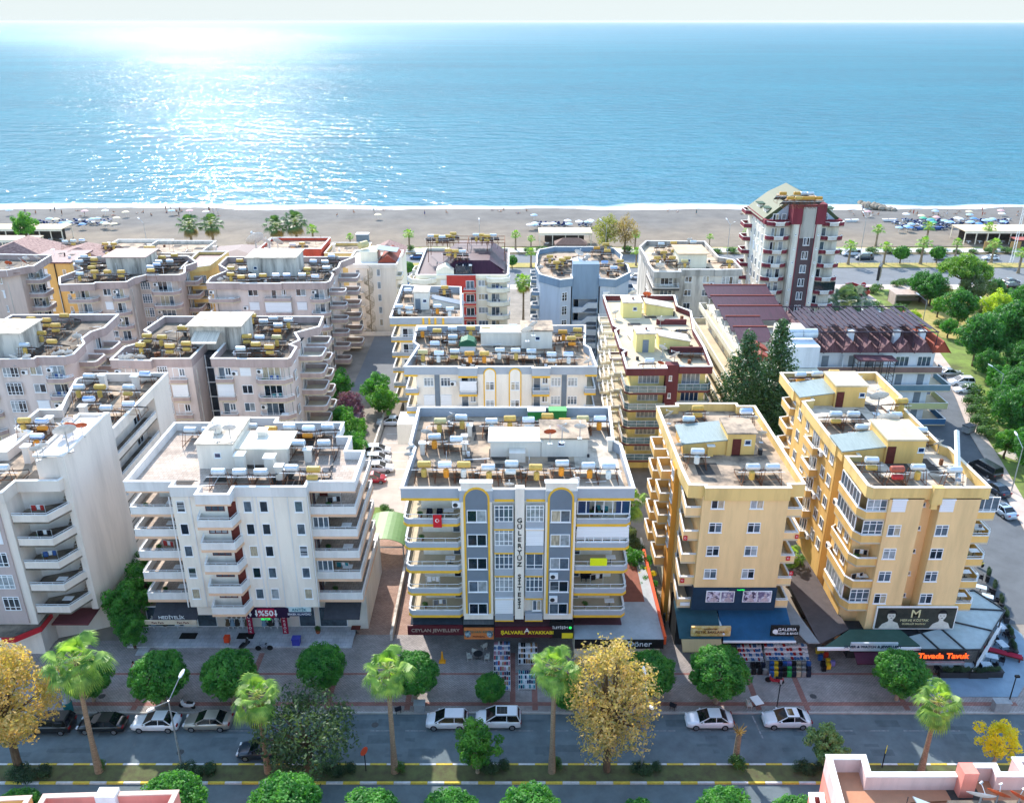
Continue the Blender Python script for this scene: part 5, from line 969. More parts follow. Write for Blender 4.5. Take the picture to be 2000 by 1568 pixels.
hiphouse('cream house with pinkish hipped roof behind the dark lilac block', -107, -92, 193, 204, 12, 14.6, W_CREAM)
hiphouse('cream house with pinkish gable at the left edge near the beach', -130, -112, 205, 218, 9.5, 13, W_CREAM)
hiphouse('white flat-roofed house with tanks near the left beach restaurant', -101, -87, 208, 220, 10, 0, W_WHITE, flat=True)
hiphouse('cream house with a cluttered flat roof behind the third-row lilac block', -86, -72, 196, 208, 12.5, 0, W_STONE, flat=True)
hiphouse('house with long maroon tin roof between the yellow and lilac blocks', -70, -57, 194, 205, 12.5, 13.8, W_GOLD, MRED)
hiphouse('orange-walled flat-roofed house carrying big dishes', -58, -44, 196, 207, 13.5, 0, stucco('orange_red_stucco', '#CC5A44', .08), flat=True)
hiphouse('cream house with yellowed flat roof right of the orange-walled house', -43, -34, 196, 206, 12.5, 0, W_GOLDB, flat=True)
hiphouse('cream house with pinkish roof behind the spiral-stair block', -33, -26, 199, 209, 11.5, 14, W_CREAM)
heaters('on the white beachside house', 10, 'on the roof', [(935, 590, 'Sy'), (830, 600, 'S'), (1045, 580, 'B')], (0, 380), 6.533)
heaters('on the far left houses', 12.5, 'at the left', [(1340, 630, 'Yy'), (1450, 630, 'Yy'), (1385, 755, 'Y')], (0, 380), 6.533)
heaters('on the yellowed flat house', 12.5, 'on the roof', [(745, 375, 'Yy'), (672, 385, 'So')], (400, 380), 3.92)
heaters('behind the pink roof slab', 13, 'on the frame', [(1125, 405, 'Y'), (1165, 405, 'Y')], (0, 380), 3.92)
dishes('the orange-walled house', 13.6, [(388, 350, 4.2), (490, 370, 2.2), (555, 365, 2.6), (455, 355, 1.8)], (400, 380), 3.92)
# ------------------------------------------------------------ GROUND, ROADS, BEACH, SEA
M_COURT = mat('courtyard_concrete', '#948C82', .2, .3, .9, detail=9, lo=.3, hi=.65); M_PAVE = brickmat('grey_block_paving', '#B0A8A4', '#9C9694', '#767270', .3, .15, msize=.02)
M_PAVEL = brickmat('pale_tile_paving', '#C9CBD0', '#BABDC4', '#9A9DA4', .6, .6, msize=.015); M_PAVER = brickmat('reddish_block_paving', '#A87A70', '#986A62', '#785A54', .3, .15, msize=.02)
M_PAVEB = brickmat('beige_block_paving', '#B89888', '#A48474', '#806A5E', .3, .15, msize=.02); M_ROAD2 = mat('sun_bleached_asphalt', '#74787C', .08, .25, .9, detail=9)
M_GRASS = mat('mown_grass', '#7C9444', .25, .25, .95, detail=11, col2='#5A6038'); M_DRY = mat('dry_grass', '#B09A62', .2, .8, .95, detail=9, col2='#8C8A48'); M_SOIL = mat('garden_soil', '#6E6250', .25, .5, .95, detail=9, col2='#4A4A34')
M_MGR = mat('median_grass', '#5C6640', .3, 1.2, .95, detail=9, col2='#4E4A38'); M_KERB = mat('concrete_kerb', '#B4B2AE', .12, 1.5, .9)
M_KY = mat('yellow_kerb_paint', '#D8C050', .15, 3, .8); M_KW = mat('white_kerb_paint', '#CDD0D2', .12, 3, .8); M_LINE = mat('worn_road_paint', '#9A9EA2', .3, 3, .8); M_LINEW = mat('white_road_paint', '#E0E0DC', .15, 3, .8)
struct('ground', MB().face([(-3000, -300, -.01), (3000, -300, -.01), (3000, 262, -.01), (-3000, 262, -.01)]), M_COURT)
def sheet(name, poly, z, m): return struct(name, MB().face([(x, y, z) for x, y in poly]), m)
sheet('street', rect(-400, 400, 58.95, 65.2), .0, M_ROAD2 if 0 else M_ASPH); sheet('near_carriageway', rect(-400, 400, 30, 56.7), .0, M_ASPH)
MB_ = struct('median', MB().box(-400, 400, 56.9, 58.75, -.02, .15), M_MGR)
kb = {0: MB(), 1: MB()}
for i in range(-40, 42): kb[i % 2].box(i * 1.5, i * 1.5 + 1.48, 56.7, 56.9, 0, .17); kb[(i + 1) % 2].box(i * 1.5 + .6, i * 1.5 + 2.08, 58.75, 58.95, 0, .17)
struct('yellow_kerb', kb[0], M_KY); struct('white_kerb', kb[1], M_KW)
struct('pavement', MB().box(-400, -17.2, 65.4, 76, 0, .14).box(-17.2, 49.5, 65.4, 77, 0, .14).box(49.5, 400, 65.4, 70, 0, .14).prism([(49.5, 70), (60, 70), (57.5, 76), (53, 79.5), (49.5, 80)], 0, .14), M_PAVE)
struct('pavement_kerb', MB().box(-400, 400, 65.2, 65.4, 0, .15), M_KERB)
pb = MB()
for x in (-37.5, -27, -18.5, -10.6, -.2, 2.0, 13.4, 24.0, 28.8, 38.6): pb.box(x, x + .55, 65.6, 74, .14, .144)
pb.box(-45, 50, 66.2, 66.7, .14, .1442).box(-45, 50, 70.6, 70.9, .14, .1444); struct('paving_bands', pb, M_PAVER)
struct('shop_forecourt', MB().box(-41.5, -17.3, 74.8, 78.2, .0, .3).box(-40.2, -39.0, 73.6, 74.8, .0, .22), M_PAVEL)
sheet('red_footpath', rect(-19.4, -17.3, 74, 112), .02, M_PAVER); sheet('ramp', rect(-17.2, -13.4, 76, 98), .03, M_PAVEB); sheet('side_footpath', rect(-12.9, -10.6, 74, 108), .03, M_PAVEB)
sheet('car_park', rect(-21.2, -10.8, 98, 134), .035, mat('pale_car_park_asphalt', '#C0B4A8', .12, .3, .9, detail=9)); sheet('rear_yard', rect(-29.5, -20.6, 146, 176), .02, M_ROAD2)
ln = MB()
for y in (131.2, 127.8, 124.4, 121.2, 118.4, 115.6, 112.6): ln.face([(-20.6, y, .045), (-15.6, y, .045), (-15.6, y + .12, .045), (-20.6, y + .12, .045)])
struct('parking_lines', ln, M_LINEW)
rl = MB()
for i in range(-16, 22): rl.face([(i * 3.4, 63.0, .006), (i * 3.4 + 2, 63.0, .006), (i * 3.4 + 2, 63.1, .006), (i * 3.4, 63.1, .006)])
rl.face([(rp(1468, 1398)[0], 65, .006), (rp(1468, 1398)[0] + .15, 65, .006), (rp(1488, 1440)[0] + .15, 62.1, .006), (rp(1488, 1440)[0], 62.1, .006)])
struct('lane_marks', rl, M_LINE)
# right side street and park
gx = [rp(u, v) for u, v in ((1848, 738), (1868, 780), (1895, 850), (1925, 900), (1958, 960), (2000, 1035))]
sheet('side_street', [(47.2, 79), (60, 79), (66, 86)] + [(gx[5][0], gx[5][1])] + [gx[4], gx[3], gx[2], gx[1], gx[0], (86, 172), (86, 216), (74, 216), (74, 172), (72, 150), (47.2, 150)], .01, M_ROAD2 if 0 else mat('side_street_asphalt', '#64696E', .12, .3, .9, detail=9))
sw = MB(); inner = [(86, 216), (86, 172)] + gx + [(66, 86), (60, 79)]; outer = [(88.5, 216), (88.5, 172)] + [(x + 2.4, y + .3) for x, y in gx] + [(69, 85), (63, 77)]
for i in range(len(inner) - 1): sw.prism([inner[i], inner[i + 1], outer[i + 1], outer[i]], 0, .14)
struct('park_footpath', sw, mat('pinkish_footpath', '#C2B2A6', .1, .5))
sheet('park_lawn', [(63, 70), (69, 85)] + [(x + 2.4, y + .3) for x, y in gx][::-1] + [(88.5, 172), (88.5, 214), (400, 214), (400, 70)], .02, M_GRASS)
sheet('park_soil', [(92, 175), (112, 168), (130, 150), (150, 160), (150, 205), (118, 209), (100, 206), (93, 196)], .03, M_DRY)
sheet('park_path', [(150, 118), (128, 140), (112, 158), (108, 175), (112, 176), (116, 160), (131, 143), (153, 122)], .04, mat('park_path_concrete', '#BDB4A8', .1, .5)); sheet('park_path', [(78, 118), (96, 128), (118, 132), (118, 135), (95, 131), (76, 121)], .045, MATS['park_path_concrete'])
# coast road
sheet('coast_road', rect(-1500, 1500, 216, 232.4), .02, M_ROAD2); sheet('coast_road_far_lane', rect(-1500, 1500, 237, 247), .02, M_ROAD2); sheet('promenade', rect(-1500, 1500, 250, 255), .02, mat('promenade_concrete', '#C6C2BE', .08, .3))
struct('coast_median', MB().box(-1500, 1500, 232.4, 237, 0, .2), M_DRY); sheet('verge', rect(-1500, 1500, 247, 250), .05, M_SOIL); sheet('beach_verge', rect(-1500, 1500, 254.9, 257.2), .06, mat('beach_scrub_grass', '#8CA44C', .3, .25, .95, col2='#C2AE84', lo=.45, hi=.55))
sheet('coast_footpath', rect(-1500, 1500, 211.5, 216), .03, mat('coast_footpath_paving', '#C4B6AC', .1, .5))
bm = MB(); nx, ny = 300, 40; X0, X1 = -600, 600
from mathutils import noise as mn
for j in range(ny + 1):
    y = 256 + (335 - 256) * j / ny
    for i in range(nx + 1):
        x = X0 + (X1 - X0) * i / nx
        z = .2 - max(0, y - 306) * .05 + .35 * mn.noise(Vector((x * .03, y * .05, 0))) + .06 * mn.noise(Vector((x * .3, y * .3, 3)))
        z += -.12 * max(0, 1 - abs(x - 5) / 90) if y > 300 else 0
        bm.v.append((x, y, max(z, .03) if y < 262 else z))
for j in range(ny):
    for i in range(nx): a = j * (nx + 1) + i; bm.f.append((a, a + 1, a + nx + 2, a + nx + 1)); bm.m.append(0)
sand = mat('pebbly_sand', '#837E76', .1, .12, .95, detail=10, col2='#68645F', lo=.3, hi=.7)
t = sand.node_tree; n = t.nodes; L = t.links; b = n['Principled BSDF']; r_ = b.inputs['Base Color'].links[0].from_socket
g = n.new('ShaderNodeNewGeometry'); sx = n.new('ShaderNodeSeparateXYZ'); mr_ = n.new('ShaderNodeMapRange'); mr_.inputs[1].default_value = 268; mr_.inputs[2].default_value = 296
nz2 = n.new('ShaderNodeTexNoise'); nz2.inputs['Scale'].default_value = .05; ad = n.new('ShaderNodeMath'); ad.operation = 'MULTIPLY_ADD'; ad.inputs[1].default_value = 30
L.new(g.outputs['Position'], sx.inputs[0]); L.new(g.outputs['Position'], nz2.inputs['Vector']); L.new(nz2.outputs['Fac'], ad.inputs[0]); L.new(sx.outputs['Y'], ad.inputs[2])
sb = n.new('ShaderNodeMath'); sb.operation = 'SUBTRACT'; sb.inputs[1].default_value = 15; L.new(ad.outputs[0], sb.inputs[0]); L.new(sb.outputs[0], mr_.inputs[0])
mx = n.new('ShaderNodeMixRGB'); mx.blend_type = 'MULTIPLY'; mx.inputs[2].default_value = (.74, .77, .82, 1); mw = n.new('ShaderNodeMixRGB'); mw.inputs[1].default_value = (1.12, 1.0, .86, 1); mw.inputs[2].default_value = (.74, .77, .82, 1)
L.new(mr_.outputs[0], mw.inputs[0]); mx.inputs[0].default_value = 1; L.new(r_, mx.inputs[1]); L.new(mw.outputs[0], mx.inputs[2]); L.new(mx.outputs[0], b.inputs['Base Color'])
struct('beach', bm, sand, True)
# sea
m = bpy.data.materials.new('sea_water'); m.use_nodes = True; t = m.node_tree; n = t.nodes; L = t.links; b = n['Principled BSDF']
b.inputs['Roughness'].default_value = .16; b.inputs['IOR'].default_value = 1.33
g = n.new('ShaderNodeNewGeometry'); sx = n.new('ShaderNodeSeparateXYZ'); L.new(g.outputs['Position'], sx.inputs[0])
def noise_(scale, st, det=6):
    mp = n.new('ShaderNodeMapping'); mp.inputs['Scale'].default_value = st; z_ = n.new('ShaderNodeTexNoise'); z_.inputs['Scale'].default_value = scale; z_.inputs['Detail'].default_value = det
    L.new(g.outputs['Position'], mp.inputs['Vector']); L.new(mp.outputs[0], z_.inputs['Vector']); return z_.outputs['Fac']
big = noise_(.006, (.35, 1, 1), 5); med = noise_(.09, (.6, 1, 1), 4); fine = noise_(.4, (.7, 1, 1), 3)
r_ = n.new('ShaderNodeValToRGB'); r_.color_ramp.elements[0].position = .3; r_.color_ramp.elements[1].position = .7; r_.color_ramp.elements[0].color = lin('#004E64'); r_.color_ramp.elements[1].color = lin('#00687C')
a1 = n.new('ShaderNodeMath'); a1.operation = 'MULTIPLY_ADD'; a1.inputs[1].default_value = .5; L.new(big, a1.inputs[0])
a2 = n.new('ShaderNodeMath'); a2.operation = 'MULTIPLY'; a2.inputs[1].default_value = .5; L.new(med, a2.inputs[0]); L.new(a2.outputs[0], a1.inputs[2]); L.new(a1.outputs[0], r_.inputs['Fac'])
fm = n.new('ShaderNodeMath'); fm.operation = 'MULTIPLY_ADD'; fm.inputs[1].default_value = -26; L.new(noise_(.035, (.5, 1, 1), 8), fm.inputs[0]); L.new(sx.outputs['Y'], fm.inputs[2])
fr_ = n.new('ShaderNodeMapRange'); fr_.inputs[1].default_value = 306; fr_.inputs[2].default_value = 311; fr_.inputs[3].default_value = 1; fr_.inputs[4].default_value = 0; L.new(fm.outputs[0], fr_.inputs[0])
fx = n.new('ShaderNodeMixRGB'); fx.inputs[2].default_value = (.85, .88, .9, 1); L.new(fr_.outputs[0], fx.inputs[0]); L.new(r_.outputs[0], fx.inputs[1]); bp1 = n.new('ShaderNodeBump'); bs_ = n.new('ShaderNodeMapRange'); bs_.inputs[1].default_value = .35; bs_.inputs[2].default_value = .62; bs_.inputs[3].default_value = .5; bs_.inputs[4].default_value = 1; L.new(noise_(.012, (.2, 1, 1), 5), bs_.inputs[0]); dy_ = n.new('ShaderNodeMapRange'); dy_.inputs[1].default_value = 320; dy_.inputs[2].default_value = 2200; dy_.inputs[3].default_value = 1; dy_.inputs[4].default_value = 1.55; L.new(sx.outputs['Y'], dy_.inputs[0]); mm_ = n.new('ShaderNodeMath'); mm_.operation = 'MULTIPLY'; L.new(bs_.outputs[0], mm_.inputs[0]); L.new(dy_.outputs[0], mm_.inputs[1]); L.new(mm_.outputs[0], bp1.inputs['Strength']); ry_ = n.new('ShaderNodeMapRange'); ry_.inputs[1].default_value = 400; ry_.inputs[2].default_value = 3500; ry_.inputs[3].default_value = .085; ry_.inputs[4].default_value = .2; L.new(sx.outputs['Y'], ry_.inputs[0]); bp1.inputs['Distance'].default_value = 2.35; L.new(med, bp1.inputs['Height'])
bp2 = n.new('ShaderNodeBump'); bp2.inputs['Strength'].default_value = 1; bp2.inputs['Distance'].default_value = .7; L.new(fine, bp2.inputs['Height']); L.new(bp1.outputs[0], bp2.inputs['Normal'])
df = n.new('ShaderNodeBsdfDiffuse'); gs_ = n.new('ShaderNodeBsdfGlossy'); L.new(ry_.outputs[0], gs_.inputs['Roughness']); gs_.inputs['Color'].default_value = (.88, .97, 1, 1); ms = n.new('ShaderNodeMixShader'); lw = n.new('ShaderNodeLayerWeight'); lw.inputs['Blend'].default_value = .12
mf = n.new('ShaderNodeMapRange'); mf.inputs[3].default_value = .13; mf.inputs[4].default_value = .22; L.new(lw.outputs['Facing'], mf.inputs[0]); L.new(mf.outputs[0], ms.inputs[0])
L.new(fx.outputs[0], df.inputs['Color']); L.new(df.outputs[0], ms.inputs[1]); L.new(gs_.outputs[0], ms.inputs[2]); L.new(ms.outputs[0], n['Material Output'].inputs['Surface'])
L.new(bp2.outputs[0], gs_.inputs['Normal']); L.new(bp2.outputs[0], df.inputs['Normal']); L.new(bp2.outputs[0], lw.inputs['Normal'])
MATS['sea_water'] = m
struct('sea', MB().face([(-50000, 300, -.35), (50000, 300, -.35), (50000, 70000, -.35), (-50000, 70000, -.35)]), m)
# ------------------------------------------------------------ TREES AND PLANTS
BARK = mat('bark', '#6E5C48', .25, 3, .9, (1, 1, .3)); PBARK = mat('palm_bark', '#A08C74', .25, 6, .9, (.6, .6, 3)); BARKL = mat('pale_bark', '#A89C88', .2, 3, .9)
LF_D = leafmat('dark_ficus_leaves', '#5A9A40', '#286A2C', .4); LF_G = leafmat('green_leaves', '#6CA23E', '#34702C', .4); LF_O = leafmat('olive_leaves', '#7A8A5C', '#4C6040', .35)
LF_Y = leafmat('autumn_plane_leaves', '#D0B078', '#948E58', .42); LF_YG = leafmat('yellow_green_leaves', '#B8C440', '#7C9C34', .45); LF_DK = leafmat('conifer_needles', '#44683E', '#26482E', .2)
LF_P = leafmat('palm_fan_leaves', '#98B85A', '#4E7A3A', .4); LF_PD = leafmat('pale_palm_ribs', '#D8D8A0', '#A8B46C', .3); LF_DM = leafmat('dusky_mixed_leaves', '#566E44', '#2A4632', .25); LF_BG = leafmat('purple_bougainvillea_leaves', '#7C4A78', '#4A3C50', .4); LF_BR = leafmat('dry_palm_skirt', '#A89058', '#7C6A40', .3)
LF_YL = leafmat('lemon_yellow_leaves', '#E6D23C', '#B8B430', .45); LF_PN = leafmat('umbrella_pine_needles', '#7EA43A', '#3A6A2A', .35)
def leaf(m, c, s, nrm, rng, mi=0):
    nrm = (Vector(nrm) + Vector((rng.uniform(-.8, .8), rng.uniform(-.8, .8), rng.uniform(-.5, .9)))).normalized(); a = nrm.orthogonal().normalized(); b = nrm.cross(a)
    t = rng.uniform(0, 6.28); a, b = a * math.cos(t) + b * math.sin(t), b * math.cos(t) - a * math.sin(t)
    k = len(m.v); l = s * rng.uniform(.7, 1.3)
    m.v += [tuple(c - a * l * .5), tuple(c + b * l * .28), tuple(c + a * l * .5 + nrm * l * .1), tuple(c - b * l * .28)]; m.f.append((k, k + 1, k + 2, k + 3)); m.m.append(mi)
def cloud(m, clumps, n, s, rng, shell=.7):
    tot = sum(r ** 2 for c, r in clumps)
    for c, r in clumps:
        c = Vector(c)
        for i in range(max(6, int(n * r * r / tot))):
            d = Vector((rng.gauss(0, 1), rng.gauss(0, 1), rng.gauss(0, 1)))
            if d.length < .01: continue
            d.normalize(); leaf(m, c + d * r * (shell + (1 - shell) * rng.random()) * Vector((1, 1, .85)).length / 1.65, s, d, rng)
def trunk(m, p0, p1, r0, r1, n=8, seg=4, wob=.1, rng=random):
    pts = [Vector(p0).lerp(Vector(p1), i / seg) for i in range(seg + 1)]
    for i in range(1, seg): pts[i] += Vector((rng.uniform(-wob, wob), rng.uniform(-wob, wob), 0))
    for i in range(seg): m.tube(pts[i], pts[i + 1], r0 + (r1 - r0) * i / seg, r0 + (r1 - r0) * (i + 1) / seg, n)
    return pts[-1]
def mk_tree(key, H, R_, zc, kind, leafm, n, s, barkm=None, flat=1.0, seed=1, nclump=46, gap=.0):
    def go():
        rng = random.Random(seed); tr = MB(); cr = MB(); cl = []
        top = trunk(tr, (0, 0, 0), (0, 0, zc * .75), R_ * .07 + .06, R_ * .05 + .03, rng=rng, wob=.08)
        for i in range(nclump):
            t = math.acos(1 - 2 * (i + .5) / nclump); ph = i * 2.399 + rng.uniform(-.3, .3); q = 1
            if kind == 'ball': rr = R_ * rng.uniform(.80, .9); cz = R_ * flat * math.cos(t) * .84; d = (rr * math.sin(t) * math.cos(ph), rr * math.sin(t) * math.sin(ph), cz); cr_ = R_ * rng.uniform(.13, .25)
            elif kind == 'loose': rr = R_ * rng.uniform(.35, .95); d = (rr * math.sin(t) * math.cos(ph), rr * math.sin(t) * math.sin(ph), R_ * flat * math.cos(t) * rng.uniform(.5, 1)); cr_ = R_ * rng.uniform(.16, .32)
            elif kind == 'cone':
                f = (i + .5) / nclump; rr = R_ * (1 - f) ** .75 * rng.uniform(.35, 1) * (1 if f > .15 else .6 + f * 2.6); d = (rr * math.cos(ph), rr * math.sin(ph), R_ * flat * (2 * f - 1)); cr_ = R_ * (.34 - .2 * f) * rng.uniform(.8, 1.2)
            elif kind == 'umbrella': rr = R_ * math.sqrt(rng.random()); d = (rr * math.cos(ph), rr * math.sin(ph), R_ * flat * (1 - (rr / R_) ** 2) * rng.uniform(.3, 1)); cr_ = R_ * rng.uniform(.14, .24)
            cl.append(((d[0], d[1], d[2] + zc), cr_))
            if kind != 'ball' and i % 2 == 0 or kind == 'ball' and i % 6 == 0: tr.tube((0, 0, min(zc * .7, zc + d[2] * .6) if kind != 'cone' else max(.5, zc + d[2] - cr_)), (d[0], d[1], d[2] + zc), .05 + R_ * .012, .02, 5, cap=False)
        cloud(cr, cl, n, s, rng, .55 if kind != 'ball' else .65)
        if kind == 'ball': cloud(cr, [((0, 0, zc), R_ * .86)], n // 3, s * 1.3, rng, .8)
        return tr.mesh('trunk', barkm or BARK), cr.mesh('crown', leafm)
    return cached(('tree', key), go)
def tree(key, x, y, label, name='tree', cat='tree', group=None, rz=None, sc=1.0, z=0, **k):
    tm, cm = mk_tree(key, **k) if k else CACHE[('tree', key)]
    t = thing(name, label, cat, (x, y, z), random.uniform(0, 6.28) if rz is None else rz, group); t.scale = (sc,) * 3 if not isinstance(sc, tuple) else sc
    put('trunk', tm, t); put('crown', cm, t); return t
# ficus standards on the pavement
KF = dict(H=6.4, R_=2.75, zc=3.9, kind='ball', leafm=LF_D, n=12000, s=.24, barkm=BARKL, flat=.86, seed=3, nclump=95)
mk_tree('ficus', **KF); mk_tree('ficus2', **dict(KF, seed=5, nclump=74, flat=.8, n=10500)); mk_tree('ficus3', **dict(KF, seed=8, nclump=120, flat=.93, R_=2.65))
fic = [(172, 1322, .8, 'behind the tall palm by the left yellow plane tree'), (310, 1318, 1.0, 'in front of the pale tiled shop forecourt, left of its twin'), (448, 1314, .98, 'whose right side meets the short palm, in front of the mannequin shop'), (627, 1300, .88, 'above the dusky sprawling tree, by the bicycle'), (808, 1312, .88, 'half hidden behind the palm at the ramp mouth'),
       (957, 1342, .55, 'small and standing behind the white car with a sunroof'), (1110, 1352, .6, 'low and peeking out between the palm and the autumn plane tree'), (1270, 1312, .9, 'right behind the autumn plane tree'), (1405, 1310, 1.05, 'in front of the bag and shoe shops'), (1762, 1312, .92, 'in front of the lit orange shop sign')]
for u, v, s_, d in fic:
    x, y = rp(u, v, 3.9 * s_); tree('ficus' + ('', '2', '3')[int(u) % 3], x, y, 'round clipped ficus ' + d, 'ficus_tree', 'tree', 'clipped round ficus trees on the pavement', sc=s_)
for i, (u, v, s_) in enumerate(((20, 1560, .8), (335, 1566, 1.1), (555, 1576, 1.15), (720, 1584, 1.0), (878, 1578, .95), (1037, 1578, 1.0), (1255, 1588, .85), (1420, 1582, 1.0), (1560, 1590, .9))):
    x, y = rp(u, v, 4.6); tree('ficus' + ('2', '3', '')[i % 3], x, y, f"{ordn(i)} from left of the sunlit ficus crowns at the bottom", 'ficus_tree', 'tree', 'sunlit ficus trees on the near pavement', sc=s_ * .95, z=.1)
# palms
def fan(m, o, d, size, droop, rng, nl=20):
    d = Vector(d).normalized(); side = d.cross(Vector((0, 0, 1)))
    side = side.normalized() if side.length > .05 else Vector((1, 0, 0)); up = side.cross(d).normalized(); o = Vector(o)
    pet = o + d * size * .62 - Vector((0, 0, droop * .12)); m.tube(o, pet, .035, .02, 3, 1, cap=False)
    for i in range(nl):
        t = (i / (nl - 1) - .5) * 2.7; dd = (d * math.cos(t) + side * math.sin(t)).normalized(); L_ = size * .62 * (1 - .12 * abs(t)) * rng.uniform(.9, 1.08); w_ = .03 * size
        a = pet; b = pet + dd * L_ * .55 + up * .05; c = pet + dd * L_ * .95 - Vector((0, 0, droop * L_ * .45)); wv = dd.cross(up).normalized() * w_; k = len(m.v)
        m.v += [tuple(a), tuple(b - wv), tuple(b + wv), tuple(c)]; m.f += [(k, k + 1, k + 2), (k + 1, k + 3, k + 2)]; m.m += [0, 0]
def mk_palm(key, Hh_, size, n=42, skirt=True, seed=1, tr_=.28, lean=.0, leafm=None):
    def go():
        rng = random.Random(seed); t = MB(); c = MB(); sk = MB()
        k = 10; prev = Vector((0, 0, 0))
        for i in range(k):
            f = (i + 1) / k; p_ = Vector((lean * f * f, 0, Hh_ * f)); t.tube(prev, p_, tr_ * (1.35 - .45 * min(1, i / 3)) * (1 - .3 * i / k), tr_ * (1.35 - .45 * min(1, (i + 1) / 3)) * (1 - .3 * f), 9); prev = p_
        for i in range(30):
            z = Hh_ - .2 - i * .05 * size; a = i * 2.4; t.tube((prev.x + .1 * math.cos(a), .1 * math.sin(a), z - .2), (prev.x + .34 * math.cos(a), .34 * math.sin(a), z + .12), .06, .02, 4)
        for i in range(n):
            el = math.radians(82 - 112 * (i / n) ** .85); az = i * 2.399; fan(c, prev, (math.cos(az) * math.cos(el), math.sin(az) * math.cos(el), math.sin(el)), size * (.8 + .25 * math.sin(i * .7)) * (.85 if el > 1 else 1), .5 + .9 * (i / n), rng)
        if skirt:
            for i in range(int(n * .45)): el = math.radians(-38 - 30 * rng.random()); az = i * 2.399; fan(sk, prev - Vector((0, 0, .25)), (math.cos(az) * math.cos(el), math.sin(az) * math.cos(el), math.sin(el)), size * .85, .9, rng, 14)
        return t.mesh('trunk', PBARK), c.mesh('fronds', [leafm or LF_P, LF_PD]), (sk.mesh('drooping_fronds', [LF_P if skirt == 1 else LF_BR, LF_BR]) if skirt else None)
    return cached(('palm', key), go)
def palm(key, x, y, label, sc=1.0, rz=None, z=0, group='fan palms', **k):
    tm, cm, sm = mk_palm(key, **k) if k else CACHE[('palm', key)]
    t = thing('palm_tree', label, 'palm tree', (x, y, z), random.uniform(0, 6.28) if rz is None else rz, group); t.scale = (sc,) * 3
    put('trunk', tm, t); put('fronds', cm, t)
    if sm: put('drooping_fronds', sm, t)
    return t
x = hy(148, 1270, 58.4)[0]
palm('w1', x - .4, 58.0, 'tallest fan palm with shaggy upper trunk beside the left yellow plane tree', Hh_=12.7, size=2.6, n=36, seed=2, lean=.4, rz=0)
palm('w2', hy(500, 1350, 58)[0], 58.0, 'short fan palm left of the dusky sprawling tree', Hh_=8.9, size=2.2, n=31, seed=4, rz=1)
palm('w3', hy(756, 1300, 58)[0], 58.0, 'slender fan palm at the mouth of the ramp beside the white block', Hh_=11.8, size=2.15, n=32, seed=6, rz=0)
palm('w4', hy(1083, 1285, 58)[0], 58.0, 'fan palm in front of the shoe shops, left of the autumn plane tree', Hh_=12.1, size=2.1, n=33, seed=8, rz=2)
palm('w5', hy(1828, 1372, 58.3)[0], 58.0, 'leaning fan palm in front of the restaurant planters, right of the centre', Hh_=8.2, size=2.15, n=30, seed=9, rz=0)
t = thing('palm_stump', 'headless palm trunk with brown frayed top on the median', 'palm stump', (*rp(1436, 1487), .1)); put('trunk', MB().tube((0, 0, 0), (0, 0, 3.4), .3, .24, 10).mesh('trunk', PBARK), t)
q = MB(); rg = random.Random(2)
for i in range(26): a = i * 2.4; q.tube((0, 0, 3.3), (math.cos(a) * .6, math.sin(a) * .6, 3.3 + rg.uniform(.1, .9)), .07, .02, 4)
put('frayed_top', q.mesh('frayed_top', LF_BR), t)
# feature trees of the median
x, y = rp(40, 1508); tree('plane1', x, y, 'large golden autumn plane tree at the left edge', H=13, R_=4.6, zc=8.8, kind='loose', leafm=LF_Y, n=9500, s=.34, flat=1.15, seed=11, nclump=80, rz=0)
x, y = rp(1172, 1506); tree('plane2', x + .6, y, 'autumn plane tree with straw-yellow leaves in front of the doner shop', H=15, R_=4.3, zc=8.6, kind='loose', leafm=leafmat('straw_plane_leaves', '#CDB27C', '#8E8A58', .4), n=8200, s=.32, flat=1.5, seed=14, nclump=130, rz=0)
x, y = rp(605, 1510); tree('dusky', x, y, 'dusky sprawling tree with long loose branches over the road', H=9, R_=5.2, zc=4.9, kind='loose', leafm=LF_DM, n=4600, s=.36, flat=.62, seed=17, nclump=60, rz=0)
x, y = rp(933, 1510); tree('bright', x, y, 'small bright green tree on the median in front of the white sunroof car', H=5, R_=2.1, zc=3.6, kind='loose', leafm=LF_G, n=5200, s=.26, flat=.9, seed=19, nclump=46, rz=0, barkm=BARKL)
x, y = rp(1607, 1502); tree('bright2', x, y, 'small grey-green median tree above the pink terrace corner', H=5, R_=1.9, zc=3.0, kind='loose', leafm=leafmat('grey_green_leaves', '#8CA468', '#54784A', .35), n=4600, s=.24, flat=.85, seed=21, nclump=40, rz=0)
x, y = rp(1936, 1502); tree('lemon', x, y, 'thin tree with lemon-yellow leaves near the right edge', H=5.5, R_=2.0, zc=3.6, kind='loose', leafm=LF_YL, n=2600, s=.26, flat=1.0, seed=23, nclump=30, rz=0, barkm=BARKL)
def mk_shrub(key, R_, flat, leafm, n, s, seed=1):
    def go():
        rng = random.Random(seed); m = MB(); cl = [((rng.uniform(-1, 1) * R_ * .7, rng.uniform(-1, 1) * R_ * .7 * flat[1], R_ * flat[2] * rng.uniform(.4, .75)), R_ * .42 * min(1, flat[2] + .2)) for i in range(16)]
        cloud(m, cl, n, s, rng, .5); st = MB()
        for c, r in cl[:6]: st.tube((0, 0, 0), c, .05, .02, 4)
        return m.mesh('foliage', leafm), st.mesh('stem', BARK)
    return cached(('shrub', key), go)
def shrub(key, x, y, label, sc=1.0, z=0, group=None, cat='shrub', rz=0, **k):
    a, b_ = mk_shrub(key, **k) if k else CACHE[('shrub', key)]
    t = thing('shrub', label, cat, (x, y, z), rz, group); t.scale = sc if isinstance(sc, tuple) else (sc,) * 3; put('foliage', a, t); put('stem', b_, t); return t
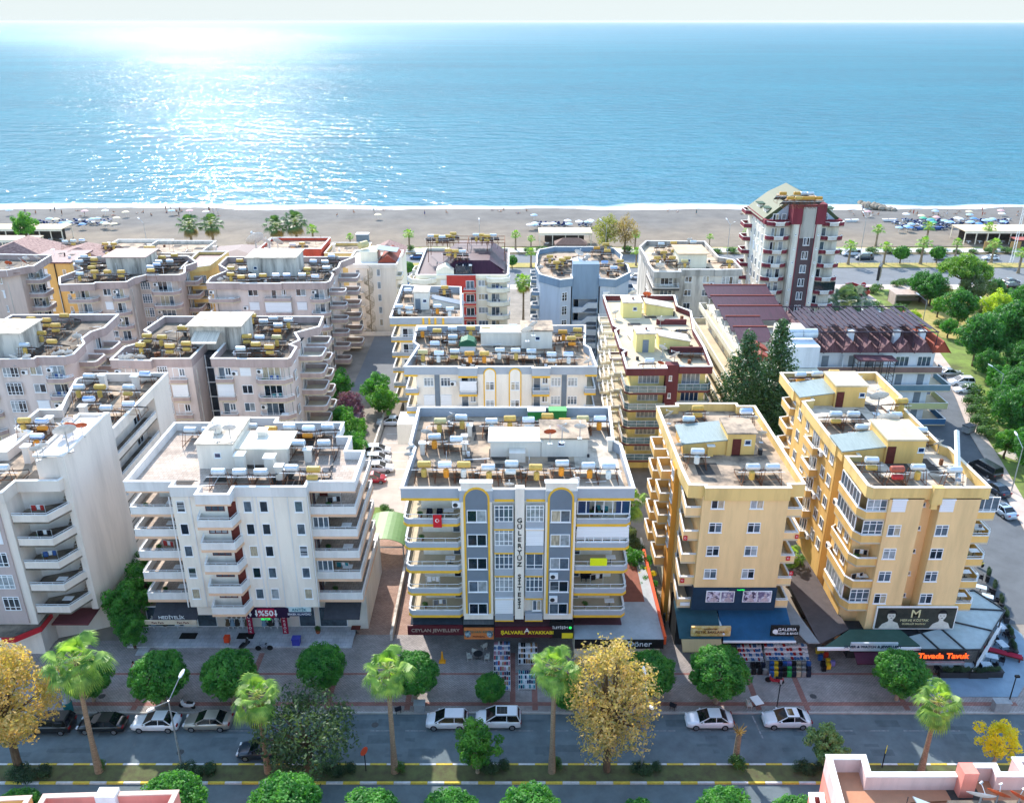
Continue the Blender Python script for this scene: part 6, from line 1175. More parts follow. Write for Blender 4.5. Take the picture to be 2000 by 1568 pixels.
mk_shrub('hedge', 2.2, (1, .35, .45), leafmat('dark_hedge_leaves', '#3C5A3A', '#1E3A28', .2), 3400, .16, 2); mk_shrub('round', 1.0, (1, 1, 1), leafmat('mid_shrub_leaves', '#5C8440', '#345A2C', .3), 1100, .17, 3)
for (u, v, d, s_) in ((55, 1522, 'under the golden plane tree at the left edge', 1.0), (380, 1516, 'at the foot of the twin-headed street lamp', .95), (660, 1512, 'right of the dusky sprawling tree', .8), (960, 1506, 'under the small bright green tree', .8), (1260, 1509, 'by the right twin-headed street lamp', .75), (1580, 1508, 'beside the small grey-green tree', .8)):
    shrub('hedge', *rp(u, v), 'low dark hedge clump on the median ' + d, s_, .15, 'low dark hedge clumps on the median')
for (u, v, d, s_) in ((198, 1502, 'tallest palm', .55), (782, 1508, 'slender palm', .6), (1086, 1500, 'palm before the shoe shops', .65), (1440, 1502, 'headless palm', .8)):
    shrub('round', *rp(u, v), 'small upright bush at the foot of the ' + d, (s_, s_, s_ * 1.5), .15, 'bushes at the palm feet')
# gardens between the buildings
mk_tree('gard', H=6, R_=2.6, zc=3.6, kind='loose', leafm=LF_D, n=5200, s=.3, flat=.95, seed=31, nclump=44); mk_tree('gardg', H=6, R_=2.4, zc=3.4, kind='loose', leafm=LF_G, n=4600, s=.3, flat=.95, seed=32, nclump=40)
mk_tree('gardo', H=6, R_=2.4, zc=3.4, kind='loose', leafm=LF_O, n=4600, s=.28, flat=.95, seed=33, nclump=40)
for i, (x, y, k, s_, d) in enumerate(((-42.6, 86, 'gard', .9, 'farthest dark garden tree between the pale lilac block and the white block'), (-41.8, 81.5, 'gard', 1.0, 'dark garden tree in the middle of the gap left of the white block'), (-42.2, 77.6, 'gard', 1.05, 'dark garden tree nearest the street left of the white block'), (-40.6, 74.8, 'gard', .7, 'low dark tree beside the pale tiled forecourt'),
      (-30.5, 139, 'gard', 1.15, 'dark rounded tree in the rear garden below the stacked balconies'), (-23.4, 138, 'gard', 1.1, 'dark tree in the rear garden next to the narrow grey block'), (-21.6, 133.5, 'gardg', 1.1, 'bright green tree right of the purple bougainvillea'), (-25, 122, 'gardg', 1.1, 'green garden tree along the car park wall, farthest'), (-24.2, 116, 'gard', 1.0, 'dark garden tree along the car park wall, nearest'), (-23.2, 111, 'gardg', .85, 'green garden tree left of the parked red car'), (-28, 127, 'gard', .9, 'dark garden tree left of the purple shed'),
      (13.6, 98, 'gard', .9, 'dark tree behind the garden palm right of the arch block'), (14.2, 91, 'gardo', .9, 'olive tree behind the arch block annex'), (14.6, 86.5, 'gard', .8, 'dark tree right of the arch block, in the narrow garden'), (13.6, 115, 'gardg', .8, 'green tree between the second grey block and the cream block'), (15.4, 82.5, 'gard', .62, 'dark shrub tree left of the beige block alley'))):
    tree(k, x, y, d, sc=s_, group='garden trees between the blocks')
tree('gyel', 15.6, 84.4, 'small yellow-leaved tree left of the beige block', sc=.7, H=5, R_=1.9, zc=3.6, kind='loose', leafm=LF_YL, n=2200, s=.28, seed=40, nclump=26)
tree('boug', -27, 132, 'purple bougainvillea tree in the rear garden', sc=1, H=5, R_=2.7, zc=3.0, kind='loose', leafm=LF_BG, n=5000, s=.28, seed=41, nclump=40)
mk_palm('g1', 5.6, 1.9, 30, 1, 12, .22)
palm('g1', 15.0, 95.5, 'garden palm between the arch block and the beige block', 1.15); palm('g1', 33.0, 86, 'low palm in the gap between the beige and the golden block', .8)
# conifers
tree('con', 33.2, 114.5, 'left and bushier of the two tall dark conifers in front of the terraced block', 'conifer', 'conifer', H=20, R_=6.6, zc=11.4, kind='cone', leafm=LF_DK, n=20000, s=.42, flat=1.6, seed=51, nclump=120, rz=0, group='tall dark conifers')
tree('con2', 38.4, 116.5, 'right and taller of the two tall dark conifers in front of the terraced block', 'conifer', 'conifer', H=20, R_=5.4, zc=12.4, kind='cone', leafm=LF_DK, n=17000, s=.42, flat=2.0, seed=52, nclump=110, rz=0, group='tall dark conifers')
def mk_bare():
    rg = random.Random(5); m = MB(); m.tube((0, 0, 0), (0, 0, 8), .15, .06)
    for i in range(46): a = i * 2.4; z = 3.5 + rg.random() * 5; m.tube((0, 0, z), (math.cos(a) * rg.uniform(.6, 1.8), math.sin(a) * rg.uniform(.6, 1.8), z + rg.uniform(.5, 1.8)), .04, .01, 4)
    return m.mesh('bare_tree', BARKL)
t = thing('bare_tree', 'leafless grey tree in front of the hotel wing', 'tree', (46.6, 125, 0)); put('trunk', mk_bare(), t, sc=1.15)
# park on the right
mk_tree('park', H=9, R_=4.2, zc=6.0, kind='loose', leafm=leafmat('park_green_leaves', '#4E8A3C', '#245828', .35), n=9000, s=.42, flat=.85, seed=61, nclump=80)
mk_tree('upine', H=10, R_=5.2, zc=7.0, kind='umbrella', leafm=LF_PN, n=11000, s=.4, flat=.65, seed=62, nclump=90)
mk_tree('poliv', H=7, R_=4.0, zc=4.4, kind='loose', leafm=LF_O, n=7000, s=.36, flat=.8, seed=63, nclump=60); mk_tree('pyg', H=8, R_=3.6, zc=5.2, kind='loose', leafm=LF_YG, n=7500, s=.36, flat=1.05, seed=64, nclump=60)
PK = [('upine', 1872, 590, 1.15, 'great umbrella pine with a wide domed crown by the coast road'), ('poliv', 1895, 600, 1.15, 'grey-olive tree below the umbrella pine'), ('park', 1815, 598, .85, 'dark leafy tree left of the umbrella pine'), ('park', 1795, 590, .8, 'rounded green tree behind the park shelter'),
      ('park', 1868, 640, .95, 'bright rounded tree in the middle of the park'), ('pyg', 1940, 650, 1.15, 'yellow-green tree right of the bright rounded tree'), ('park', 1965, 705, 1.35, 'large dark park tree overhanging the side street'), ('park', 2000, 700, 1.3, 'large dark park tree cut by the right edge'), ('park', 1900, 715, 1.15, 'large dark park tree beside the hotel car park'), ('park', 1995, 640, 1.1, 'upper dark park tree cut by the right edge'),
      ('park', 1975, 800, .85, 'smaller green park tree above the footpath bend'), ('park', 1980, 865, 1.05, 'dense green tree right of the street dumpster'), ('park', 1950, 825, .7, 'low green tree beside the street hedge'), ('pyg', 1780, 640, .5, 'small yellow-green tree on the park lawn'), ('park', 1940, 590, .6, 'small dark tree by the parked dark cars'), ('gard', 1965, 595, .7, 'small leafy tree near the right coast road edge'), ('park', 2005, 930, .7, 'round tree at the right edge beside the parked cars')]
for k, u, v, s_, d in PK: tree(k, *rp(u, v), d, sc=s_ * .95, group='park trees')
for i, (u, v, k, s_) in enumerate(sorted(((1925, 745, 'park', .9), (1945, 770, 'gard', 1.3), (1985, 745, 'park', 1.1), (1960, 660, 'park', .9), (1915, 665, 'gard', 1.4), (1850, 660, 'gard', 1.0), (1985, 835, 'gard', 1.4), (1960, 895, 'gardg', 1.2), (1990, 900, 'gard', 1.2), (1920, 625, 'poliv', .8), (1830, 620, 'gardg', 1.2), (1840, 585, 'poliv', .7), (2015, 780, 'park', 1.2), (1930, 710, 'park', 1.0)))): tree(k, *rp(u, v), f"{ordn(i)} from left of the smaller filler trees in the park", sc=s_ * .72, group='smaller park trees')
for i, (u, v, s_) in enumerate(((1712, 600, 1.4), (1722, 612, 1.2), (1735, 628, 1.3), (1748, 645, 1.2), (1745, 655, 1.1), (1752, 560, 1.5), (1765, 556, 1.5), (1780, 556, 1.5), (1705, 573, 1.5), (1714, 566, 1.4), (1757, 610, 1.8), (1900, 770, 1.8), (1905, 795, 2.0), (1912, 815, 2.0), (1920, 835, 2.0), (1930, 855, 1.8), (1838, 640, 1.6), (1800, 660, 1.6))):
    shrub('round', *rp(u, v), f"{ordn(i)} round bush counted along the park's street edge from the coast road", s_, 0, 'bushes along the park edge')
# coast
mk_palm('c1', 4.6, 1.7, 26, 0, 21, .3); mk_palm('c2', 6.2, 2.4, 34, 2, 22, .32, leafm=leafmat('dark_palm_leaves', '#5C7C44', '#34583A', .3)); mk_palm('c3', 11, 2.3, 40, 2, 23, .3)
CP_ = [(1656, 518, 1.2), (1725, 517, 1.1), (1797, 517, 1.35), (1710, 482, 1.15), (1808, 477, 1.2), (1865, 503, .95), (1935, 514, 1.2), (1925, 477, 1.15), (1988, 534, 1.2), (800, 490, 1.1), (1007, 488, 1.0), (1037, 523, .95), (1037, 490, .8), (1240, 488, 1.0), (1242, 520, .9), (1385, 483, .7), (613, 484, 1.2), (685, 486, .8), (1458, 476, .9), (60, 470, 1.0)]
for i, (u, v, s_) in enumerate(sorted(CP_)): palm('c1', *rp(u, v), f"{ordn(i)} small coast road palm counted from the left", s_, group='small palms along the coast road')
for i, (u, v, s_) in enumerate(((378, 498, 1.0), (420, 496, 1.0), (545, 500, 1.0), (583, 498, 1.1))): palm('c2', *rp(u, v), f"{ordn(i)} from the left of the four large bushy palms at the beach edge", s_ * 1.45, group='large bushy palms at the beach edge')
palm('c3', *rp(1022, 640), 'tall palm with a brown skirt between the red-stripe block and the blue grey block', .95)
palm('ph', *rp(1646, 652), 'large drooping feather palm at the foot of the tower', 1.0, Hh_=6.5, size=5.2, n=60, skirt=2, seed=25, tr_=.5, leafm=leafmat('grey_green_palm', '#6C8468', '#3C5644', .3))
mk_tree('ball2', H=5, R_=2.0, zc=3.0, kind='ball', leafm=leafmat('coast_ball_leaves', '#5E9A36', '#2F6A28', .35), n=2600, s=.34, flat=.8, seed=71, nclump=40)
for i, (u, v, s_, d) in enumerate(((1757, 516, 1.1, 'left of two on the coast road median'), (1828, 515, 1.05, 'right of two on the coast road median'), (798, 540, .85, 'in the road gap right of the spiral-stair block'), (1000, 525, .8, 'right of the red-stripe block'))): tree('ball2', *rp(u, v), 'small ball-shaped street tree ' + d, sc=s_, group='ball-shaped street trees')
tree('cp1', *rp(1185, 488), 'left of two large half-bare plane trees at the beach edge', sc=1, H=9, R_=4.6, zc=6, kind='loose', leafm=leafmat('olive_plane_leaves', '#98984A', '#66703A', .4), n=3600, s=.4, flat=1.0, seed=81, nclump=60, group='half-bare plane trees')
tree('cp2', *rp(1220, 492), 'right and browner of two large half-bare plane trees at the beach edge', sc=1, H=9, R_=4.2, zc=6.6, kind='loose', leafm=leafmat('brown_plane_leaves', '#A08C68', '#7C6C4C', .4), n=2800, s=.38, flat=1.05, seed=82, nclump=60, group='half-bare plane trees')
rg = random.Random(9); k_ = 0
hp = []
for x in range(60, 176, 5): hp.append((x + rg.uniform(-1, 1), 248.5, rg.uniform(1.1, 1.8)))
for x in (5, 9, 13, 17, 28, 34): hp.append((x, 250 + rg.uniform(-2, 2), rg.uniform(1.6, 2.4)))
for x in (-130, -126, -121, -116, -112, -108): hp.append((x, 246, rg.uniform(1.8, 2.8)))
for x in (-52, -44, -30): hp.append((x, 252, 1.5))
for i, (x, y, s_) in enumerate(sorted(hp)): shrub('round', x, y, f"{ordn(i)} bush from the left in the hedge line behind the beach", s_, 0, 'bushes behind the beach')
tree('gardg', *rp(60, 500), 'bright green tree among the tiled roofs at the left', sc=1.5, z=4)
# ------------------------------------------------------------ VEHICLES
def paint(name, col, metal=.1): 
    m = mat(name, col, .03, 1, .28, metal=metal, spec=.6); m.node_tree.nodes['Principled BSDF'].inputs['Coat Weight'].default_value = .6; return m
P_W = paint('white_car_paint', '#E4E8EE'); P_BK = paint('black_car_paint', '#16181C'); P_SL = paint('silver_car_paint', '#A4A6A8', .5); P_RD = paint('red_car_paint', '#A8142C'); P_DB = paint('dark_blue_car_paint', '#1C2C40'); P_LB = paint('pale_blue_car_paint', '#A8BCD0', .3); P_CH = paint('champagne_car_paint', '#B4AEA4', .5); P_BL = paint('blue_car_paint', '#2C68A8')
M_TYRE = mat('tyre_rubber', '#1C1C1E', .1, 3, .8); M_RIM = mat('alloy_rim', '#9A9EA4', .1, 3, .3, metal=.7); M_HL = mat('headlight_glass', '#D8DEE4', .05, 3, .15); M_TL = mat('tail_light_plastic', '#8C1420', .1, 3, .3); G_CAR = glassmat('car_glass', '#10161E', .05, 1.0)
SH = {'sedan': (4.5, .88, [(-2.25, .62, .55), (-2.2, .88, .74), (-1.75, 1.02, .84), (-1.0, 1.02, .88), (.6, .98, .88), (1.15, .94, .87), (1.8, .84, .84), (2.15, .7, .74), (2.25, .52, .6)], (-1.75, -1.05, .15, 1.1), 1.44),
      'hatch': (4.0, .86, [(-1.95, .62, .6), (-1.95, .95, .76), (-1.7, 1.04, .84), (-.8, 1.02, .86), (.5, 1.0, .86), (1.0, .96, .85), (1.6, .86, .82), (1.9, .7, .72), (2.0, .52, .6)], (-1.9, -1.6, .2, 1.15), 1.5),
      'suv': (4.4, .92, [(-2.15, .7, .66), (-2.15, 1.08, .8), (-1.9, 1.14, .88), (-.8, 1.12, .92), (.6, 1.1, .92), (1.1, 1.06, .9), (1.8, .98, .87), (2.1, .8, .78), (2.2, .58, .66)], (-2.1, -1.8, .25, 1.2), 1.66),
      'van': (4.9, .95, [(-2.45, .7, .8), (-2.45, 1.2, .9), (-2.3, 1.2, .94), (-.8, 1.2, .95), (.9, 1.18, .95), (1.5, 1.1, .93), (2.1, .98, .88), (2.4, .8, .8), (2.45, .6, .7)], (-2.42, -2.3, .9, 1.85), 1.95)}
def car_meshes(kind, sun):
    def go():
        L_, hw, st, gh, zr = SH[kind]; b = MB(); N = 9
        for (x, z, w_) in st:
            zb = .26
            b.v += [(x, -w_ * .92, zb), (x, -w_, zb + .12), (x, -w_, z * .72), (x, -w_ * .94, z - .03), (x, -w_ * .6, z), (x, w_ * .6, z), (x, w_ * .94, z - .03), (x, w_, z * .72), (x, w_, zb + .12), (x, w_ * .92, zb)]
        n = 10
        for i in range(len(st) - 1):
            for j in range(n): a = i * n + j; c = i * n + (j + 1) % n; b.f.append((a, c, c + n, a + n)); b.m.append(0)
        b.f += [tuple(range(n))[::-1], tuple(range((len(st) - 1) * n, len(st) * n))]; b.m += [0, 0]
        x0, x1, x2, x3 = gh; bw = hw * .95; rw = hw * .76; zb = 1.0 if kind != 'van' else 1.16
        if kind == 'suv': zb = 1.1
        g = MB(); g.v += [(x0, -bw, zb - .06), (x3, -bw, zb - .08), (x2, -rw, zr), (x1, -rw, zr), (x0, bw, zb - .06), (x3, bw, zb - .08), (x2, rw, zr), (x1, rw, zr)]
        g.f += [(0, 1, 2, 3), (5, 4, 7, 6), (1, 5, 6, 2), (4, 0, 3, 7), (3, 2, 6, 7)]; g.m += [0] * 5
        r_ = MB(); r_.v += [(x1 - .06, -rw - .02, zr - .05), (x2 + .06, -rw - .02, zr - .05), (x2 - .05, -rw + .06, zr + .03), (x1 + .05, -rw + .06, zr + .03), (x1 - .06, rw + .02, zr - .05), (x2 + .06, rw + .02, zr - .05), (x2 - .05, rw - .06, zr + .03), (x1 + .05, rw - .06, zr + .03)]
        r_.f += [(0, 1, 2, 3), (5, 4, 7, 6), (1, 5, 6, 2), (4, 0, 3, 7), (3, 2, 6, 7)]; r_.m += [0] * 5
        if sun: r_.box((x1 + x2) / 2 - .1, x2 - .12, -rw + .22, rw - .22, zr + .03, zr + .036, 1)
        for s_ in (-1, 1):
            for (xa, xb, t0) in ((x0, x1, 0), (x3, x2, 0)): r_.tube((xa, s_ * bw, zb - .05), (xb, s_ * rw, zr - .02), .045, n=4)
            xm = (x1 + x2) / 2 - .05; r_.tube((xm, s_ * (bw + .005), zb - .05), (xm, s_ * (rw + .005), zr - .02), .035, n=4)
        return b, g, r_
    return cached(('car', kind, sun), go)
def mk_wheel():
    ty = MB().lathe([(.2, -.1), (.3, -.1), (.33, -.06), (.33, .06), (.3, .1), (.2, .1)], n=18).xf(Matrix.Rotation(math.pi / 2, 4, 'X'))
    rm = MB().lathe([(.02, -.085), (.21, -.085), (.22, .085), (.02, .085)], n=10).xf(Matrix.Rotation(math.pi / 2, 4, 'X'))
    return ty.mesh('tyre', M_TYRE), rm.mesh('rim', M_RIM)
def car(kind, pm, x, y, rz, label, sun=False, group='parked cars', z=.02, name='car', cat='car'):
    b, g, r_ = car_meshes(kind, sun); hw = SH[kind][1]; L_ = SH[kind][0]
    t = thing(name, label, cat, (x, y, z), rz, group); k = (kind, sun, pm.name)
    put('body', cached((k, 'b'), lambda: b.mesh('body', pm, True)), t); put('windows', cached((k, 'g'), lambda: g.mesh('windows', G_CAR)), t); put('roof', cached((k, 'r'), lambda: r_.mesh('roof', [pm, G_CAR])), t)
    ty, rm = cached('wheel', mk_wheel); wb = L_ * .305
    for sx in (-1, 1):
        for sy in (-1, 1): w_ = put('wheel', ty, t, (sx * wb, sy * (hw - .09), .33)); put('rim', rm, w_, (0, sy * .03, 0))
    xf_, xr = SH[kind][2][-2][0] - .02, -L_ / 2 + .0
    for sy in (-1, 1):
        put('headlight', cached('hl', lambda: MB().box(-.08, .08, -.17, .17, -.07, .07).mesh('headlight', M_HL)), t, (xf_, sy * (hw - .28), .68)); put('tail_light', cached('tl', lambda: MB().box(-.05, .05, -.16, .16, -.09, .09).mesh('tail_light', M_TL)), t, (xr + .03, sy * (hw - .26), .82))
        put('mirror', cached(('mir', pm.name), lambda: MB().box(-.07, .07, -.1, .1, -.07, .07).mesh('mirror', pm)), t, (SH[kind][3][3] - .35, sy * (hw + .06), 1.02))
    put('number_plate', cached('np', lambda: MB().box(-.012, .012, -.25, .25, -.055, .055).mesh('number_plate', M_FR)), t, (L_ / 2 + .0, 0, .48)); return t
def carp(kind, pm, u, v, label, rz=math.pi, **k):
    x, y = rp(u, v, .7); return car(kind, pm, x, y, rz, label, **k)
carp('suv', P_BK, 98, 1412, 'black car half hidden behind the golden plane tree at the left edge'); carp('sedan', P_BK, 200, 1411, 'black saloon parked behind the tallest palm trunk'); carp('sedan', P_W, 305, 1408, 'white saloon with a leaf-strewn roof under the twin-headed street lamp')
carp('sedan', P_CH, 406, 1406, 'silver-champagne saloon parked next to the short palm'); carp('sedan', P_DB, 512, 1462, 'dark car driving under the dusky sprawling tree', group='moving cars'); carp('hatch', P_W, 873, 1404, 'small white hatchback, left of the pair before the arch block'); carp('suv', P_W, 973, 1402, 'white car with a dark sunroof, right of the pair before the arch block', sun=True)
carp('sedan', P_W, 1385, 1403, 'white saloon parked left of the slanted white road line'); carp('sedan', P_W, 1536, 1402, 'white saloon with a long glass roof, right of the slanted white road line', sun=True)
for i, (kd, pm, u, v, d) in enumerate((('sedan', P_W, 762, 822, 'white saloon alone at the far end of the car park'), ('hatch', P_W, 738, 878, 'farthest of the three white cars in a row in the car park'), ('hatch', P_W, 738, 895, 'middle of the three white cars in a row in the car park'), ('sedan', P_W, 740, 912, 'nearest of the three white cars in a row in the car park'), ('hatch', P_RD, 728, 933, 'dark red car next to the white row in the car park'))): carp(kd, pm, u, v, d, rz=math.pi if i == 0 else .05)
carp('suv', P_W, 1878, 745, 'white estate car beside the hotel, middle of three'); carp('sedan', P_W, 1888, 760, 'white saloon beside the hotel, nearest of three'); carp('sedan', P_SL, 1856, 727, 'silver car beside the hotel, farthest of three, partly behind the balconies', rz=0)
car('van', P_BK, *rp(1925, 912, 1), R(108), 'black van on the side street right of the golden block'); car('sedan', P_DB, *rp(1945, 952, .7), R(105), 'dark saloon with a pale reflection, parked behind the black van'); car('sedan', P_LB, *rp(1956, 993, .7), R(103), 'white-blue saloon nearest on the side street', sun=True)
carp('sedan', P_SL, 1702, 605, 'silver car on the upper side street beside the tower', rz=R(168)); carp('sedan', P_LB, 1713, 616, 'pale blue-white car on the upper side street, nearest', rz=R(168))
carp('van', P_DB, 1688, 503, 'dark van driving on the coast road', rz=math.pi, group='moving cars'); carp('van', P_W, 1662, 495, 'white van on the coast road in front of the dark van', group='moving cars'); carp('sedan', P_SL, 1838, 503, 'silver car partly behind the ball-shaped tree on the coast road', group='moving cars'); carp('sedan', P_W, 1935, 503, 'white car on the coast road at the right', group='moving cars')
carp('sedan', P_DB, 1975, 549, 'dark car parked near the coast road at the right edge, farthest', rz=.1); carp('suv', P_BK, 1980, 558, 'black car parked near the coast road at the right edge, nearest', rz=.1); carp('hatch', P_BL, 814, 501, 'blue car in the road gap right of the spiral-stair block, farther'); carp('hatch', P_BL, 785, 551, 'blue car in the road gap right of the spiral-stair block, nearer'); carp('sedan', P_W, 1246, 540, 'white car in the gap between the blue grey and weathered blocks', rz=0); carp('sedan', P_BK, 1965, 505 + 16, 'black car in shade on the near coast lane by the right edge') if 0 else None
# red tipper truck
x, y = rp(1675, 568, .8); t = thing('tipper_truck', 'red and white tipper truck turning into the side street beside the tower', 'truck', (x, y, .02), R(-68))
put('body', MB().box(-3.2, 1.0, -1.15, 1.15, .9, 1.1, 0).box(-3.2, 1, -1.15, -1.05, 1.1, 2.0, 1).box(-3.2, 1, 1.05, 1.15, 1.1, 2.0, 1).box(-3.2, -3.1, -1.05, 1.05, 1.1, 2.0, 1).box(.9, 1, -1.05, 1.05, 1.1, 2.2, 0).mesh('body', [M_DARKMET, P_RD]), t)
put('cab', MB().box(1.15, 3.0, -1.1, 1.1, .6, 1.6).box(1.2, 2.6, -1.0, 1.0, 1.6, 2.4).mesh('cab', P_RD), t); put('windscreen', MB().box(2.6, 2.66, -.9, .9, 1.65, 2.3).mesh('windscreen', G_CAR), t)
for sx in (-2.2, 2.1):
    for sy in (-1, 1): w_ = put('wheel', CACHE['wheel'][0], t, (sx, sy * .95, .45), sc=1.35); put('rim', CACHE['wheel'][1], w_)
# two-wheelers
def scooter(x, y, rz, label, pm, kind='scooter'):
    t = thing(kind, label, {'scooter': 'scooter', 'motorcycle': 'motorcycle', 'bicycle': 'bicycle'}[kind], (x, y, .16), rz)
    wr = .24 if kind == 'scooter' else .32; th = .05 if kind != 'bicycle' else .02
    for sx in (-.62, .62):
        w_ = put('wheel', MB().lathe([(wr - .08 if kind != 'bicycle' else wr - .03, -th), (wr, -th * .6), (wr, th * .6), (wr - .08 if kind != 'bicycle' else wr - .03, th)], n=18).xf(Matrix.Rotation(math.pi / 2, 4, 'X')).mesh('wheel', M_TYRE), t, (sx, 0, wr))
        sp = MB()
        for i in range(6): a = i * 1.047; sp.tube((0, 0, 0), (math.cos(a) * (wr - .03), 0, math.sin(a) * (wr - .03)), .012, n=3)
        put('spokes', sp.mesh('spokes', M_RIM), w_)
    f = MB()
    if kind == 'bicycle':
        for a, b_ in (((-.62, wr), (-.15, .3)), ((-.15, .3), (-.25, .85)), ((-.25, .75), (.42, .75)), ((-.15, .3), (.42, .72)), ((.42, .95), (.62, wr)), ((-.62, wr), (-.22, .75))): f.tube((a[0], 0, a[1]), (b_[0], 0, b_[1]), .02, n=5)
        f.tube((.4, -.25, 1.0), (.4, .25, 1.0), .015, n=4); put('frame', f.mesh('frame', pm), t)
        put('saddle', MB().box(-.38, -.14, -.07, .07, .86, .92).mesh('saddle', M_BLACK), t)
    else:
        f.xprism([(-.75, .45), (-.3, .28), (.25, .25), (.5, .45), (.55, .85), (.45, .95), (.32, .5), (.0, .42), (-.1, .62), (-.6, .72), (-.85, .68)], -.14, .14); put('body', f.mesh('body', pm), t)
        put('seat', MB().box(-.7, -.05, -.13, .13, .68, .8).mesh('seat', M_BLACK), t); h = MB(); h.tube((.5, 0, .9), (.42, 0, 1.08), .03, n=5); h.tube((.42, -.34, 1.1), (.42, .34, 1.1), .02, n=5); put('handlebar', h.mesh('handlebar', M_DARKMET), t); put('headlight', MB().box(.5, .58, -.08, .08, .86, 1.0).mesh('headlight', M_HL), t)
    return t
scooter(*rp(1513, 1328, .5), 2.9, 'red and black motorcycle in front of the luggage display', P_RD, 'motorcycle'); scooter(*rp(365, 1377, .5), 3.0, 'white scooter parked behind the champagne saloon', P_W); scooter(*rp(516, 1266, .4), 3.2, 'dark bicycle leaning at the edge of the tiled forecourt', P_DB, 'bicycle')
scooter(*rp(478, 1260, .5), 1.2, 'black scooter at the forecourt edge behind the ficus', P_BK); scooter(*rp(1297, 1212, .5), 1.4, 'black scooter in the narrow alley beside the orange-edged roof', P_BK); scooter(*rp(1900, 1082, .5), 2.0, 'dark scooter parked on the side street beside the restaurant', P_BK); scooter(*rp(1908, 1098, .5), 2.1, 'yellow motorcycle parked on the side street beside the restaurant', paint('yellow_bike_paint', '#D8C020'), 'motorcycle')
# ------------------------------------------------------------ STREET FURNITURE
def lamp(x, y, h, rz, label, heads=2, z=.15):
    t = thing('street_lamp', label, 'street lamp', (x, y, z), rz, 'street lamps'); put('pole', MB().tube((0, 0, 0), (0, 0, h), .1, .06, 8).mesh('pole', M_METAL), t)
    for s_ in ((-1, 1) if heads == 2 else (1,)):
        a = MB(); a.tube((0, 0, h - .1), (0, s_ * 2.0, h + 1.0), .045, .04, 6); put('arm', a.mesh('arm', M_METAL), t)
        put('lamp_head', MB().lathe([(.02, -.45), (.16, -.3), (.2, .1), (.1, .45), (.02, .5)], n=10, sy=.5).xf(Matrix.Rotation(s_ * -1.2, 4, 'X')).mesh('lamp_head', M_FR), t, (0, s_ * 2.2, h + 1.05))
x, y = rp(358, 1510); lamp(x, y, 8.3, -.25, 'grey twin-headed street lamp in front of the white saloon'); x, y = rp(1252, 1505); lamp(x, y, 8.3, 0, 'grey twin-headed street lamp in front of the autumn plane tree')
for i, (u, v, h, d) in enumerate(((1677, 518, 13, 'tall lamp beside the dark van on the coast road'), (1420, 500, 9, 'lamp between the weathered block and the tower'), (292, 505, 10, 'lamp behind the beach terrace at the left'), (937, 500, 9, 'lamp behind the red-stripe block'), (1800, 640, 6, 'park lamp on the lawn'), (1918, 650, 6, 'park lamp by the yellow-green tree'), (1942, 805, 7, 'street lamp beside the large park tree'), (1975, 960, 7, 'street lamp right of the dark saloon'), (1182, 500, 9, 'lamp in front of the half-bare plane trees'))): lamp(*rp(u, v), h, random.random(), 'thin ' + d, 1 if i not in (0, 1) else 2)
t = thing('lattice_mast', 'tall pale lattice mast on the coast road median at the right', 'mast', (*rp(1975, 514), .1)); mm = MB()
for sx in (-.4, .4): mm.tube((sx, 0, 0), (sx * .5, 0, 17), .1, .06, 4)
for i in range(17): mm.tube((-.4 + i * .012, 0, i), (.4 - i * .012, 0, i + 1), .04, n=3)
put('frame', mm.mesh('frame', M_FR), t)
def sign_post(x, y, h, label, shape, m_, z=.15):
    t = thing('road_sign', label, 'road sign', (x, y, z)); put('post', MB().tube((0, 0, 0), (0, 0, h), .05, n=6).mesh('post', M_BLACK), t); put('plate', shape.mesh('plate', m_), t, (0, -.06, h)); return t
disk = lambda r: MB().lathe([(.01, -.02), (r, -.02), (r, .02), (.01, .02)], n=20).xf(Matrix.Rotation(math.pi / 2, 4, 'X'))
sign_post(*rp(715, 1507), 2.4, 'round orange-red sign on a black post on the median', disk(.42).xf(Matrix.Rotation(.9, 4, 'Z')), mat('orange_red_sign', '#D85030', .05, 1, .5)); s_ = sign_post(*rp(1683, 577), 2.6, 'round red no-entry sign at the park corner', disk(.6), mat('traffic_red', '#B01C30', .05, 1, .5)); put('bar', MB().box(-.4, .4, -.1, -.03, -.08, .08).mesh('bar', M_FR), s_, (0, -.06, 2.6))
sign_post(*rp(1722, 1500), 2.2, 'yellow-edged diamond sign behind the pink terrace', MB().xprism([(0, -.5), (.5, 0), (0, .5), (-.5, 0)], -.02, .02).xf(Matrix.Rotation(1.0, 4, 'Z')), mat('yellow_sign', '#D8D040', .05, 1, .5))
sign_post(*rp(1517, 1382), 3.2, 'thin grey sign post on the pavement above the sunroof saloon', MB().box(-.1, .1, -.03, .03, -.3, .2), M_METAL)
t = thing('lamp_post', 'dark park-style post with a small lantern beside the grey street cabinet', 'lamp post', (*rp(1966, 1385), .14)); put('post', MB().tube((0, 0, 0), (0, 0, 4.0), .07, .05, 6).mesh('post', M_BLACK), t); put('lantern', MB().box(-.12, .3, -.12, .12, 3.9, 4.1).mesh('lantern', M_BLACK), t)
def cabinet(u, v, label, m_, w_=1.3, h=1.3): 
    t = thing('street_cabinet', label, 'cabinet', (*rp(u, v), .14)); put('body', MB().box(-w_ / 2, w_ / 2, -.35, .35, 0, h).mesh('body', m_), t); put('lid', MB().box(-w_ / 2 - .06, w_ / 2 + .06, -.42, .42, h, h + .08).mesh('lid', m_), t); put('door', MB().box(-w_ / 2 + .08, -.03, -.37, -.35, .1, h - .1).box(.03, w_ / 2 - .08, -.37, -.35, .1, h - .1).mesh('door', m_), t)
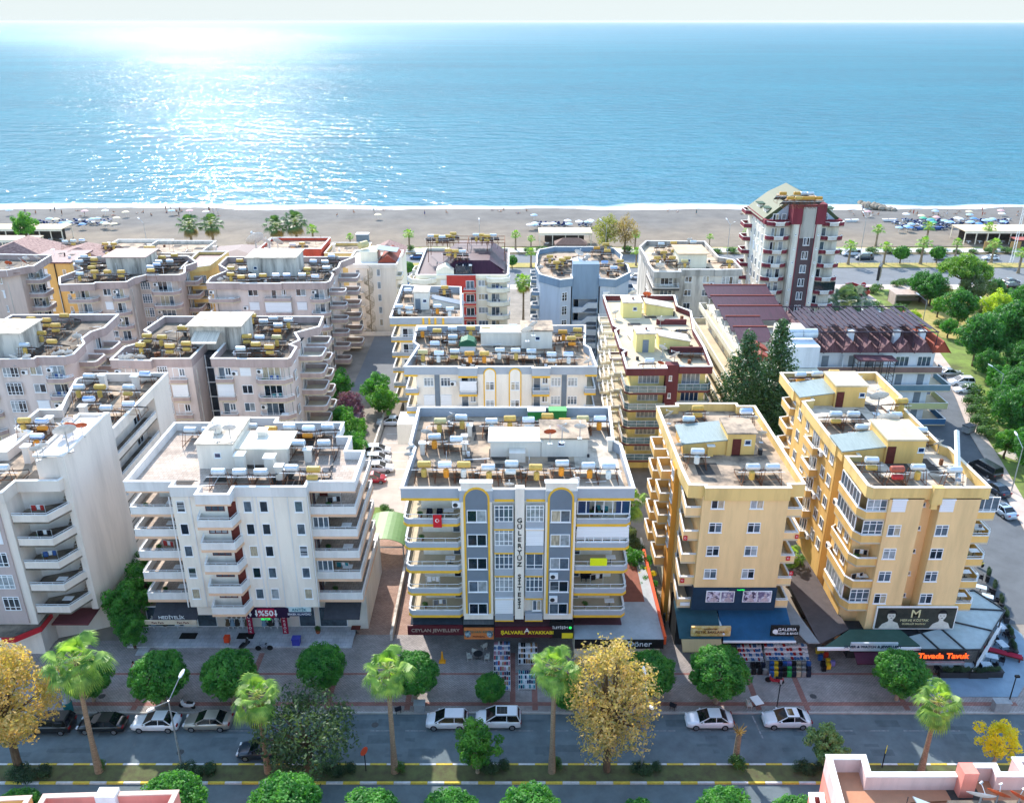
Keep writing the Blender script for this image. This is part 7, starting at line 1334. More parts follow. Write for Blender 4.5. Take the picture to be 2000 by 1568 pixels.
M_CAB = mat('cabinet_grey', '#9AA0A4', .1, 2, .6); cabinet(1952, 1388, 'grey street cabinet on the right pavement', M_CAB, 1.5, 1.1); cabinet(820, 1390, 'pale grey street cabinet under the palm at the ramp mouth', M_CAB, 1.0, 1.0)
t = thing('recycling_bin', 'turquoise bin left of the black saloon', 'bin', (*rp(136, 1392), .14)); put('body', MB().lathe([(.35, 0), (.42, .1), (.45, 1.2), (.4, 1.35)], n=14).mesh('body', mat('turquoise_bin', '#2C8C94', .1, 2, .5)), t); put('lid', MB().lathe([(.42, 1.35), (.3, 1.5), (.02, 1.56)], n=14).mesh('lid', M_CAB), t)
t = thing('dumpster', 'grey wheeled dumpster on the side street', 'dumpster', (*rp(1890, 845), .02), .5); put('body', MB().prism([(-.9, -.6), (.9, -.6), (.9, .6), (-.9, .6)], .25, 1.3).mesh('body', M_CAB), t); put('lid', MB().box(-.95, .95, -.65, .65, 1.3, 1.4).mesh('lid', M_DARKMET), t)
for sx in (-.7, .7): put('wheel', MB().lathe([(.02, -.05), (.12, -.05), (.12, .05), (.02, .05)], n=8).xf(Matrix.Rotation(math.pi / 2, 4, 'X')).mesh('wheel', M_TYRE), t, (sx, -.5, .12))
t = thing('billboard', 'standing billboard on a post at the park corner by the coast road', 'billboard', (*rp(1712, 565), .1), R(62)); put('post', MB().box(-.25, .25, -.25, .25, 0, 2.6).mesh('post', M_FR), t); put('panel', MB().box(-2.0, 2.0, -.3, .3, 2.6, 6.2).mesh('panel', M_DARKMET), t); put('poster', MB().box(-1.8, 1.8, -.34, -.3, 2.8, 6.0).mesh('poster', mat('worn_poster', '#A8A090', .3, .8, .6, col2='#6C5044')), t)
t = thing('traffic_cone', 'tall orange caution cone on the paving left of the café chairs', 'cone', (*rp(864, 1294), .14)); put('cone', MB().lathe([(.3, 0), (.3, .06), (.2, .1), (.12, .75), (.07, 1.2), (.1, 1.25), (.02, 1.4)], n=12, sy=.7).mesh('cone', mat('orange_plastic', '#F0A020', .06, 2, .4)), t); put('base', MB().box(-.35, .35, -.3, .3, 0, .05).mesh('base', MATS['orange_plastic']), t)
t = thing('park_shelter', 'low concrete park shelter with a hedge-covered end', 'shelter', (*rp(1772, 592), 0)); put('roof', MB().box(-4, 4, -2.2, 2.2, 2.5, 2.8).mesh('roof', mat('shelter_concrete', '#B8A498', .1, 1)), t); put('wall', MB().box(-4, -3.7, -2, 2, 0, 2.5).box(3.7, 4, -2, 2, 0, 2.5).box(-4, 4, 1.8, 2, 0, 2.5).mesh('wall', MATS['shelter_concrete']), t)
# fences and walls
def wallthing(label, pts, h, th, m_, name='wall', cat='wall', z=0):
    mb = MB()
    for a, b_ in zip(pts, pts[1:]):
        d = (Vector(b_) - Vector(a)).normalized(); n_ = Vector((-d.y, d.x)) * th / 2; mb.prism([tuple(Vector(a) - n_), tuple(Vector(b_) - n_), tuple(Vector(b_) + n_), tuple(Vector(a) + n_)], z, z + h)
    o = put(name, mb.mesh(name, m_)); tag(o, label, cat); return o
wallthing('pale wall between the rear garden and the car park', [(-21.6, 108), (-21.6, 140)], 1.5, .3, W_STONE); wallthing('low wall between the ramp and the side footpath', [(-13.15, 76), (-13.15, 98)], 1.0, .3, W_STONE); wallthing('low garden wall right of the arch block alley', [(16.6, 77.5), (16.6, 95)], 1.2, .25, W_STONE)
wallthing('white boundary wall below the spiral-stair block', [(-34, 176.5), (-22, 176.5)], .8, .3, W_WHITE); wallthing('thin railing fence along the coast road median', [(-60, 234.6), (160, 234.6)], 1.0, .04, M_CAB, 'fence', 'fence', .2) if 0 else None
fe = MB()
for i in range(75): x = 40 + i * 1.6; fe.tube((x, 235.6, .2), (x, 235.6, 1.2), .04, n=3, cap=False)
fe.tube((40, 235.6, 1.15), (158, 235.6, 1.15), .03, n=3); fe.tube((40, 235.6, .7), (158, 235.6, .7), .02, n=3); tag(put('fence', fe.mesh('fence', M_CAB)), 'thin post-and-rail fence along the dry grass median of the coast road', 'fence')
# green vault over the ramp
t = thing('vaulted_canopy', 'green corrugated barrel roof over the garage ramp', 'canopy', (-16, 94, 0)); v_ = MB()
for i in range(12):
    a0, a1 = math.pi * (.12 + .76 * i / 12), math.pi * (.12 + .76 * (i + 1) / 12); f_ = lambda a: (-16 - 2.75 * math.cos(a) / .93, 2.0 + 1.7 * math.sin(a))
    (xa, za), (xb, zb) = f_(a0), f_(a1); v_.xprism([(xa, za), (xb, zb), (xb, zb + .08), (xa, za + .08)], 90.7, 97.2)
part('roof', v_, mat('pale_green_corrugated', '#6F9058', .12, 3, .5, (.2, 5, .2)), t); po = MB()
for x in (-18.5, -13.5):
    for y in (91, 94, 97): po.box(x - .07, x + .07, y - .07, y + .07, 0, 2.7)
po.box(-18.6, -13.4, 90.72, 90.8, 2.4, 2.6); part('frame', po, M_CAB, t)
t = thing('vaulted_canopy', 'small flat green roof left of the barrel roof', 'canopy', (-19.4, 94, 0)); part('roof', MB().box(-20.3, -18.8, 92, 97.2, 2.7, 2.8), MATS['pale_green_corrugated'], t); part('frame', MB().box(-20.2, -20.1, 92.1, 92.2, 0, 2.7).box(-20.2, -20.1, 97, 97.1, 0, 2.7), M_CAB, t)
tag(put('lawn', MB().prism([(-20.6, 98.4), (-16.4, 98.4), (-15.6, 100.6), (-17.2, 104.4), (-20.6, 104.4)], 0, .12).mesh('lawn', M_GRASS)), 'small lawn behind the green barrel roof', 'lawn')
for i, (x, y) in enumerate(((-17.6, 103.8), (-16.7, 102.6), (-16.2, 101.3), (-15.9, 100))): shrub('round', x, y, f"{ordn(i)} round bush from the car park around the small lawn", .75, 0, 'bushes around the small lawn')
t = thing('garden_shed', 'garden shed with a flat purple-brown roof in the rear garden', 'shed', (-27.5, 130, 0)); part('wall', MB().box(-29.2, -25.6, 127.5, 131.5, 0, 2.6), W_STONE, t); part('roof', MB().box(-29.8, -25, 126.8, 132, 2.6, 2.8), mat('purple_brown_roof', '#7A6070', .15, .8), t)
t = thing('garden_umbrella', 'pale blue umbrella in the rear garden below the stacked balconies', 'umbrella', (*rp(616, 766, 2.2), 0)); put('pole', MB().tube((0, 0, 0), (0, 0, 2.4), .03).mesh('pole', M_FR), t); put('canopy', MB().lathe([(1.3, 1.9), (.7, 2.25), (.02, 2.45)], n=8).mesh('canopy', mat('pale_blue_canvas', '#7CB0C8', .08, 1)), t)
# ------------------------------------------------------------ SHOPS at street level
def text(parent, s, x, y, z, size, m_, ex=.02, sp=1.0, bold=0, name='lettering', rx=math.pi / 2):
    return put(name, text_mesh(s, size, m_, ex, bold, sp), parent, (x, y, z), (rx, 0, 0), world=True)
RT = {'lettering': 0}
C_YL = mat('yellow_lettering', '#F0D830', .02, 3, .4); C_OR = mat('lit_orange_letters', '#FF5A20', .02, 3, .4, emit=.5); C_GR = mat('lit_green_letters', '#30F060', .02, 3, .4, emit=.35)
G_SHOP = glassmat('shop_window_glass', '#4A5C6A', .08); M_MAN = mat('mannequin_white', '#E0E0E0', .06, 3, .5); M_DRES = [mat('dress_white', '#D8DCE2', .1, 2, .8), mat('dress_brown', '#6E5A44', .15, 2, .8), mat('dress_blue', '#8CA8C0', .1, 2, .8), mat('dress_dark', '#3A3634', .1, 2, .8)]
def mannequin():
    m = MB(); m.lathe([(.05, 0), (.07, .45), (.1, .8), (.15, .92), (.12, 1.08), (.19, 1.38), (.08, 1.48), (.05, 1.52), (.1, 1.6), (.1, 1.7), (.02, 1.78)], n=10, sy=.7)
    for s_ in (-1, 1): m.tube((s_ * .2, 0, 1.4), (s_ * .28, .02, 1.1), .045, .035, 6); m.tube((s_ * .28, .02, 1.1), (s_ * .26, -.06, .85), .035, .025, 6)
    return m.mesh('body', M_MAN)
def dress(m_): return MB().lathe([(.3, .45), (.2, .85), (.14, 1.05), (.2, 1.3), (.18, 1.4), (.06, 1.46)], n=10, sy=.7).mesh('dress', m_)
def shopfront(B, x0, x1, y, h=2.7, doorx=None, z=.3, fr=M_FR):
    f = part('shop_window', frame_mb(x1 - x0, h, max(1, round((x1 - x0) / 2.2)), ()).xf(Matrix.Translation(((x0 + x1) / 2, y - .02, z + h / 2 + .1))), fr, B); part('pane', MB().box(x0 + .05, x1 - .05, y - .04, y - .02, z + .15, z + h), G_SHOP, f); return f
sxs = [(rp(290, 1232)[0], rp(360, 1232)[0]), (rp(387, 1232)[0], rp(425, 1232)[0]), (rp(443, 1230)[0], rp(490, 1230)[0]), (rp(512, 1230)[0], rp(562, 1230)[0]), (rp(586, 1230)[0], rp(618, 1230)[0]), (rp(626, 1230)[0], rp(680, 1230)[0])]
for a, b_ in sxs: shopfront(A, a, b_, 78.15)
mi = 0
for (a, b_), cnt in ((sxs[2], 5), (sxs[3], 4), (sxs[0], 3)):
    for i in range(cnt):
        x = a + (b_ - a) * (i + .5) / cnt; mi += 1
        t = thing('mannequin', f"{ordn(i)} from the left mannequin in the white block's {'left fashion window' if cnt == 5 else ('window between red strips' if cnt == 4 else 'gift shop window')}", 'mannequin', (x, 77.85, .3), 0, 'mannequins along the shop windows')
        put('body', cached('mannequin', mannequin), t); put('dress', cached(('dress', mi % 4), lambda: dress(M_DRES[mi % 4])), t)
M_PUR = mat('dark_purple_signboard', '#2A1638', .08, 1, .5); M_CRIM = mat('crimson_signboard', '#A81840', .08, 1, .5); M_NAV = mat('navy_signboard', '#14305C', .08, 1, .5); M_AW = mat('charcoal_shingle_awning', '#45474E', .12, 2, .9)
def signb(B, x0, x1, y, z0, z1, m_, name='signboard'): return part(name, MB().box(x0, x1, y - .15, y, z0, z1), m_, B)
x0 = hy(492, 1195, 76)[0]; x1 = hy(572, 1195, 76)[0]; sA = signb(A, x0, x1, 74.75, 4.3, 5.55, M_PUR); part('crimson_panel', MB().box(x0 + 1.1, x0 + 2.9, 74.54, 74.6, 4.33, 5.5), M_CRIM, sA)
text(sA, '%50', x0 + 2.0, 74.5, 4.92, .95, M_FR, bold=.02); 
for dx in (.35, 1.0, 3.05): part('arrow', MB().xprism([(x0 + dx - .07, 5.35), (x0 + dx + .07, 5.35), (x0 + dx + .07, 4.9), (x0 + dx + .17, 4.9), (x0 + dx, 4.5), (x0 + dx - .17, 4.9), (x0 + dx - .07, 4.9)], 74.47, 74.5), M_FR, sA)
text(sA, 'BUTİK', x0 + 1.9, 74.6, 4.1, .34, C_GR)
for xx in (sxs[2][1] + .1, sxs[3][1] - .2):
    s2 = signb(A, xx, xx + .6, 77.0, .4, 3.4, M_CRIM)
    for i, ch in enumerate('ŞOKŞOK'): text(s2, ch, xx + .3, 76.82, 3.1 - i * .48, .42, M_FR)
sB_ = signb(A, hy(572, 1200, 76.4)[0], hy(617, 1200, 76.4)[0], 74.78, 5.02, 5.58, mat('teal_white_signboard', '#C8DEE0', .1, 1, .5)); cxs = hy(595, 1200, 76.4)[0]; text(sB_, 'ANTİK', cxs, 74.6, 5.3, .5, mat('teal_lettering', '#2C7C8C', .05, 2, .5)); sC_ = signb(A, hy(572, 1208, 76.3)[0], hy(617, 1208, 76.3)[0], 74.76, 4.5, 5.0, M_NAV); text(sC_, 'ERKEK KUAFÖRÜ', cxs, 74.58, 4.75, .32, M_FR)
part('dark_awning', MB().box(-39.2, -34.2, 74.6, 78.2, 4.0, 4.12).xf(Matrix.Identity(4)), M_AW, A) if 0 else None
def slope_awning(B, x0, x1, y0, y1, z0, z1, m_, name='awning'):
    m = MB(); m.v += [(x0, y0, z0), (x1, y0, z0), (x1, y1, z1), (x0, y1, z1), (x0, y0, z0 + .1), (x1, y0, z0 + .1), (x1, y1, z1 + .1), (x0, y1, z1 + .1)]
    m.f += [(0, 3, 2, 1), (4, 5, 6, 7), (0, 1, 5, 4), (1, 2, 6, 5), (2, 3, 7, 6), (3, 0, 4, 7)]; m.m += [0] * 6; return part(name, m, m_, B)
slope_awning(A, -38.4, -33.6, 75.2, 78.2, 3.5, 5.2, M_AW); slope_awning(A, -20.2, -16.3, 75.4, 78.2, 3.4, 5.1, M_AW)
sD_ = signb(A, -39.2, -33.7, 75.2, 3.05, 3.55, mat('cream_signboard', '#E0CDB4', .08, 1, .5)); text(sD_, 'Pam Park', -37.8, 75.03, 3.3, .34, W_MAROON); text(sD_, 'Pam Park', -35.1, 75.03, 3.3, .34, W_MAROON); text(sD_, 'HEDİYELİK', -36.3, 75.2, 3.85, .55, M_FR)
part('canopy_slab', MB().box(-33.4, -31.2, 75.2, 78.2, 4.2, 5.2), W_WHITE, A)
for x, d in ((rp(372, 1240)[0], 'left'), (rp(482, 1243)[0], 'right')): tag(put('doormat', MB().box(-.9, .9, -.5, .5, 0, .03).mesh('doormat', M_BLACK), None, (x, 76.6, .3)), f"{d} dark doormat on the pale tiled forecourt", 'doormat')
t = thing('planter', 'terracotta pot with a plant by the barber window', 'planter', (*rp(622, 1240), .3)); put('pot', MB().lathe([(.2, 0), (.3, .4)], n=10).mesh('pot', mat('terracotta_pot', '#9C5A40', .1, 3)), t); put('plant', mk_shrub('round', 0, 0, None, 0, 0)[0] if ('shrub', 'round') in CACHE else None, t, (0, 0, .4), sc=.4)
tag(put('crate', MB().box(-.4, .4, -.35, .35, 0, .75).box(-.46, .46, -.41, .41, .75, .82).mesh('crate', mat('blue_plastic', '#4A50B8', .1, 2, .5)), None, (*rp(580, 1261), .3)), 'blue plastic crate at the forecourt edge above the ficus', 'crate')
t = thing('delivery_box', 'orange-red delivery box on a scooter rack behind the ficus', 'box', (*rp(446, 1262), .7)); put('box', MB().box(-.28, .28, -.28, .28, 0, .6).mesh('box', mat('orange_red_plastic', '#E04C28', .06, 2, .5)), t); put('lid', MB().box(-.3, .3, -.3, .3, .6, .68).mesh('lid', MATS['orange_red_plastic']), t); put('rack', MB().tube((-.2, 0, -.5), (-.2, 0, 0), .03, n=4).tube((.2, 0, -.5), (.2, 0, 0), .03, n=4).mesh('rack', M_DARKMET), t)
# arch block shops
M_MSG = mat('maroon_shop_fascia', '#5A1E28', .1, 1, .5); slope_awning(B, -10.6, -5.2, 73.4, 76.9, 4.3, 5.3, mat('dark_slate_awning', '#2E3A46', .15, 2, .8)); s1 = signb(B, -10.9, -5.1, 73.3, 3.2, 4.4, M_MSG); text(s1, 'CEYLAN JEWELLERY', -8.0, 73.12, 3.8, .56, mat('steel_lettering', '#B8A898', .1, 2, .4), sp=1.0)
slope_awning(B, -5.1, -1.9, 73.6, 76.9, 4.2, 5.9, mat('grey_corrugated_awning', '#6E777E', .25, 5, .7, (5, .1, .1))); s1 = signb(B, -5.0, -1.9, 73.0, 2.9, 4.3, mat('orange_signboard', '#D07C44', .1, 1.5, .5)); text(s1, 'METEHAN KEBAP', -3.45, 72.82, 3.85, .4, mat('teal_green_lettering', '#1C6C60', .05, 2, .5)); text(s1, 'MANGAL', -3.45, 72.82, 3.25, .32, M_BRN)
for x in (-4.6, -2.3): part('round_photo', MB().xprism([(x + .33 * math.cos(i * .52), 3.6 + .45 * math.sin(i * .52)) for i in range(12)], 72.8, 72.84), mat('food_photo', '#A8C0C8', .4, 3, .5, col2='#243040'), s1)
slope_awning(B, -1.8, 4.0, 73.0, 76.9, 4.4, 5.6, mat('dark_maroon_awning', '#4A3038', .12, 2, .8)); s1 = signb(B, -1.8, 4.2, 72.9, 3.2, 4.5, M_MSG); text(s1, 'ŞALVARLI', .1, 72.72, 3.85, .58, C_YL, bold=.01); text(s1, 'AYAKKABI', 3.0, 72.7, 3.85, .56, C_YL, bold=.01); text(s1, 'A', 1.55, 72.7, 4.1, .8, M_FR)
s1 = signb(B, 3.9, 6.4, 73.0, 3.0, 5.0, M_BLACK); text(s1, 'İLETİŞİM', 5.0, 72.82, 4.4, .38, M_FR); part('yellow_panel', MB().box(5.2, 6.35, 72.8, 72.85, 3.05, 3.7), C_YL, s1); part('green_dot', MB().xprism([(6.05 + .15 * math.cos(i * .52), 4.4 + .15 * math.sin(i * .52)) for i in range(12)], 72.8, 72.84), C_GR, s1)
slope_awning(B, 4.2, 6.4, 73.6, 76.9, 5.0, 5.7, MATS['grey_corrugated_awning'])
ann = thing('annex', 'single-storey doner shop annex with terracotta and grey flat roof', 'shop', (11, 76, 0)); part('wall', MB().box(6.6, 15.6, 73.2, 77.0, 0, 3.3).box(11.9, 15.3, 77, 88, 0, 3.3), W_CREAM, ann)
part('roof', MB().box(6.5, 15.7, 72.1, 77.2, 3.3, 3.5).box(11.85, 15.7, 77.2, 88.2, 3.3, 3.5), mat('grey_roof_sheeting', '#A8B2B8', .1, 1, .6), ann); part('terracotta_cover', MB().box(11.9, 14.6, 78.4, 88, 3.5, 3.51), mat('terracotta_cover', '#8E5A4A', .1, 1.5), ann); part('maroon_awning', MB().box(6.55, 11.6, 74.4, 76.8, 3.5, 3.62), mat('maroon_cover', '#5A3A42', .1, 1.5), ann)
part('orange_edge', MB().prism([(15.7, 72), (15.95, 72), (16.0, 88.2), (15.7, 88.2)], 2.9, 3.9), mat('orange_edge_paint', '#E85828', .06, 2, .5), ann); fz = part('fascia', MB().box(6.5, 15.7, 71.95, 72.1, 2.4, 3.5), M_BLACK, ann); text(fz, 'Döner', 13.2, 71.93, 3.0, .95, M_FR)
# C shops
sC = thing('shop_row', 'blue-roofed row of bag and sweet shops under the beige block', 'shop', (23, 74, 0))
part('wall', MB().box(17.6, 29.0, 75.4, 79.0, 0, 4.4), mat('dark_shop_wall', '#262C32', .2, 1, .7), sC); slope_awning(sC, 17.3, 21.7, 72.0, 76.2, 3.6, 5.2, mat('dark_teal_roofing', '#2F5560', .12, 1, .8), 'roof'); slope_awning(sC, 21.85, 29.2, 71.9, 76.6, 3.4, 5.2, mat('blue_roofing', '#245A80', .12, 1, .8), 'roof')
part('side_canvas', MB().prism([(28.6, 76.6), (30.4, 71.4), (31.6, 71.4), (30.2, 80), (29.2, 82)], 3.5, 3.6), mat('grey_canvas', '#8E9296', .08, 1), sC); part('pink_roof_strip', MB().box(28.4, 30.2, 76.7, 86, 3.4, 3.5), W_PINK if 0 else mat('brownish_roof_strip', '#A07868', .1, 1), sC)
part('gutter', MB().box(21.7, 21.9, 71.9, 76.4, 4.2, 4.3).box(21.8, 29.3, 71.75, 71.9, 3.3, 3.5), M_FR, sC)
s1 = part('signboard', MB().box(hy(1350, 1240, 72)[0], hy(1427, 1240, 72)[0], 72.1, 72.4, 3.9, 5.0), mat('gold_sweet_signboard', '#C89A40', .3, 2, .5, col2='#E8D0A0'), sC); text(s1, 'FISTIK BAKLAVA', hy(1388, 1230, 72)[0], 72.08, 4.4, .42, M_BRN); text(s1, 'GAZİANTEP', hy(1388, 1230, 72)[0], 72.08, 4.78, .25, M_BRN)
s1 = part('signboard', MB().box(hy(1506, 1238, 72)[0], hy(1561, 1238, 72)[0], 72.1, 72.4, 3.9, 5.1), M_BLACK, sC); cx = hy(1537, 1238, 72)[0]; text(s1, 'GALERIA', cx, 72.08, 4.75, .5, M_FR); text(s1, 'SHOES & BAGS', cx, 72.08, 4.25, .36, M_FR); part('emblem', MB().xprism([(hy(1514, 1238, 72)[0] + .28 * math.cos(i * .4), 4.5 + .28 * math.sin(i * .4)) for i in range(16)], 72.06, 72.09), M_FR, s1)
slope_awning(sC, 17.5, 21.6, 70.9, 72.0, 2.8, 3.5, mat('tan_awning_canvas', '#C4A478', .1, 5, .8, (4, .1, .1)))
text(part('first_floor_sign', MB().box(22.4, 24.6, 73.9, 74.04, 8.2, 8.5), NAVY, Cc), 'KUAFÖR', 23.6, 73.88, 8.35, .2, C_GR)
# D shops
sD = thing('shop_row', 'green-roofed jewellery and chicken restaurant row wrapped around the golden block', 'shop', (41, 74, 0))
part('wall', MB().box(35.5, 46.4, 73.2, 75.5, 0, 3.2).box(33.0, 35.2, 80, 98, 0, 3.0), mat('dark_shop_wall', '#262C32', .2, 1, .7), sD)
part('side_roof', MB().prism([(31.7, 71.6), (35.5, 73.9), (35.0, 88), (31.4, 88)], 3.2, 3.36), mat('brown_felt_roof', '#565052', .12, 1), sD); part('green_roof', MB().prism([(31.9, 70.9), (41.8, 71.1), (40.8, 73.7), (35.5, 73.7)], 3.38, 3.5), mat('green_felt_roof', '#3E5E54', .1, 1), sD); part('roof_edge', MB().box(31.2, 41.8, 70.7, 70.9, 3.2, 3.5), M_FR, sD)
part('glass_roof', MB().prism([(41.0, 72.6), (41.9, 70.4), (47.8, 70.6), (53.6, 77), (50.5, 84), (47.4, 84), (47.0, 74.6)], 3.3, 3.36), mat('frosted_canopy_glass', '#A8B8BC', .1, 1, .3), sD); gr = MB()
for a, b_ in (((42.6, 74), (43.6, 70.5)), ((45.2, 74), (46.2, 70.6)), ((47.2, 75), (50.4, 73.6)), ((47.4, 77.5), (53.4, 77)), ((47.4, 80), (52.0, 80.6)), ((41.9, 70.4), (47.8, 70.6)), ((47.8, 70.6), (53.6, 77)), ((53.6, 77), (50.5, 84))): gr.tube((a[0], a[1], 3.42), (b_[0], b_[1], 3.42), .1, n=4)
for x, y in ((41.9, 70.5), (47.7, 70.7), (53.4, 77), (50.5, 83.6), (50.6, 74)): gr.tube((x, y, 0), (x, y, 3.3), .08, n=5)
part('canopy_frame', gr, M_DARKMET, sD)
s1 = part('signboard', MB().box(hy(1665, 1232, 70.8)[0], hy(1757, 1232, 70.8)[0], 70.5, 70.68, 3.3, 4.3), mat('pale_grey_signboard', '#C4D0D8', .08, 1, .5), sD); text(s1, 'SILVER & WATCH & JEWELLERY', hy(1711, 1232, 70.5)[0], 70.48, 3.85, .42, mat('dark_blue_lettering', '#16304C', .05, 2, .5), bold=.008); slope_awning(sD, hy(1678, 1250, 70)[0], hy(1787, 1250, 70)[0], 69.4, 70.6, 2.5, 3.0, mat('maroon_awning_canvas', '#4C1E34', .1, 3, .8))
s1 = part('signboard', MB().box(41.5, 46.0, 70.0, 70.3, 2.5, 3.75), M_BLACK, sD); text(s1, 'Tavada Tavuk', 43.75, 69.97, 3.1, .92, C_OR, bold=.025); part('shutter_box', MB().box(41.6, 45.9, 69.7, 70.2, 2.2, 2.5), M_METAL, sD); part('counter', MB().box(42.6, 44.4, 72.4, 73, 0, 1.1), M_FR, sD)
part('terrace_wall', MB().prism([(47.2, 70.2), (47.5, 70.2), (53.9, 77.2), (53.6, 77.3)], 0, 1.2), M_FR, sD)
struct('restaurant_terrace', MB().prism([(41.5, 67.4), (50.6, 67.4), (54.5, 71.6), (56.2, 77), (54.8, 82.5), (51, 86), (49, 86), (53.6, 77), (47.6, 70.4), (41.5, 70.2)], .14, .2), mat('blue_grey_terrace', '#7E98AC', .1, .6, .6))
def table_set(x, y, rz, label, z=.2, white=True, chairs=2):
    tp = cached('tabletop', lambda: MB().box(-.6, .6, -.4, .4, .72, .76).mesh('tabletop', mat('pale_table_top', '#C4D4E0', .1, 3, .4))); lg = cached('tleg', lambda: MB().tube((0, 0, 0), (0, 0, .72), .04, n=6).box(-.3, .3, -.05, .05, 0, .03).mesh('leg', M_DARKMET))
    t = thing('cafe_table', label, 'table', (x, y, z), rz, 'restaurant tables'); put('tabletop', tp, t); put('leg', lg, t)
    for s_ in ((-1, 1) if chairs == 2 else (-1,)): chair(x + s_ * .95 * math.cos(rz), y + s_ * .95 * math.sin(rz), rz + (0 if s_ < 0 else math.pi), f"dark chair {'left' if s_ < 0 else 'right'} of the {label}", z)
CH_D = mat('dark_wicker', '#1E2230', .2, 5, .7); CH_W = mat('pale_plastic_chair', '#C4C4BC', .08, 3, .5)
def chair(x, y, rz, label, z=.2, m_=None, group='restaurant chairs', sc=1):
    m_ = m_ or CH_D; t = thing('chair', label, 'chair', (x, y, z), rz, group); t.scale = (sc,) * 3
    put('seat', cached(('seat', m_.name), lambda: MB().box(-.27, .27, -.27, .27, .4, .47).mesh('seat', m_)), t); put('backrest', cached(('back', m_.name), lambda: MB().box(-.27, -.21, -.27, .27, .47, .92).box(-.27, .1, -.3, -.26, .47, .68).box(-.27, .1, .26, .3, .47, .68).mesh('backrest', m_)), t)
    for sx in (-.22, .22):
        for sy in (-.22, .22): put('leg', cached(('cleg', m_.name), lambda: MB().tube((0, 0, 0), (0, 0, .4), .03, n=4).mesh('leg', m_)), t, (sx, sy, 0))
    return t
TS = [(1850, 1300, 0), (1893, 1299, 0), (1925, 1297, 0), (1937, 1281, -.35), (1958, 1257, -1.4), (1955, 1222, -1.4), (1937, 1193, -.6), (1929, 1164, -.5), (1916, 1146, -.5), (1899, 1120, -.5), (1958, 1190 + 48, -1.4)][:10]
for i, (u, v, rz) in enumerate(TS): table_set(*rp(u, v, .9), rz, f"{ordn(i)} corner restaurant terrace table from the chicken shop")
PLT = mat('white_planter_box', '#C8CCD0', .08, 2, .6)
for i, (u, v, rz) in enumerate(((1852, 1318, 0), (1878, 1318, 0), (1910, 1319, 0), (1938, 1317, 0), (1990 - 12, 1268, 1.3), (1972, 1240, 1.3), (1964, 1205, 1.2), (1955, 1178, 1.1), (1942, 1150, 1.0), (1930, 1125, 1.0))):
    t = thing('planter_box', f"{ordn(i)} planter box around the corner restaurant, counted from its left end", 'planter', (*rp(u, v, .4), .16), rz, 'planter boxes around the corner restaurant')
    put('box', cached('pbox', lambda: MB().box(-1.0, 1.0, -.22, .22, 0, .7).box(-1.05, 1.05, -.27, .27, .7, .78).mesh('box', [M_DARKMET])), t); put('plants', CACHE[('shrub', 'hedge')][0], t, (0, 0, .6), sc=(.42, .3, .6))
tag(put('banner_cloth', MB().box(-1.8, 1.8, -.35, .35, 0, .06).mesh('banner_cloth', mat('crimson_cloth', '#9C1838', .08, 2)), None, (*rp(1958, 1276, .6), .75), (0, 0, -.45)), 'crimson cloth strip on the low bench at the restaurant corner', 'cloth'); t = thing('bench', 'low bench under the crimson cloth', 'bench', (*rp(1960, 1280, .4), .15), -.45); put('seat', MB().box(-1.8, 1.8, -.3, .3, .45, .55).mesh('seat', M_BRN), t)
for sx in (-1.5, 1.5): put('leg', MB().box(-.05, .05, -.25, .25, 0, .45).mesh('leg', M_BRN), t, (sx, 0, 0))
for i, (u, v, rz) in enumerate(((928, 1272, 1.2), (945, 1262, 2.2), (917, 1283, .2), (951, 1284, 3.1))): chair(*rp(u, v, .5), rz, f"pale plastic chair, {('upper left', 'upper right', 'lower left', 'lower right')[i]} of four around a small table before the kebab shop", .14, CH_W, 'pale plastic chairs')
t = thing('cafe_table', 'small dark table between four pale plastic chairs', 'table', (*rp(934, 1281, .5), .14)); put('tabletop', MB().lathe([(.02, .7), (.5, .7), (.5, .74), (.02, .74)], n=16).mesh('tabletop', M_DARKMET), t); put('leg', CACHE['tleg'], t)
t = thing('cafe_table', 'white table on the pavement behind the sunroof saloon', 'table', (*rp(1478, 1368, .8), .14), .3); put('tabletop', MB().box(-.45, .45, -.6, .6, .7, .75).mesh('tabletop', M_FR), t); put('leg', CACHE['tleg'], t); chair(*rp(1463, 1376, .5), 0, 'pale chair left of the white pavement table', .14, CH_W, 'pale plastic chairs'); 
for i, (u, v) in enumerate(((1661, 1258), (1679, 1272), (1701, 1288))): chair(*rp(u, v, .5), 1.2, f"{('white ornate chair nearest the shop', 'white ornate chair in the middle', 'white ornate chair nearest the ficus')[i]} on the left of the jewellery shop", .14, M_FR, 'white ornate chairs', 1.25)
chair(*rp(777, 1385, .5), 2, 'left dark chair beside the pavement cabinet', .14); chair(*rp(1315, 1378, .5), 1, 'small dark chair on the pavement right of the autumn plane tree', .14); chair(*rp(701, 1196, .5), 2.5, 'pale chair in the alley beside the white block, farther', .03, CH_W, 'pale plastic chairs'); chair(*rp(700, 1214, .5), 2.5, 'pale chair in the alley beside the white block, nearer', .03, CH_W, 'pale plastic chairs'); t = thing('cafe_table', 'reddish table in the alley beside the white block', 'table', (*rp(695, 1226, .7), .03)); put('tabletop', MB().box(-.5, .5, -.35, .35, .7, .74).mesh('tabletop', M_BRN), t); put('leg', CACHE['tleg'], t)
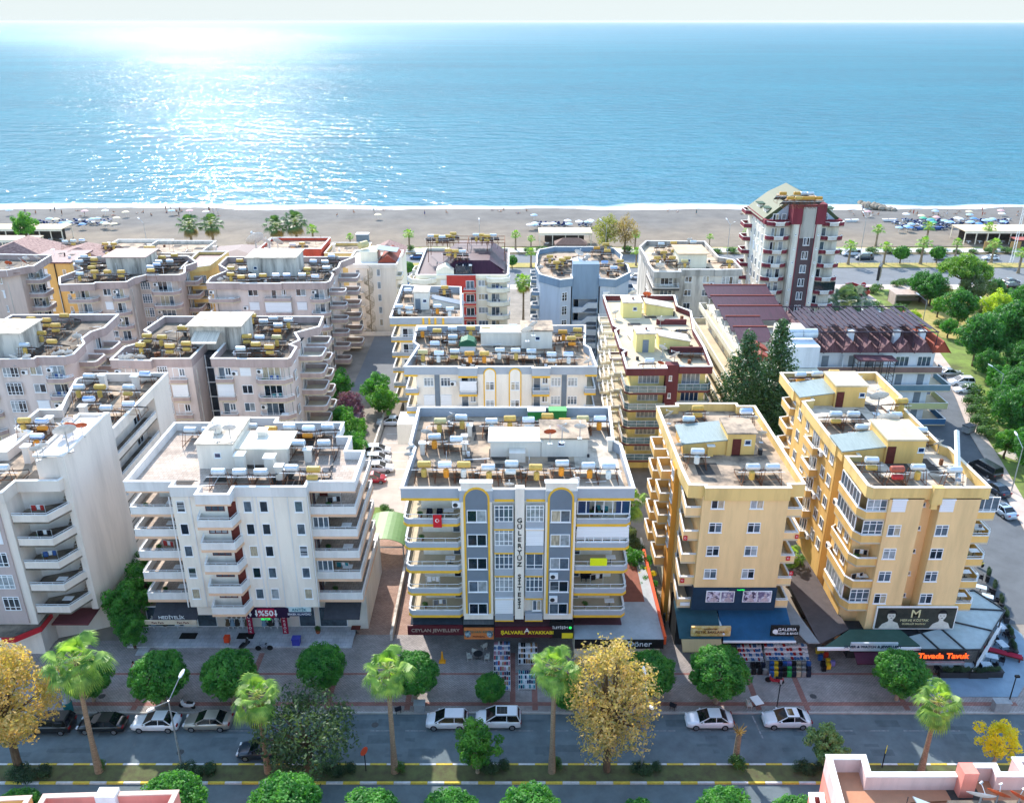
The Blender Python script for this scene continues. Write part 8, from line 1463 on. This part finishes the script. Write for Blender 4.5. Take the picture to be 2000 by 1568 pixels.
# racks of goods
def rack(x, y, w_, d, cols, n, label, rz=0, kind='shoes', z=.14, h=1.1):
    t = thing('display_rack', label, 'display rack', (x, y, z), rz, 'shop display racks'); rg = random.Random(int(x * 7 + y)); f = MB()
    for k in range(4): f.box(-w_ / 2, w_ / 2, -d / 2 + d * k / 4, -d / 2 + d * k / 4 + .03, .1, .15 + h * k / 4); f.box(-w_ / 2, w_ / 2, -d / 2 + d * k / 4, -d / 2 + d * (k + 1) / 4, .14 + h * k / 4, .17 + h * k / 4)
    for sx in (-w_ / 2, w_ / 2): f.box(sx - .02, sx + .02, -d / 2, d / 2, 0, .12)
    put('frame', f.mesh('frame', M_FR), t); g = MB()
    for k in range(4):
        for i in range(n):
            xx = -w_ / 2 + w_ * (i + .5) / n; yy = -d / 2 + d * (k + .5) / 4; zz = .18 + h * k / 4; ci = rg.randrange(len(cols)); hh = rg.uniform(.08, .2) if kind == 'shoes' else rg.uniform(.15, .3); g.box(xx - w_ / n * .38, xx + w_ / n * .38, yy - d / 9, yy + d / 9, zz, zz + hh, ci)
    o = put('goods', g.mesh('goods', cols), t); o['label'] = 'rows of ' + ('shoes' if kind == 'shoes' else 'bags and slippers')
gc = [mat('goods_' + n_, c, .1, 4, .6) for n_, c in (('white', '#D8DCE0'), ('navy', '#1E2E54'), ('blue', '#4C7CB4'), ('pink', '#C890A0'), ('black', '#202024'), ('tan', '#A88460'), ('red', '#B03034'), ('teal', '#3C8C94'))]
RK = [(rp(981, 1275)[0], 71.2, 1.7, 2.0, gc, 'shoe rack column nearest the palm, under the şalvarlı sign'), (rp(981, 1305)[0], 69.0, 1.7, 1.6, gc, 'front shoe rack standing out on the paving, left column'), (rp(981, 1245)[0], 73.6, 1.7, 1.8, gc[:5], 'shoe rack against the shop, left column'), (rp(1030, 1250)[0], 73.2, 2.0, 2.2, [gc[0], gc[5], gc[4]], 'sandal rack against the shop, right column'), (rp(1028, 1305)[0], 69.2, 1.7, 1.6, [gc[7], gc[0], gc[1]], 'front shoe rack standing out on the paving, right column')]
for a in RK: rack(a[0], a[1], a[2], a[3], a[4], 8, a[5])
for u, v, w_, d_ in ((1465, 1274, 2.6, 'left slipper rack under the blue-roofed shops'), (1536, 1272, 4.6, 'wide slipper rack under the galeria sign')): rack(*rp(u, v, .8), w_, 1.5, [gc[0], gc[2], gc[0], gc[6]], 14, d_)
sc_ = [mat('suitcase_' + n_, c, .06, 3, .4) for n_, c in (('navy', '#1A2438'), ('green', '#2F9C50'), ('grey', '#8C8A88'), ('blue', '#2C5CA0'), ('black', '#18181C'), ('beige', '#B0A48C'), ('yellow', '#E0B82C'), ('red', '#C03828'), ('purple', '#7878B8'))]
SN = ['navy', 'green', 'grey', 'blue', 'black', 'beige', 'yellow', 'red', 'purple']
def suitcase(x, y, c, label, h=.7, z=.14, rz=0):
    t = thing('suitcase', label, 'suitcase', (x, y, z), rz, 'suitcases for sale'); put('shell', cached(('case', c), lambda: MB().box(-.22, .22, -.14, .14, .05, .66).box(-.2, -.05, -.16, -.14, .1, .6).box(.05, .2, -.16, -.14, .1, .6).mesh('shell', sc_[c])), t, sc=h / .7); put('handle', cached('hand', lambda: MB().tube((-.12, .08, .66), (-.12, .08, .9), .015, n=4).tube((.12, .08, .66), (.12, .08, .9), .015, n=4).tube((-.12, .08, .9), (.12, .08, .9), .015, n=4).mesh('handle', M_DARKMET)), t, sc=h / .7)
us = [1507, 1515, 1523, 1532, 1541, 1550, 1559, 1569, 1579]; 
for r_, vv in enumerate((1298, 1308, 1317)):
    for i, u in enumerate(us):
        c = [3, 6, 0, 4, 1, 0, 5, 2, 0][i] if r_ else [3, 6, 4, 3, 8, 4, 5, 2, 3][i]
        suitcase(*rp(u, vv, .4), c, f"{SN[c]} suitcase, {ordn(i)} from left, {('rear', 'middle', 'front')[r_]} row of the luggage display")
for i, (u, v, c) in enumerate(((1470, 1300, 4), (1480, 1300, 4), (1490, 1300, 0), (1472, 1312, 4), (1484, 1312, 4), (1494, 1312, 2))): suitcase(*rp(u, v, .4), c, f"{SN[c]} suitcase, {('left', 'centre', 'right')[i % 3]}, {'rear' if i < 3 else 'front'} row beside the large ficus")
for i, (u, v, c) in enumerate(((1597, 1272, 6), (1606, 1270, 6), (1602, 1285, 3), (1613, 1280, 7), (1607, 1297, 4), (1617, 1292, 6), (1609, 1306, 4), (1618, 1302, 6), (1626, 1296, 8))): suitcase(*rp(u, v, .4), c, f"{SN[c]} case, {ordn(i)} in the column of bags right of the shop")
# pink terraces near the camera
PT = thing('roof_terrace', 'salmon pink roof terrace with white coping cut by the bottom right corner', 'apartment block', (26, 38, 0)); PTI = mat('terrace_tiles', '#C48C6C', .1, .6, .8); 
pP_ = [(20.1, 41.6), (22.6, 41.6), (22.4, 40.2), (28.5, 40.2), (28.6, 40.9), (30.6, 40.9), (30.5, 40.2), (31.9, 40.2), (31.9, 41.4), (45, 41.4), (45, 30), (18.6, 30)]
walls(PT, pP_, 0, 17.8, W_PINK); roof(PT, pP_, 17.9, 19.0, 17.6, stucco('pale_rose_stucco', '#E0C2BC', .06), PTI, M_COP, th=.3); dishes('the salmon roof terrace', 17.9, [(1595 / 1, 1556, 1.4), (1917, 1556, 1.6), (1950, 1552, 1.3, 'o'), (1992, 1558, 1.2, 'o')][1:])
part('lower_roof', MB().box(26.5, 31, 33, 38.5, 17.9, 18.6), M_ROOFD, PT); part('glass_lean_to', MB().prism([(24.6, 38.9), (27.4, 37.2), (27.4, 36), (24.8, 37)], 18.4, 18.5), MATS['frosted_canopy_glass'], PT); part('chimney_box', MB().box(27.7, 28.6, 39.3, 40.2, 17.9, 19.9), W_PINK, PT)
PT2 = thing('roof_terrace', 'pink-edged blue-grey roof terrace at the bottom left', 'apartment block', (-24, 37, 0)); q_ = [(-28.5, 38.6), (-20.4, 38.9), (-20.6, 34), (-28.4, 34)]; walls(PT2, q_, 0, 17.6, W_PINK); roof(PT2, q_, 17.9, 18.9, 17.5, W_PINK, W_BLUEGREY, mat('pink_coping', '#E0C0B0', .08, 1.5)); part('coping_pier', MB().box(-25.2, -24.0, 38.2, 38.95, 18.2, 19.2), M_COP, PT2)
PT3 = thing('roof_terrace', 'narrow salmon roof edge with golden inside at the bottom left corner', 'apartment block', (-32, 37, 0)); q_ = [(-34, 38.2), (-29.2, 38.5), (-29.2, 34), (-34, 34)]; walls(PT3, q_, 0, 17.6, W_GOLD); roof(PT3, q_, 17.8, 18.9, 17.5, W_GOLD, PTI, MATS['pink_coping'])
PT4 = thing('roof_terrace', 'small salmon balcony left of the salmon terrace', 'apartment block', (19.4, 38.4, 0)); q_ = [(19.0, 40.6), (19.9, 40.6), (19.0, 36), (18.2, 36)]; walls(PT4, q_, 0, 15.6, W_PINK); roof(PT4, q_, 15.7, 16.8, 15.4, W_PINK, PTI, M_COP)
# flags
def flag(x, y, z, w_, h, label):
    m = MB(); m.box(-w_ / 2, w_ / 2, -.02, .0, -h, 0); t = thing('flag', label, 'flag', (x, y, z)); put('cloth', cached(('flag', w_, h), lambda: m.mesh('cloth', mat('red_flag_cloth', '#C8202C', .05, 2, .7))), t)
    r = min(w_, h) * .26; cr = MB(); o_ = [(r * math.cos(a), r * math.sin(a)) for a in [math.radians(50 + i * 20) for i in range(14)]]; i_ = [(.22 * r + .82 * r * math.cos(a), .82 * r * math.sin(a)) for a in [math.radians(310 - i * 20) for i in range(14)]]
    for i in range(13):
        j = 13 - i; cr.xprism([o_[i], o_[i + 1], i_[j - 1], i_[j]], -.035, -.025)
    s5 = [(.55 * r + (.42 if k % 2 == 0 else .17) * r * math.cos(k * .6283), (.42 if k % 2 == 0 else .17) * r * math.sin(k * .6283)) for k in range(10)]; cr.xprism(s5, -.035, -.025); put('crescent_and_star', cr.mesh('crescent_and_star', M_FR), t, (0, 0, -h * .45))
flag(hy(854, 1005, 73.2)[0], 73.1, hy(854, 1004, 73.2)[1], .85, 1.45, 'largest red crescent flag, hung from the top left balcony of the arch block')
for u, v, y, w_, d in ((1339, 1046, 74.5, .42, 'small red crescent flag on the second left balcony of the beige block'), (1333, 1129, 74.5, .42, 'small red crescent flag on the lowest left balcony of the beige block'), (1540, 1086, 74.5, .4, 'small red crescent flag on the third right balcony of the beige block'), (1546, 1115, 74.5, .4, 'small red crescent flag on the lowest right balcony of the beige block'), (1557, 1044, 74.5, .35, 'small red crescent flag on the second right balcony of the beige block')):
    x, z = hy(u, v, y); flag(x, y, z, w_, w_ * 1.3, d)
tag(put('banner', MB().box(-.85, .85, -.03, 0, -.45, .45).mesh('banner', mat('fluorescent_yellow_banner', '#E8F020', .03, 2, .6)), None, (hy(1169, 1097, 73.2)[0], 73.2, hy(1169, 1097, 73.2)[1])), 'fluorescent yellow banner on the right balconies of the arch block', 'banner')
for i, (u, v, y) in enumerate(((838, 998, 74.2), (858, 998, 74.2), (1163, 995, 74.6), (1180, 995, 74.6), (1140, 1125, 75.2), (1150, 1125, 75.2))):
    x, z = hy(u, v, y); chair(x, y + .3, -1.57, f"{('dark armchair left of the covered table on the top left', 'dark armchair right of the covered table on the top left', 'left grey armchair on the top right', 'right blue-lit armchair on the top right', 'left folding chair on the fourth right', 'right folding chair on the fourth right')[i]} balcony of the arch block", z=round((z - .6 - 16.65) / 2.75) * 2.75 + 16.65, group='balcony chairs')
# ------------------------------------------------------------ PEOPLE
def skin_person(pose):
    V = {'stand': [(0, 0, .95), (0, 0, 1.15), (0, .01, 1.38), (0, 0, 1.5), (0, -.01, 1.6), (0, 0, 1.7), (.1, 0, .9), (.11, -.02, .5), (.12, .02, .08), (.12, -.12, .04), (-.1, 0, .9), (-.12, .02, .5), (-.13, .08, .08), (-.13, -.06, .04), (.19, 0, 1.4), (.25, .02, 1.12), (.26, -.08, .88), (.26, -.1, .8), (-.19, 0, 1.4), (-.26, .0, 1.12), (-.24, -.1, .88), (-.24, -.12, .8)],
         'lie': [(0, 0, .14), (0, .2, .15), (0, .42, .17), (0, .55, .2), (0, .64, .22), (0, .74, .22), (.1, -.05, .13), (.12, -.45, .2), (.13, -.86, .1), (.13, -.95, .16), (-.1, -.05, .13), (-.12, -.45, .14), (-.13, -.88, .1), (-.13, -.95, .16), (.19, .44, .15), (.32, .25, .1), (.3, .02, .1), (.3, -.05, .1), (-.19, .44, .15), (-.32, .25, .1), (-.3, .02, .1), (-.3, -.05, .1)],
         'sit': [(0, 0, .14), (0, .06, .35), (0, .1, .6), (0, .08, .72), (0, .05, .82), (0, .05, .92), (.1, -.05, .13), (.14, -.42, .38), (.14, -.7, .08), (.14, -.8, .06), (-.1, -.05, .13), (-.14, -.42, .38), (-.14, -.7, .08), (-.14, -.8, .06), (.2, .1, .6), (.28, -.08, .42), (.2, -.3, .4), (.18, -.36, .4), (-.2, .1, .6), (-.28, -.08, .42), (-.2, -.3, .4), (-.18, -.36, .4)]}[pose]
    E = [(0, 1), (1, 2), (2, 3), (3, 4), (4, 5), (0, 6), (6, 7), (7, 8), (8, 9), (0, 10), (10, 11), (11, 12), (12, 13), (2, 14), (14, 15), (15, 16), (16, 17), (2, 18), (18, 19), (19, 20), (20, 21)]
    r = [.15, .13, .15, .055, .1, .07, .09, .065, .045, .03, .09, .065, .045, .03, .06, .045, .032, .025, .06, .045, .032, .025]
    me = bpy.data.meshes.new('body'); me.from_pydata(V, E, []); o = bpy.data.objects.new('body', me); C.objects.link(o); md = o.modifiers.new('s', 'SKIN'); o.modifiers.new('u', 'SUBSURF').levels = 1
    for i, sv in enumerate(me.skin_vertices[0].data): sv.radius = (r[i], r[i] * (.75 if i in (0, 1, 2) else 1)); sv.use_root = i == 0
    dg = bpy.context.evaluated_depsgraph_get(); out = bpy.data.meshes.new_from_object(o.evaluated_get(dg)); bpy.data.objects.remove(o); out.materials.clear(); out.materials.append(mat('skin', '#B07C5C', .06, 3, .6)); return out
CL = [mat('cloth_' + n_, c, .08, 3, .85) for n_, c in (('black', '#1C1C22'), ('white', '#DCDCDC'), ('red', '#A83430'), ('blue', '#3C5C94'), ('grey', '#6C6C70'), ('teal', '#2E7C84'))]; CN = ['black', 'white', 'red', 'blue', 'grey', 'teal']
def clothes(pose, c):
    m = MB()
    if pose == 'stand': m.lathe([(.17, .45), (.17, .95), (.155, 1.15), (.2, 1.4), (.1, 1.46)], n=10, sy=.75)
    elif pose == 'lie': m.lathe([(.15, -.25), (.17, 0), (.14, .2)], n=8).xf(Matrix.Translation((0, 0, .15)) @ Matrix.Rotation(-math.pi / 2, 4, 'X'))
    else: m.lathe([(.19, .05), (.16, .25), (.16, .3)], n=8, sy=.8)
    return m.mesh('clothing', CL[c])
HAIR = mat('dark_hair', '#2A2018', .1, 4, .7)
def person(x, y, z, pose, c, label, rz=0, group='people on the beach'):
    t = thing('person', label, 'person', (x, y, z), rz, group); put('body', cached(('person', pose), lambda: skin_person(pose)), t); put('clothing', cached(('cl', pose, c), lambda: clothes(pose, c)), t)
    hz = {'stand': (0, .01, 1.69), 'lie': (0, .73, .22), 'sit': (0, .07, .9)}[pose]; put('hair', cached('hair', lambda: MB().lathe([(.105, -.03), (.11, .04), (.07, .1), (.01, .12)], n=10).mesh('hair', HAIR)), t, hz)
person(*rp(262, 1305, 1), .14, 'stand', 1, 'person in a white top half hidden behind the left clipped ficus', 1.0, 'people in the street')
# ------------------------------------------------------------ BEACH
rg = random.Random(21)
def beach_z(x, y): return .2 - max(0, y - 306) * .05 + .15
U_BL = [mat('umbrella_' + n_, c, .06, 2, .7) for n_, c in (('pale_blue', '#A4C4DC'), ('blue', '#5C94C8'), ('white', '#E4E8EC'), ('cream', '#E8D8B0'), ('green', '#4CB48C'), ('pink', '#E0B0B0'))]; UN = ['pale blue', 'blue', 'white', 'cream', 'green', 'pink']
def umb(x, y, c, label, grp): 
    t = thing('beach_umbrella', label, 'beach umbrella', (x, y, beach_z(x, y)), rg.uniform(0, 6), grp); t.scale = (.85,) * 3; put('pole', cached('upole', lambda: MB().tube((0, 0, 0), (0, 0, 2.3), .04, n=5).mesh('pole', M_FR)), t); put('canopy', cached(('ucan', c), lambda: MB().lathe([(1.5, 1.85), (1.1, 2.1), (.5, 2.3), (.02, 2.38)], n=10).mesh('canopy', U_BL[c])), t)
def lounger(x, y, label, grp, c=0):
    t = thing('sun_lounger', label, 'sun lounger', (x, y, beach_z(x, y)), rg.uniform(-.4, .4), grp)
    put('seat', cached(('lseat', c), lambda: MB().box(-.33, .33, -.6, .9, .3, .38).mesh('seat', [mat('lounger_navy', '#24427C', .1, 2, .7), mat('lounger_white', '#D8DEE6', .06, 2, .6)][c])), t); put('backrest', cached(('lback', c), lambda: MB().v_back(c)), t) if 0 else put('backrest', cached(('lback', c), lambda: MB().box(-.33, .33, 0, .75, 0, .08).xf(Matrix.Translation((0, -.6, .34)) @ Matrix.Rotation(R(130), 4, 'X')).mesh('backrest', [MATS['lounger_navy'], MATS['lounger_white']][c])), t)
    put('frame', cached('lframe', lambda: MB().box(-.33, .33, -.5, -.44, 0, .3).box(-.33, .33, .74, .8, 0, .3).mesh('frame', M_FR)), t)
def cluster(u0, u1, v0, v1, nl, nu, where, pal=(0, 0, 1, 2), nw=.25):
    L_ = []
    for i in range(nl): L_.append(rp(rg.uniform(u0, u1), rg.uniform(v0, v1), .4))
    L_.sort()
    for i, (x, y) in enumerate(L_): c = 1 if rg.random() < nw else 0; lounger(x, y, f"{ordn(i)} lounger from left, {where}", 'sun loungers on the beach, ' + where, c)
    L_ = sorted(rp(rg.uniform(u0, u1), rg.uniform(v0 - 5, v1 - 3), 2) for i in range(nu))
    for i, (x, y) in enumerate(L_): c = rg.choice(pal); umb(x, y, c, f"{UN[c]} umbrella, {ordn(i)} from left, {where}", 'beach umbrellas, ' + where)
cluster(1745, 1850, 429, 448, 62, 9, 'right beach club, left part', (0, 0, 1, 4)); cluster(1850, 1975, 430, 440, 48, 14, 'right beach club, right part', (0, 0, 1, 2)); cluster(52, 228, 429, 441, 42, 12, 'on the left beach', (0, 1, 1, 3)); cluster(1030, 1156, 434, 442, 26, 13, 'in front of the middle beach restaurant', (2, 2, 0))
for (u0, u1, v0, v1, n_, where) in ((10, 440, 409, 424, 30, 'the left beach'), (560, 1050, 408, 424, 12, 'the middle beach'), (1300, 1640, 410, 424, 6, 'the beach left of the tower'), (1660, 1990, 408, 426, 28, 'the right beach')):
    L_ = sorted((rg.uniform(u0, u1), rg.uniform(v0, v1)) for i in range(n_)); 
    for i, (u, v) in enumerate(L_):
        x, y = rp(u, v, .1); pose = rg.choice(('stand', 'sit', 'lie')) if v > 410 else 'stand'; c = rg.randrange(6); zz = min(beach_z(x, y), .4)
        person(x, y, zz - .05, pose, c, f"{({'stand': 'standing', 'sit': 'sitting', 'lie': 'lying'})[pose]} person in {CN[c]}, {ordn(i)} from left on {where}", rg.uniform(0, 6))
for i, (u, v) in enumerate(sorted(((18, 410), (205, 411), (165, 412), (370, 411), (402, 413), (245, 414), (335, 411), (738, 419), (1043, 420), (1695, 413), (1770, 418), (1827, 412), (1800, 421), (1893, 413), (1894, 419), (1955, 411), (1957, 417), (1870, 426), (1829, 424)))):
    c = (0, 5, 2, 3)[i % 4]; umb(*rp(u, v, 2), c, f"{UN[c]} lone shore umbrella, {ordn(i)} from left", 'scattered beach umbrellas')
for i, (u, v, a) in enumerate(((1662, 435, 0), (1735, 434, 0), (1800, 450, .1), (1826, 450, .1))):
    x, y = rp(u, v); t = thing('boat', f"{('small white boat', 'pale boat', 'left dark boat', 'right dark boat')[i]} drawn up on the sand {('near the tower', 'left of the right-hand lounger rows', 'below the lounger rows', 'below the lounger rows')[i]}", 'boat', (x, y, .35), a, 'boats on the sand')
    put('hull', cached(('hull', i > 1), lambda: MB().xprism([(-2.2, .7), (-1.8, 0), (1.4, 0), (2.4, .8)], -.6, .6).mesh('hull', CL[3] if i > 1 else CL[1])), t); put('seat', cached('bseat', lambda: MB().box(-.3, .0, -.55, .55, .72, .76).mesh('seat', M_BRN)), t)
def restaurant(label, x0, x1, y0, y1, z, m_, extra=None):
    t = thing('beach_restaurant', label, 'restaurant', ((x0 + x1) / 2, y0, 0)); part('roof', MB().box(x0, x1, y0, y1, z, z + .25), m_, t); p_ = MB()
    n_ = int((x1 - x0) / 3.5)
    for i in range(n_ + 1):
        for y in (y0 + .3, y1 - .3): x = x0 + .3 + (x1 - x0 - .6) * i / n_; p_.box(x - .12, x + .12, y - .12, y + .12, 0, z)
    p_.box(x0, x1, y0 - .05, y0, z - .5, z + .1); part('posts', p_, M_COPY, t); part('back_wall', MB().box(x0 + 2, x1 - 2, y1 - 1.6, y1 - 1.4, 0, z - .4), mat('dim_interior', '#5A5450', .2, 1), t)
    for i in range(n_):
        q = part('table', MB().box(x0 + 2 + i * 3.4, x0 + 3.2 + i * 3.4, y0 + 1.4, y0 + 2.4, .72, .78).box(x0 + 2.5 + i * 3.4, x0 + 2.7 + i * 3.4, y0 + 1.8, y0 + 2.0, 0, .72), M_FR, t)
    return t
TAN = mat('tan_canvas_roof', '#DCC8A8', .06, .8)
restaurant('long beach restaurant with a flat tan roof at the left edge', -165, -137, 262, 269, 4, TAN); restaurant('smaller tan-roofed pavilion in front of the left beach restaurant', -152, -139, 249, 255, 3.6, TAN); restaurant('beach restaurant with a flat tan roof behind the blue grey block', 8, 24, 256.5, 264, 4, TAN); restaurant('beach restaurant with a slatted roof terrace at the right edge', 136.5, 175, 259, 268, 4, TAN)
t = thing('beach_kiosk', 'dark tent-roofed kiosk below the middle beach restaurant', 'kiosk', (17, 250, 0)); part('wall', MB().box(13, 21.5, 248.5, 252.5, 0, 2.6), mat('dim_interior', '#5A5450', .2, 1), t); m = MB(); m.v += [(12.4, 248, 2.6), (22, 248, 2.6), (22, 253, 2.6), (12.4, 253, 2.6), (15, 250.5, 4.2), (19.5, 250.5, 4.2)]; m.f += [(0, 1, 5, 4), (1, 2, 5), (2, 3, 4, 5), (3, 0, 4)]; m.m += [0] * 4; part('roof', m, mat('brown_tent_cloth', '#7A6258', .12, 2), t)
t = thing('beach_kiosk', 'reddish-roofed kiosk under the right beach restaurant roof', 'kiosk', (157, 256, 0)); part('wall', MB().box(150, 163, 254.5, 257.5, 0, 2.5), mat('dim_interior', '#5A5450', .2, 1), t); part('roof', MB().box(149.5, 160, 253.5, 258, 2.6, 2.8), mat('reddish_kiosk_roof', '#A86058', .1, 1), t)
t = thing('bamboo_screen', 'tan bamboo screen at the foot of the right beach restaurant', 'screen', (142, 253, 0)); part('panel', MB().box(139.5, 143.5, 252.6, 252.8, 0, 2.6), mat('bamboo', '#C49A60', .15, 8, .8, (3, 3, .1)), t); part('panel', MB().box(147.5, 150.5, 252.9, 253.1, 0, 2.4), MATS['bamboo'], t)
t = thing('beach_hut', 'small grey cabin on the sand behind the spiral-stair block', 'cabin', (*rp(709, 472), 0)); put('wall', MB().box(-1.8, 1.8, -1.2, 1.2, 0, 2.4).mesh('wall', mat('grey_cabin_wall', '#8A98A0', .08, 1)), t); put('roof', MB().box(-1.95, 1.95, -1.35, 1.35, 2.4, 2.55).mesh('roof', M_FR), t)
# rock groyne
t = MB(); rg2 = random.Random(4)
gr0 = rp(1690, 403); gr1 = rp(1745, 411)
for i in range(90):
    f = rg2.random(); x = gr0[0] + (gr1[0] - gr0[0]) * f + rg2.uniform(-2, 2) * (1.4 - f); y = gr0[1] + (gr1[1] - gr0[1]) * f + rg2.uniform(-2.2, 2.2) * (1.3 - f); s_ = rg2.uniform(.5, 1.3); z = .9 * (1 - f)
    q = MB().lathe([(.1, -.7), (.8, -.4), (1, .1), (.6, .6), (.1, .75)], n=6, sx=rg2.uniform(.7, 1.1), sy=rg2.uniform(.7, 1.1)); t.add(q, Matrix.Translation((x, y, z)) @ Matrix.Rotation(rg2.uniform(0, 6), 4, 'Z') @ Matrix.Rotation(rg2.uniform(-.4, .4), 4, 'X') @ Matrix.Scale(s_, 4))
tag(put('rock_groyne', t.mesh('rock_groyne', mat('groyne_rock', '#A09484', .2, .8, .9))), 'rock groyne jutting into the sea right of the tower', 'rock groyne')
# ------------------------------------------------------------ roof pipes, balcony things
rg = random.Random(77)
for o in [o for o in bpy.data.objects if o.parent is None and o.get('category') in ('apartment block', 'house')]:
    rf = [c for c in o.children if c.name.split('.')[0] == 'roof']
    if not rf: continue
    vs = [v.co for v in rf[0].data.vertices]; lo = Vector((min(v.x for v in vs), min(v.y for v in vs), 0)); hi = Vector((max(v.x for v in vs), max(v.y for v in vs), max(v.z for v in vs))); z = hi.z; b0 = rootloc(o); w_, d_ = hi.x - lo.x, hi.y - lo.y
    if w_ < 6: continue
    for i in range(min(70, int(w_ * d_ / 20))):
        m = MB(); x = lo.x + w_ * rg.uniform(.12, .88); y = lo.y + d_ * rg.uniform(.1, .85); k = rg.random(); l = rg.uniform(1, 4); nm = 'roof_pipe'
        if k < .4: m.tube((x, y, z + .12), (min(x + l, hi.x - .6), y + rg.uniform(-.4, .4), z + rg.uniform(.1, .5)), .05, n=4)
        elif k < .6: m.tube((x, y, z + .1), (x + rg.uniform(-.3, .3), min(y + l, hi.y - .6), z + .12), .05, n=4)
        elif k < .85: s_ = rg.uniform(.2, .5); m.box(x, x + s_, y, y + s_, z, z + rg.uniform(.3, .9)); nm = 'roof_box'
        else: m.tube((x, y, z), (x, y, z + rg.uniform(1, 2.4)), .03, n=4); nm = 'antenna_pole'
        part(nm, m, rg.choice([M_FR, M_DARKMET, M_RUST]), o)
    for i in range(min(25, int(w_ * d_ / 36))):
        x = lo.x + w_ * rg.uniform(.15, .75); y = lo.y + d_ * rg.uniform(.12, .8); a, b_ = rg.uniform(.8, 2.4), rg.uniform(1.0, 2.8); zz = z + .004 + i * .0005
        part('bitumen_patch', MB().face([(x, y, zz), (x + a, y + rg.uniform(-.1, .1), zz), (x + a, y + b_, zz), (x + rg.uniform(-.1, .1), y + b_, zz)]), mat('bitumen_patch', '#54504C', .2, 1.5, .9), o)
def pot(x, y, z, label):
    t = thing('potted_plant', label, 'potted plant', (x, y, z), 0, 'potted plants on balconies'); put('pot', cached('pot2', lambda: MB().lathe([(.14, 0), (.2, .3)], n=9).mesh('pot', MATS['terracotta_pot'])), t); put('leaves', CACHE[('shrub', 'round')][0], t, (0, 0, .25), sc=.36)
def laundry(x, y, z, label):
    t = thing('laundry_rack', label, 'laundry', (x, y, z), rg.uniform(-.3, .3), 'laundry on balconies'); put('frame', cached('lfr', lambda: MB().tube((-.7, 0, 1.1), (.7, 0, 1.1), .02, n=4).tube((-.7, 0, 0), (-.7, 0, 1.1), .02, n=4).tube((.7, 0, 0), (.7, 0, 1.1), .02, n=4).box(-.7, .7, -.25, -.22, 0, .03).mesh('frame', M_FR)), t)
    c = rg.randrange(6); put('cloths', cached(('cloths', c), lambda: MB().box(-.6, -.15, -.02, 0, .45, 1.1, 0).box(-.08, .25, -.02, 0, .6, 1.1, 1).box(.3, .62, -.02, 0, .5, 1.1, 0).mesh('cloths', [CL[c], CL[1]])), t)
def tablet(x, y, z, label):
    t = thing('balcony_table', label, 'table', (x, y, z), 0, 'tables on balconies'); put('tabletop', cached('bt', lambda: MB().box(-.5, .5, -.35, .35, .68, .73).mesh('tabletop', M_FR)), t); put('leg', CACHE['tleg'], t)
FN = [(pot, 'potted plant'), (laundry, 'laundry rack'), (tablet, 'white table')]
for bn, sd, x0, x1, y, zs in (('brown-doored white block', 'left', -37.8, -34.6, 77, ZA), ('brown-doored white block', 'right', -19.6, -16.6, 77, ZA), ('arch block', 'left', -9.8, -6, 74.6, ZB), ('arch block', 'right', 7, 10.8, 74.8, ZB), ('golden block', 'right', 46.8, 48, 76, ZD), ('golden block', 'left corner', 35.3, 36.8, 75.4, ZD[2:4]),
        ('right lilac twin', 'front right', -35.2, -31.8, 112.5, [15.5 - 2.72 * k for k in range(4)]), ('grey-penthouse lilac block', 'front right', -36.4, -34.2, 153, [14.8 - 2.72 * k for k in range(4)]), ('grey-penthouse lilac block', 'front left', -55, -51, 153.1, [14.8 - 2.72 * k for k in range(3)]), ('third-row lilac block', 'front left', -80.6, -77, 153, [14.8 - 2.72 * k for k in range(4)]), ('left-edge lilac block', 'front right', -65, -62.8, 112.9, [15.5 - 2.72 * k for k in range(4)]), ('red-stripe block', 'right', -4, -1.4, 161.6, ZN[:4]), ('blank-walled pale block', 'open front', -48.8, -46.6, 75.4, [16.35 - 2.75 * k for k in range(5)])):
    for k, z in enumerate(zs):
        for j in rg.sample(range(3), rg.choice((1, 2, 2))):
            fn, nm = FN[j]; fn(x0 + (x1 - x0) * (j + rg.uniform(.2, .8)) / 3, y + rg.uniform(-.2, .3), z, f"{nm} on the {ordn(k)} {sd} balcony from the top, {bn}")
# worn road details
pm = MB(); q = MB()
for i in range(46):
    x = rg.uniform(-48, 48); y = rg.uniform(59.6, 64.6); a = rg.uniform(.6, 3.5); b_ = rg.uniform(.3, 1.1); pm.face([(x, y, .003 + i * .00005), (x + a, y + rg.uniform(-.1, .1), .003 + i * .00005), (x + a, y + b_, .003 + i * .00005), (x, y + b_, .003 + i * .00005)])
for i in range(9):
    x = -44 + i * 11 + rg.uniform(-3, 3); y = rg.choice((60.4, 63.8, 67.5, 72)); zz = .148 if y > 65.4 else .008; q.face([(x + .35 * math.cos(t_ * .52), y + .35 * math.sin(t_ * .52), zz) for t_ in range(12)])
struct('road_patches', pm, mat('dark_asphalt_patch', '#5C6A70', .14, 1, .9)); struct('manhole_covers', q, mat('cast_iron', '#4A4C4E', .15, 6, .6))
# ------------------------------------------------------------ sea haze
hm = bpy.data.materials.new('haze'); hm.use_nodes = True; t = hm.node_tree
for x in list(t.nodes):
    if x.type != 'OUTPUT_MATERIAL': t.nodes.remove(x)
v = t.nodes.new('ShaderNodeVolumePrincipled'); v.inputs['Color'].default_value = (.93, .97, 1, 1); v.inputs['Density'].default_value = 0.00002; t.links.new(v.outputs[0], t.nodes['Material Output'].inputs['Volume'])
hz = put('haze', MB().box(-51000, 51000, -400, 71000, -3, 66).mesh('haze', hm)); hz['kind'] = 'stuff'; tag(hz, 'pale sea haze hanging over the water and town', 'haze')
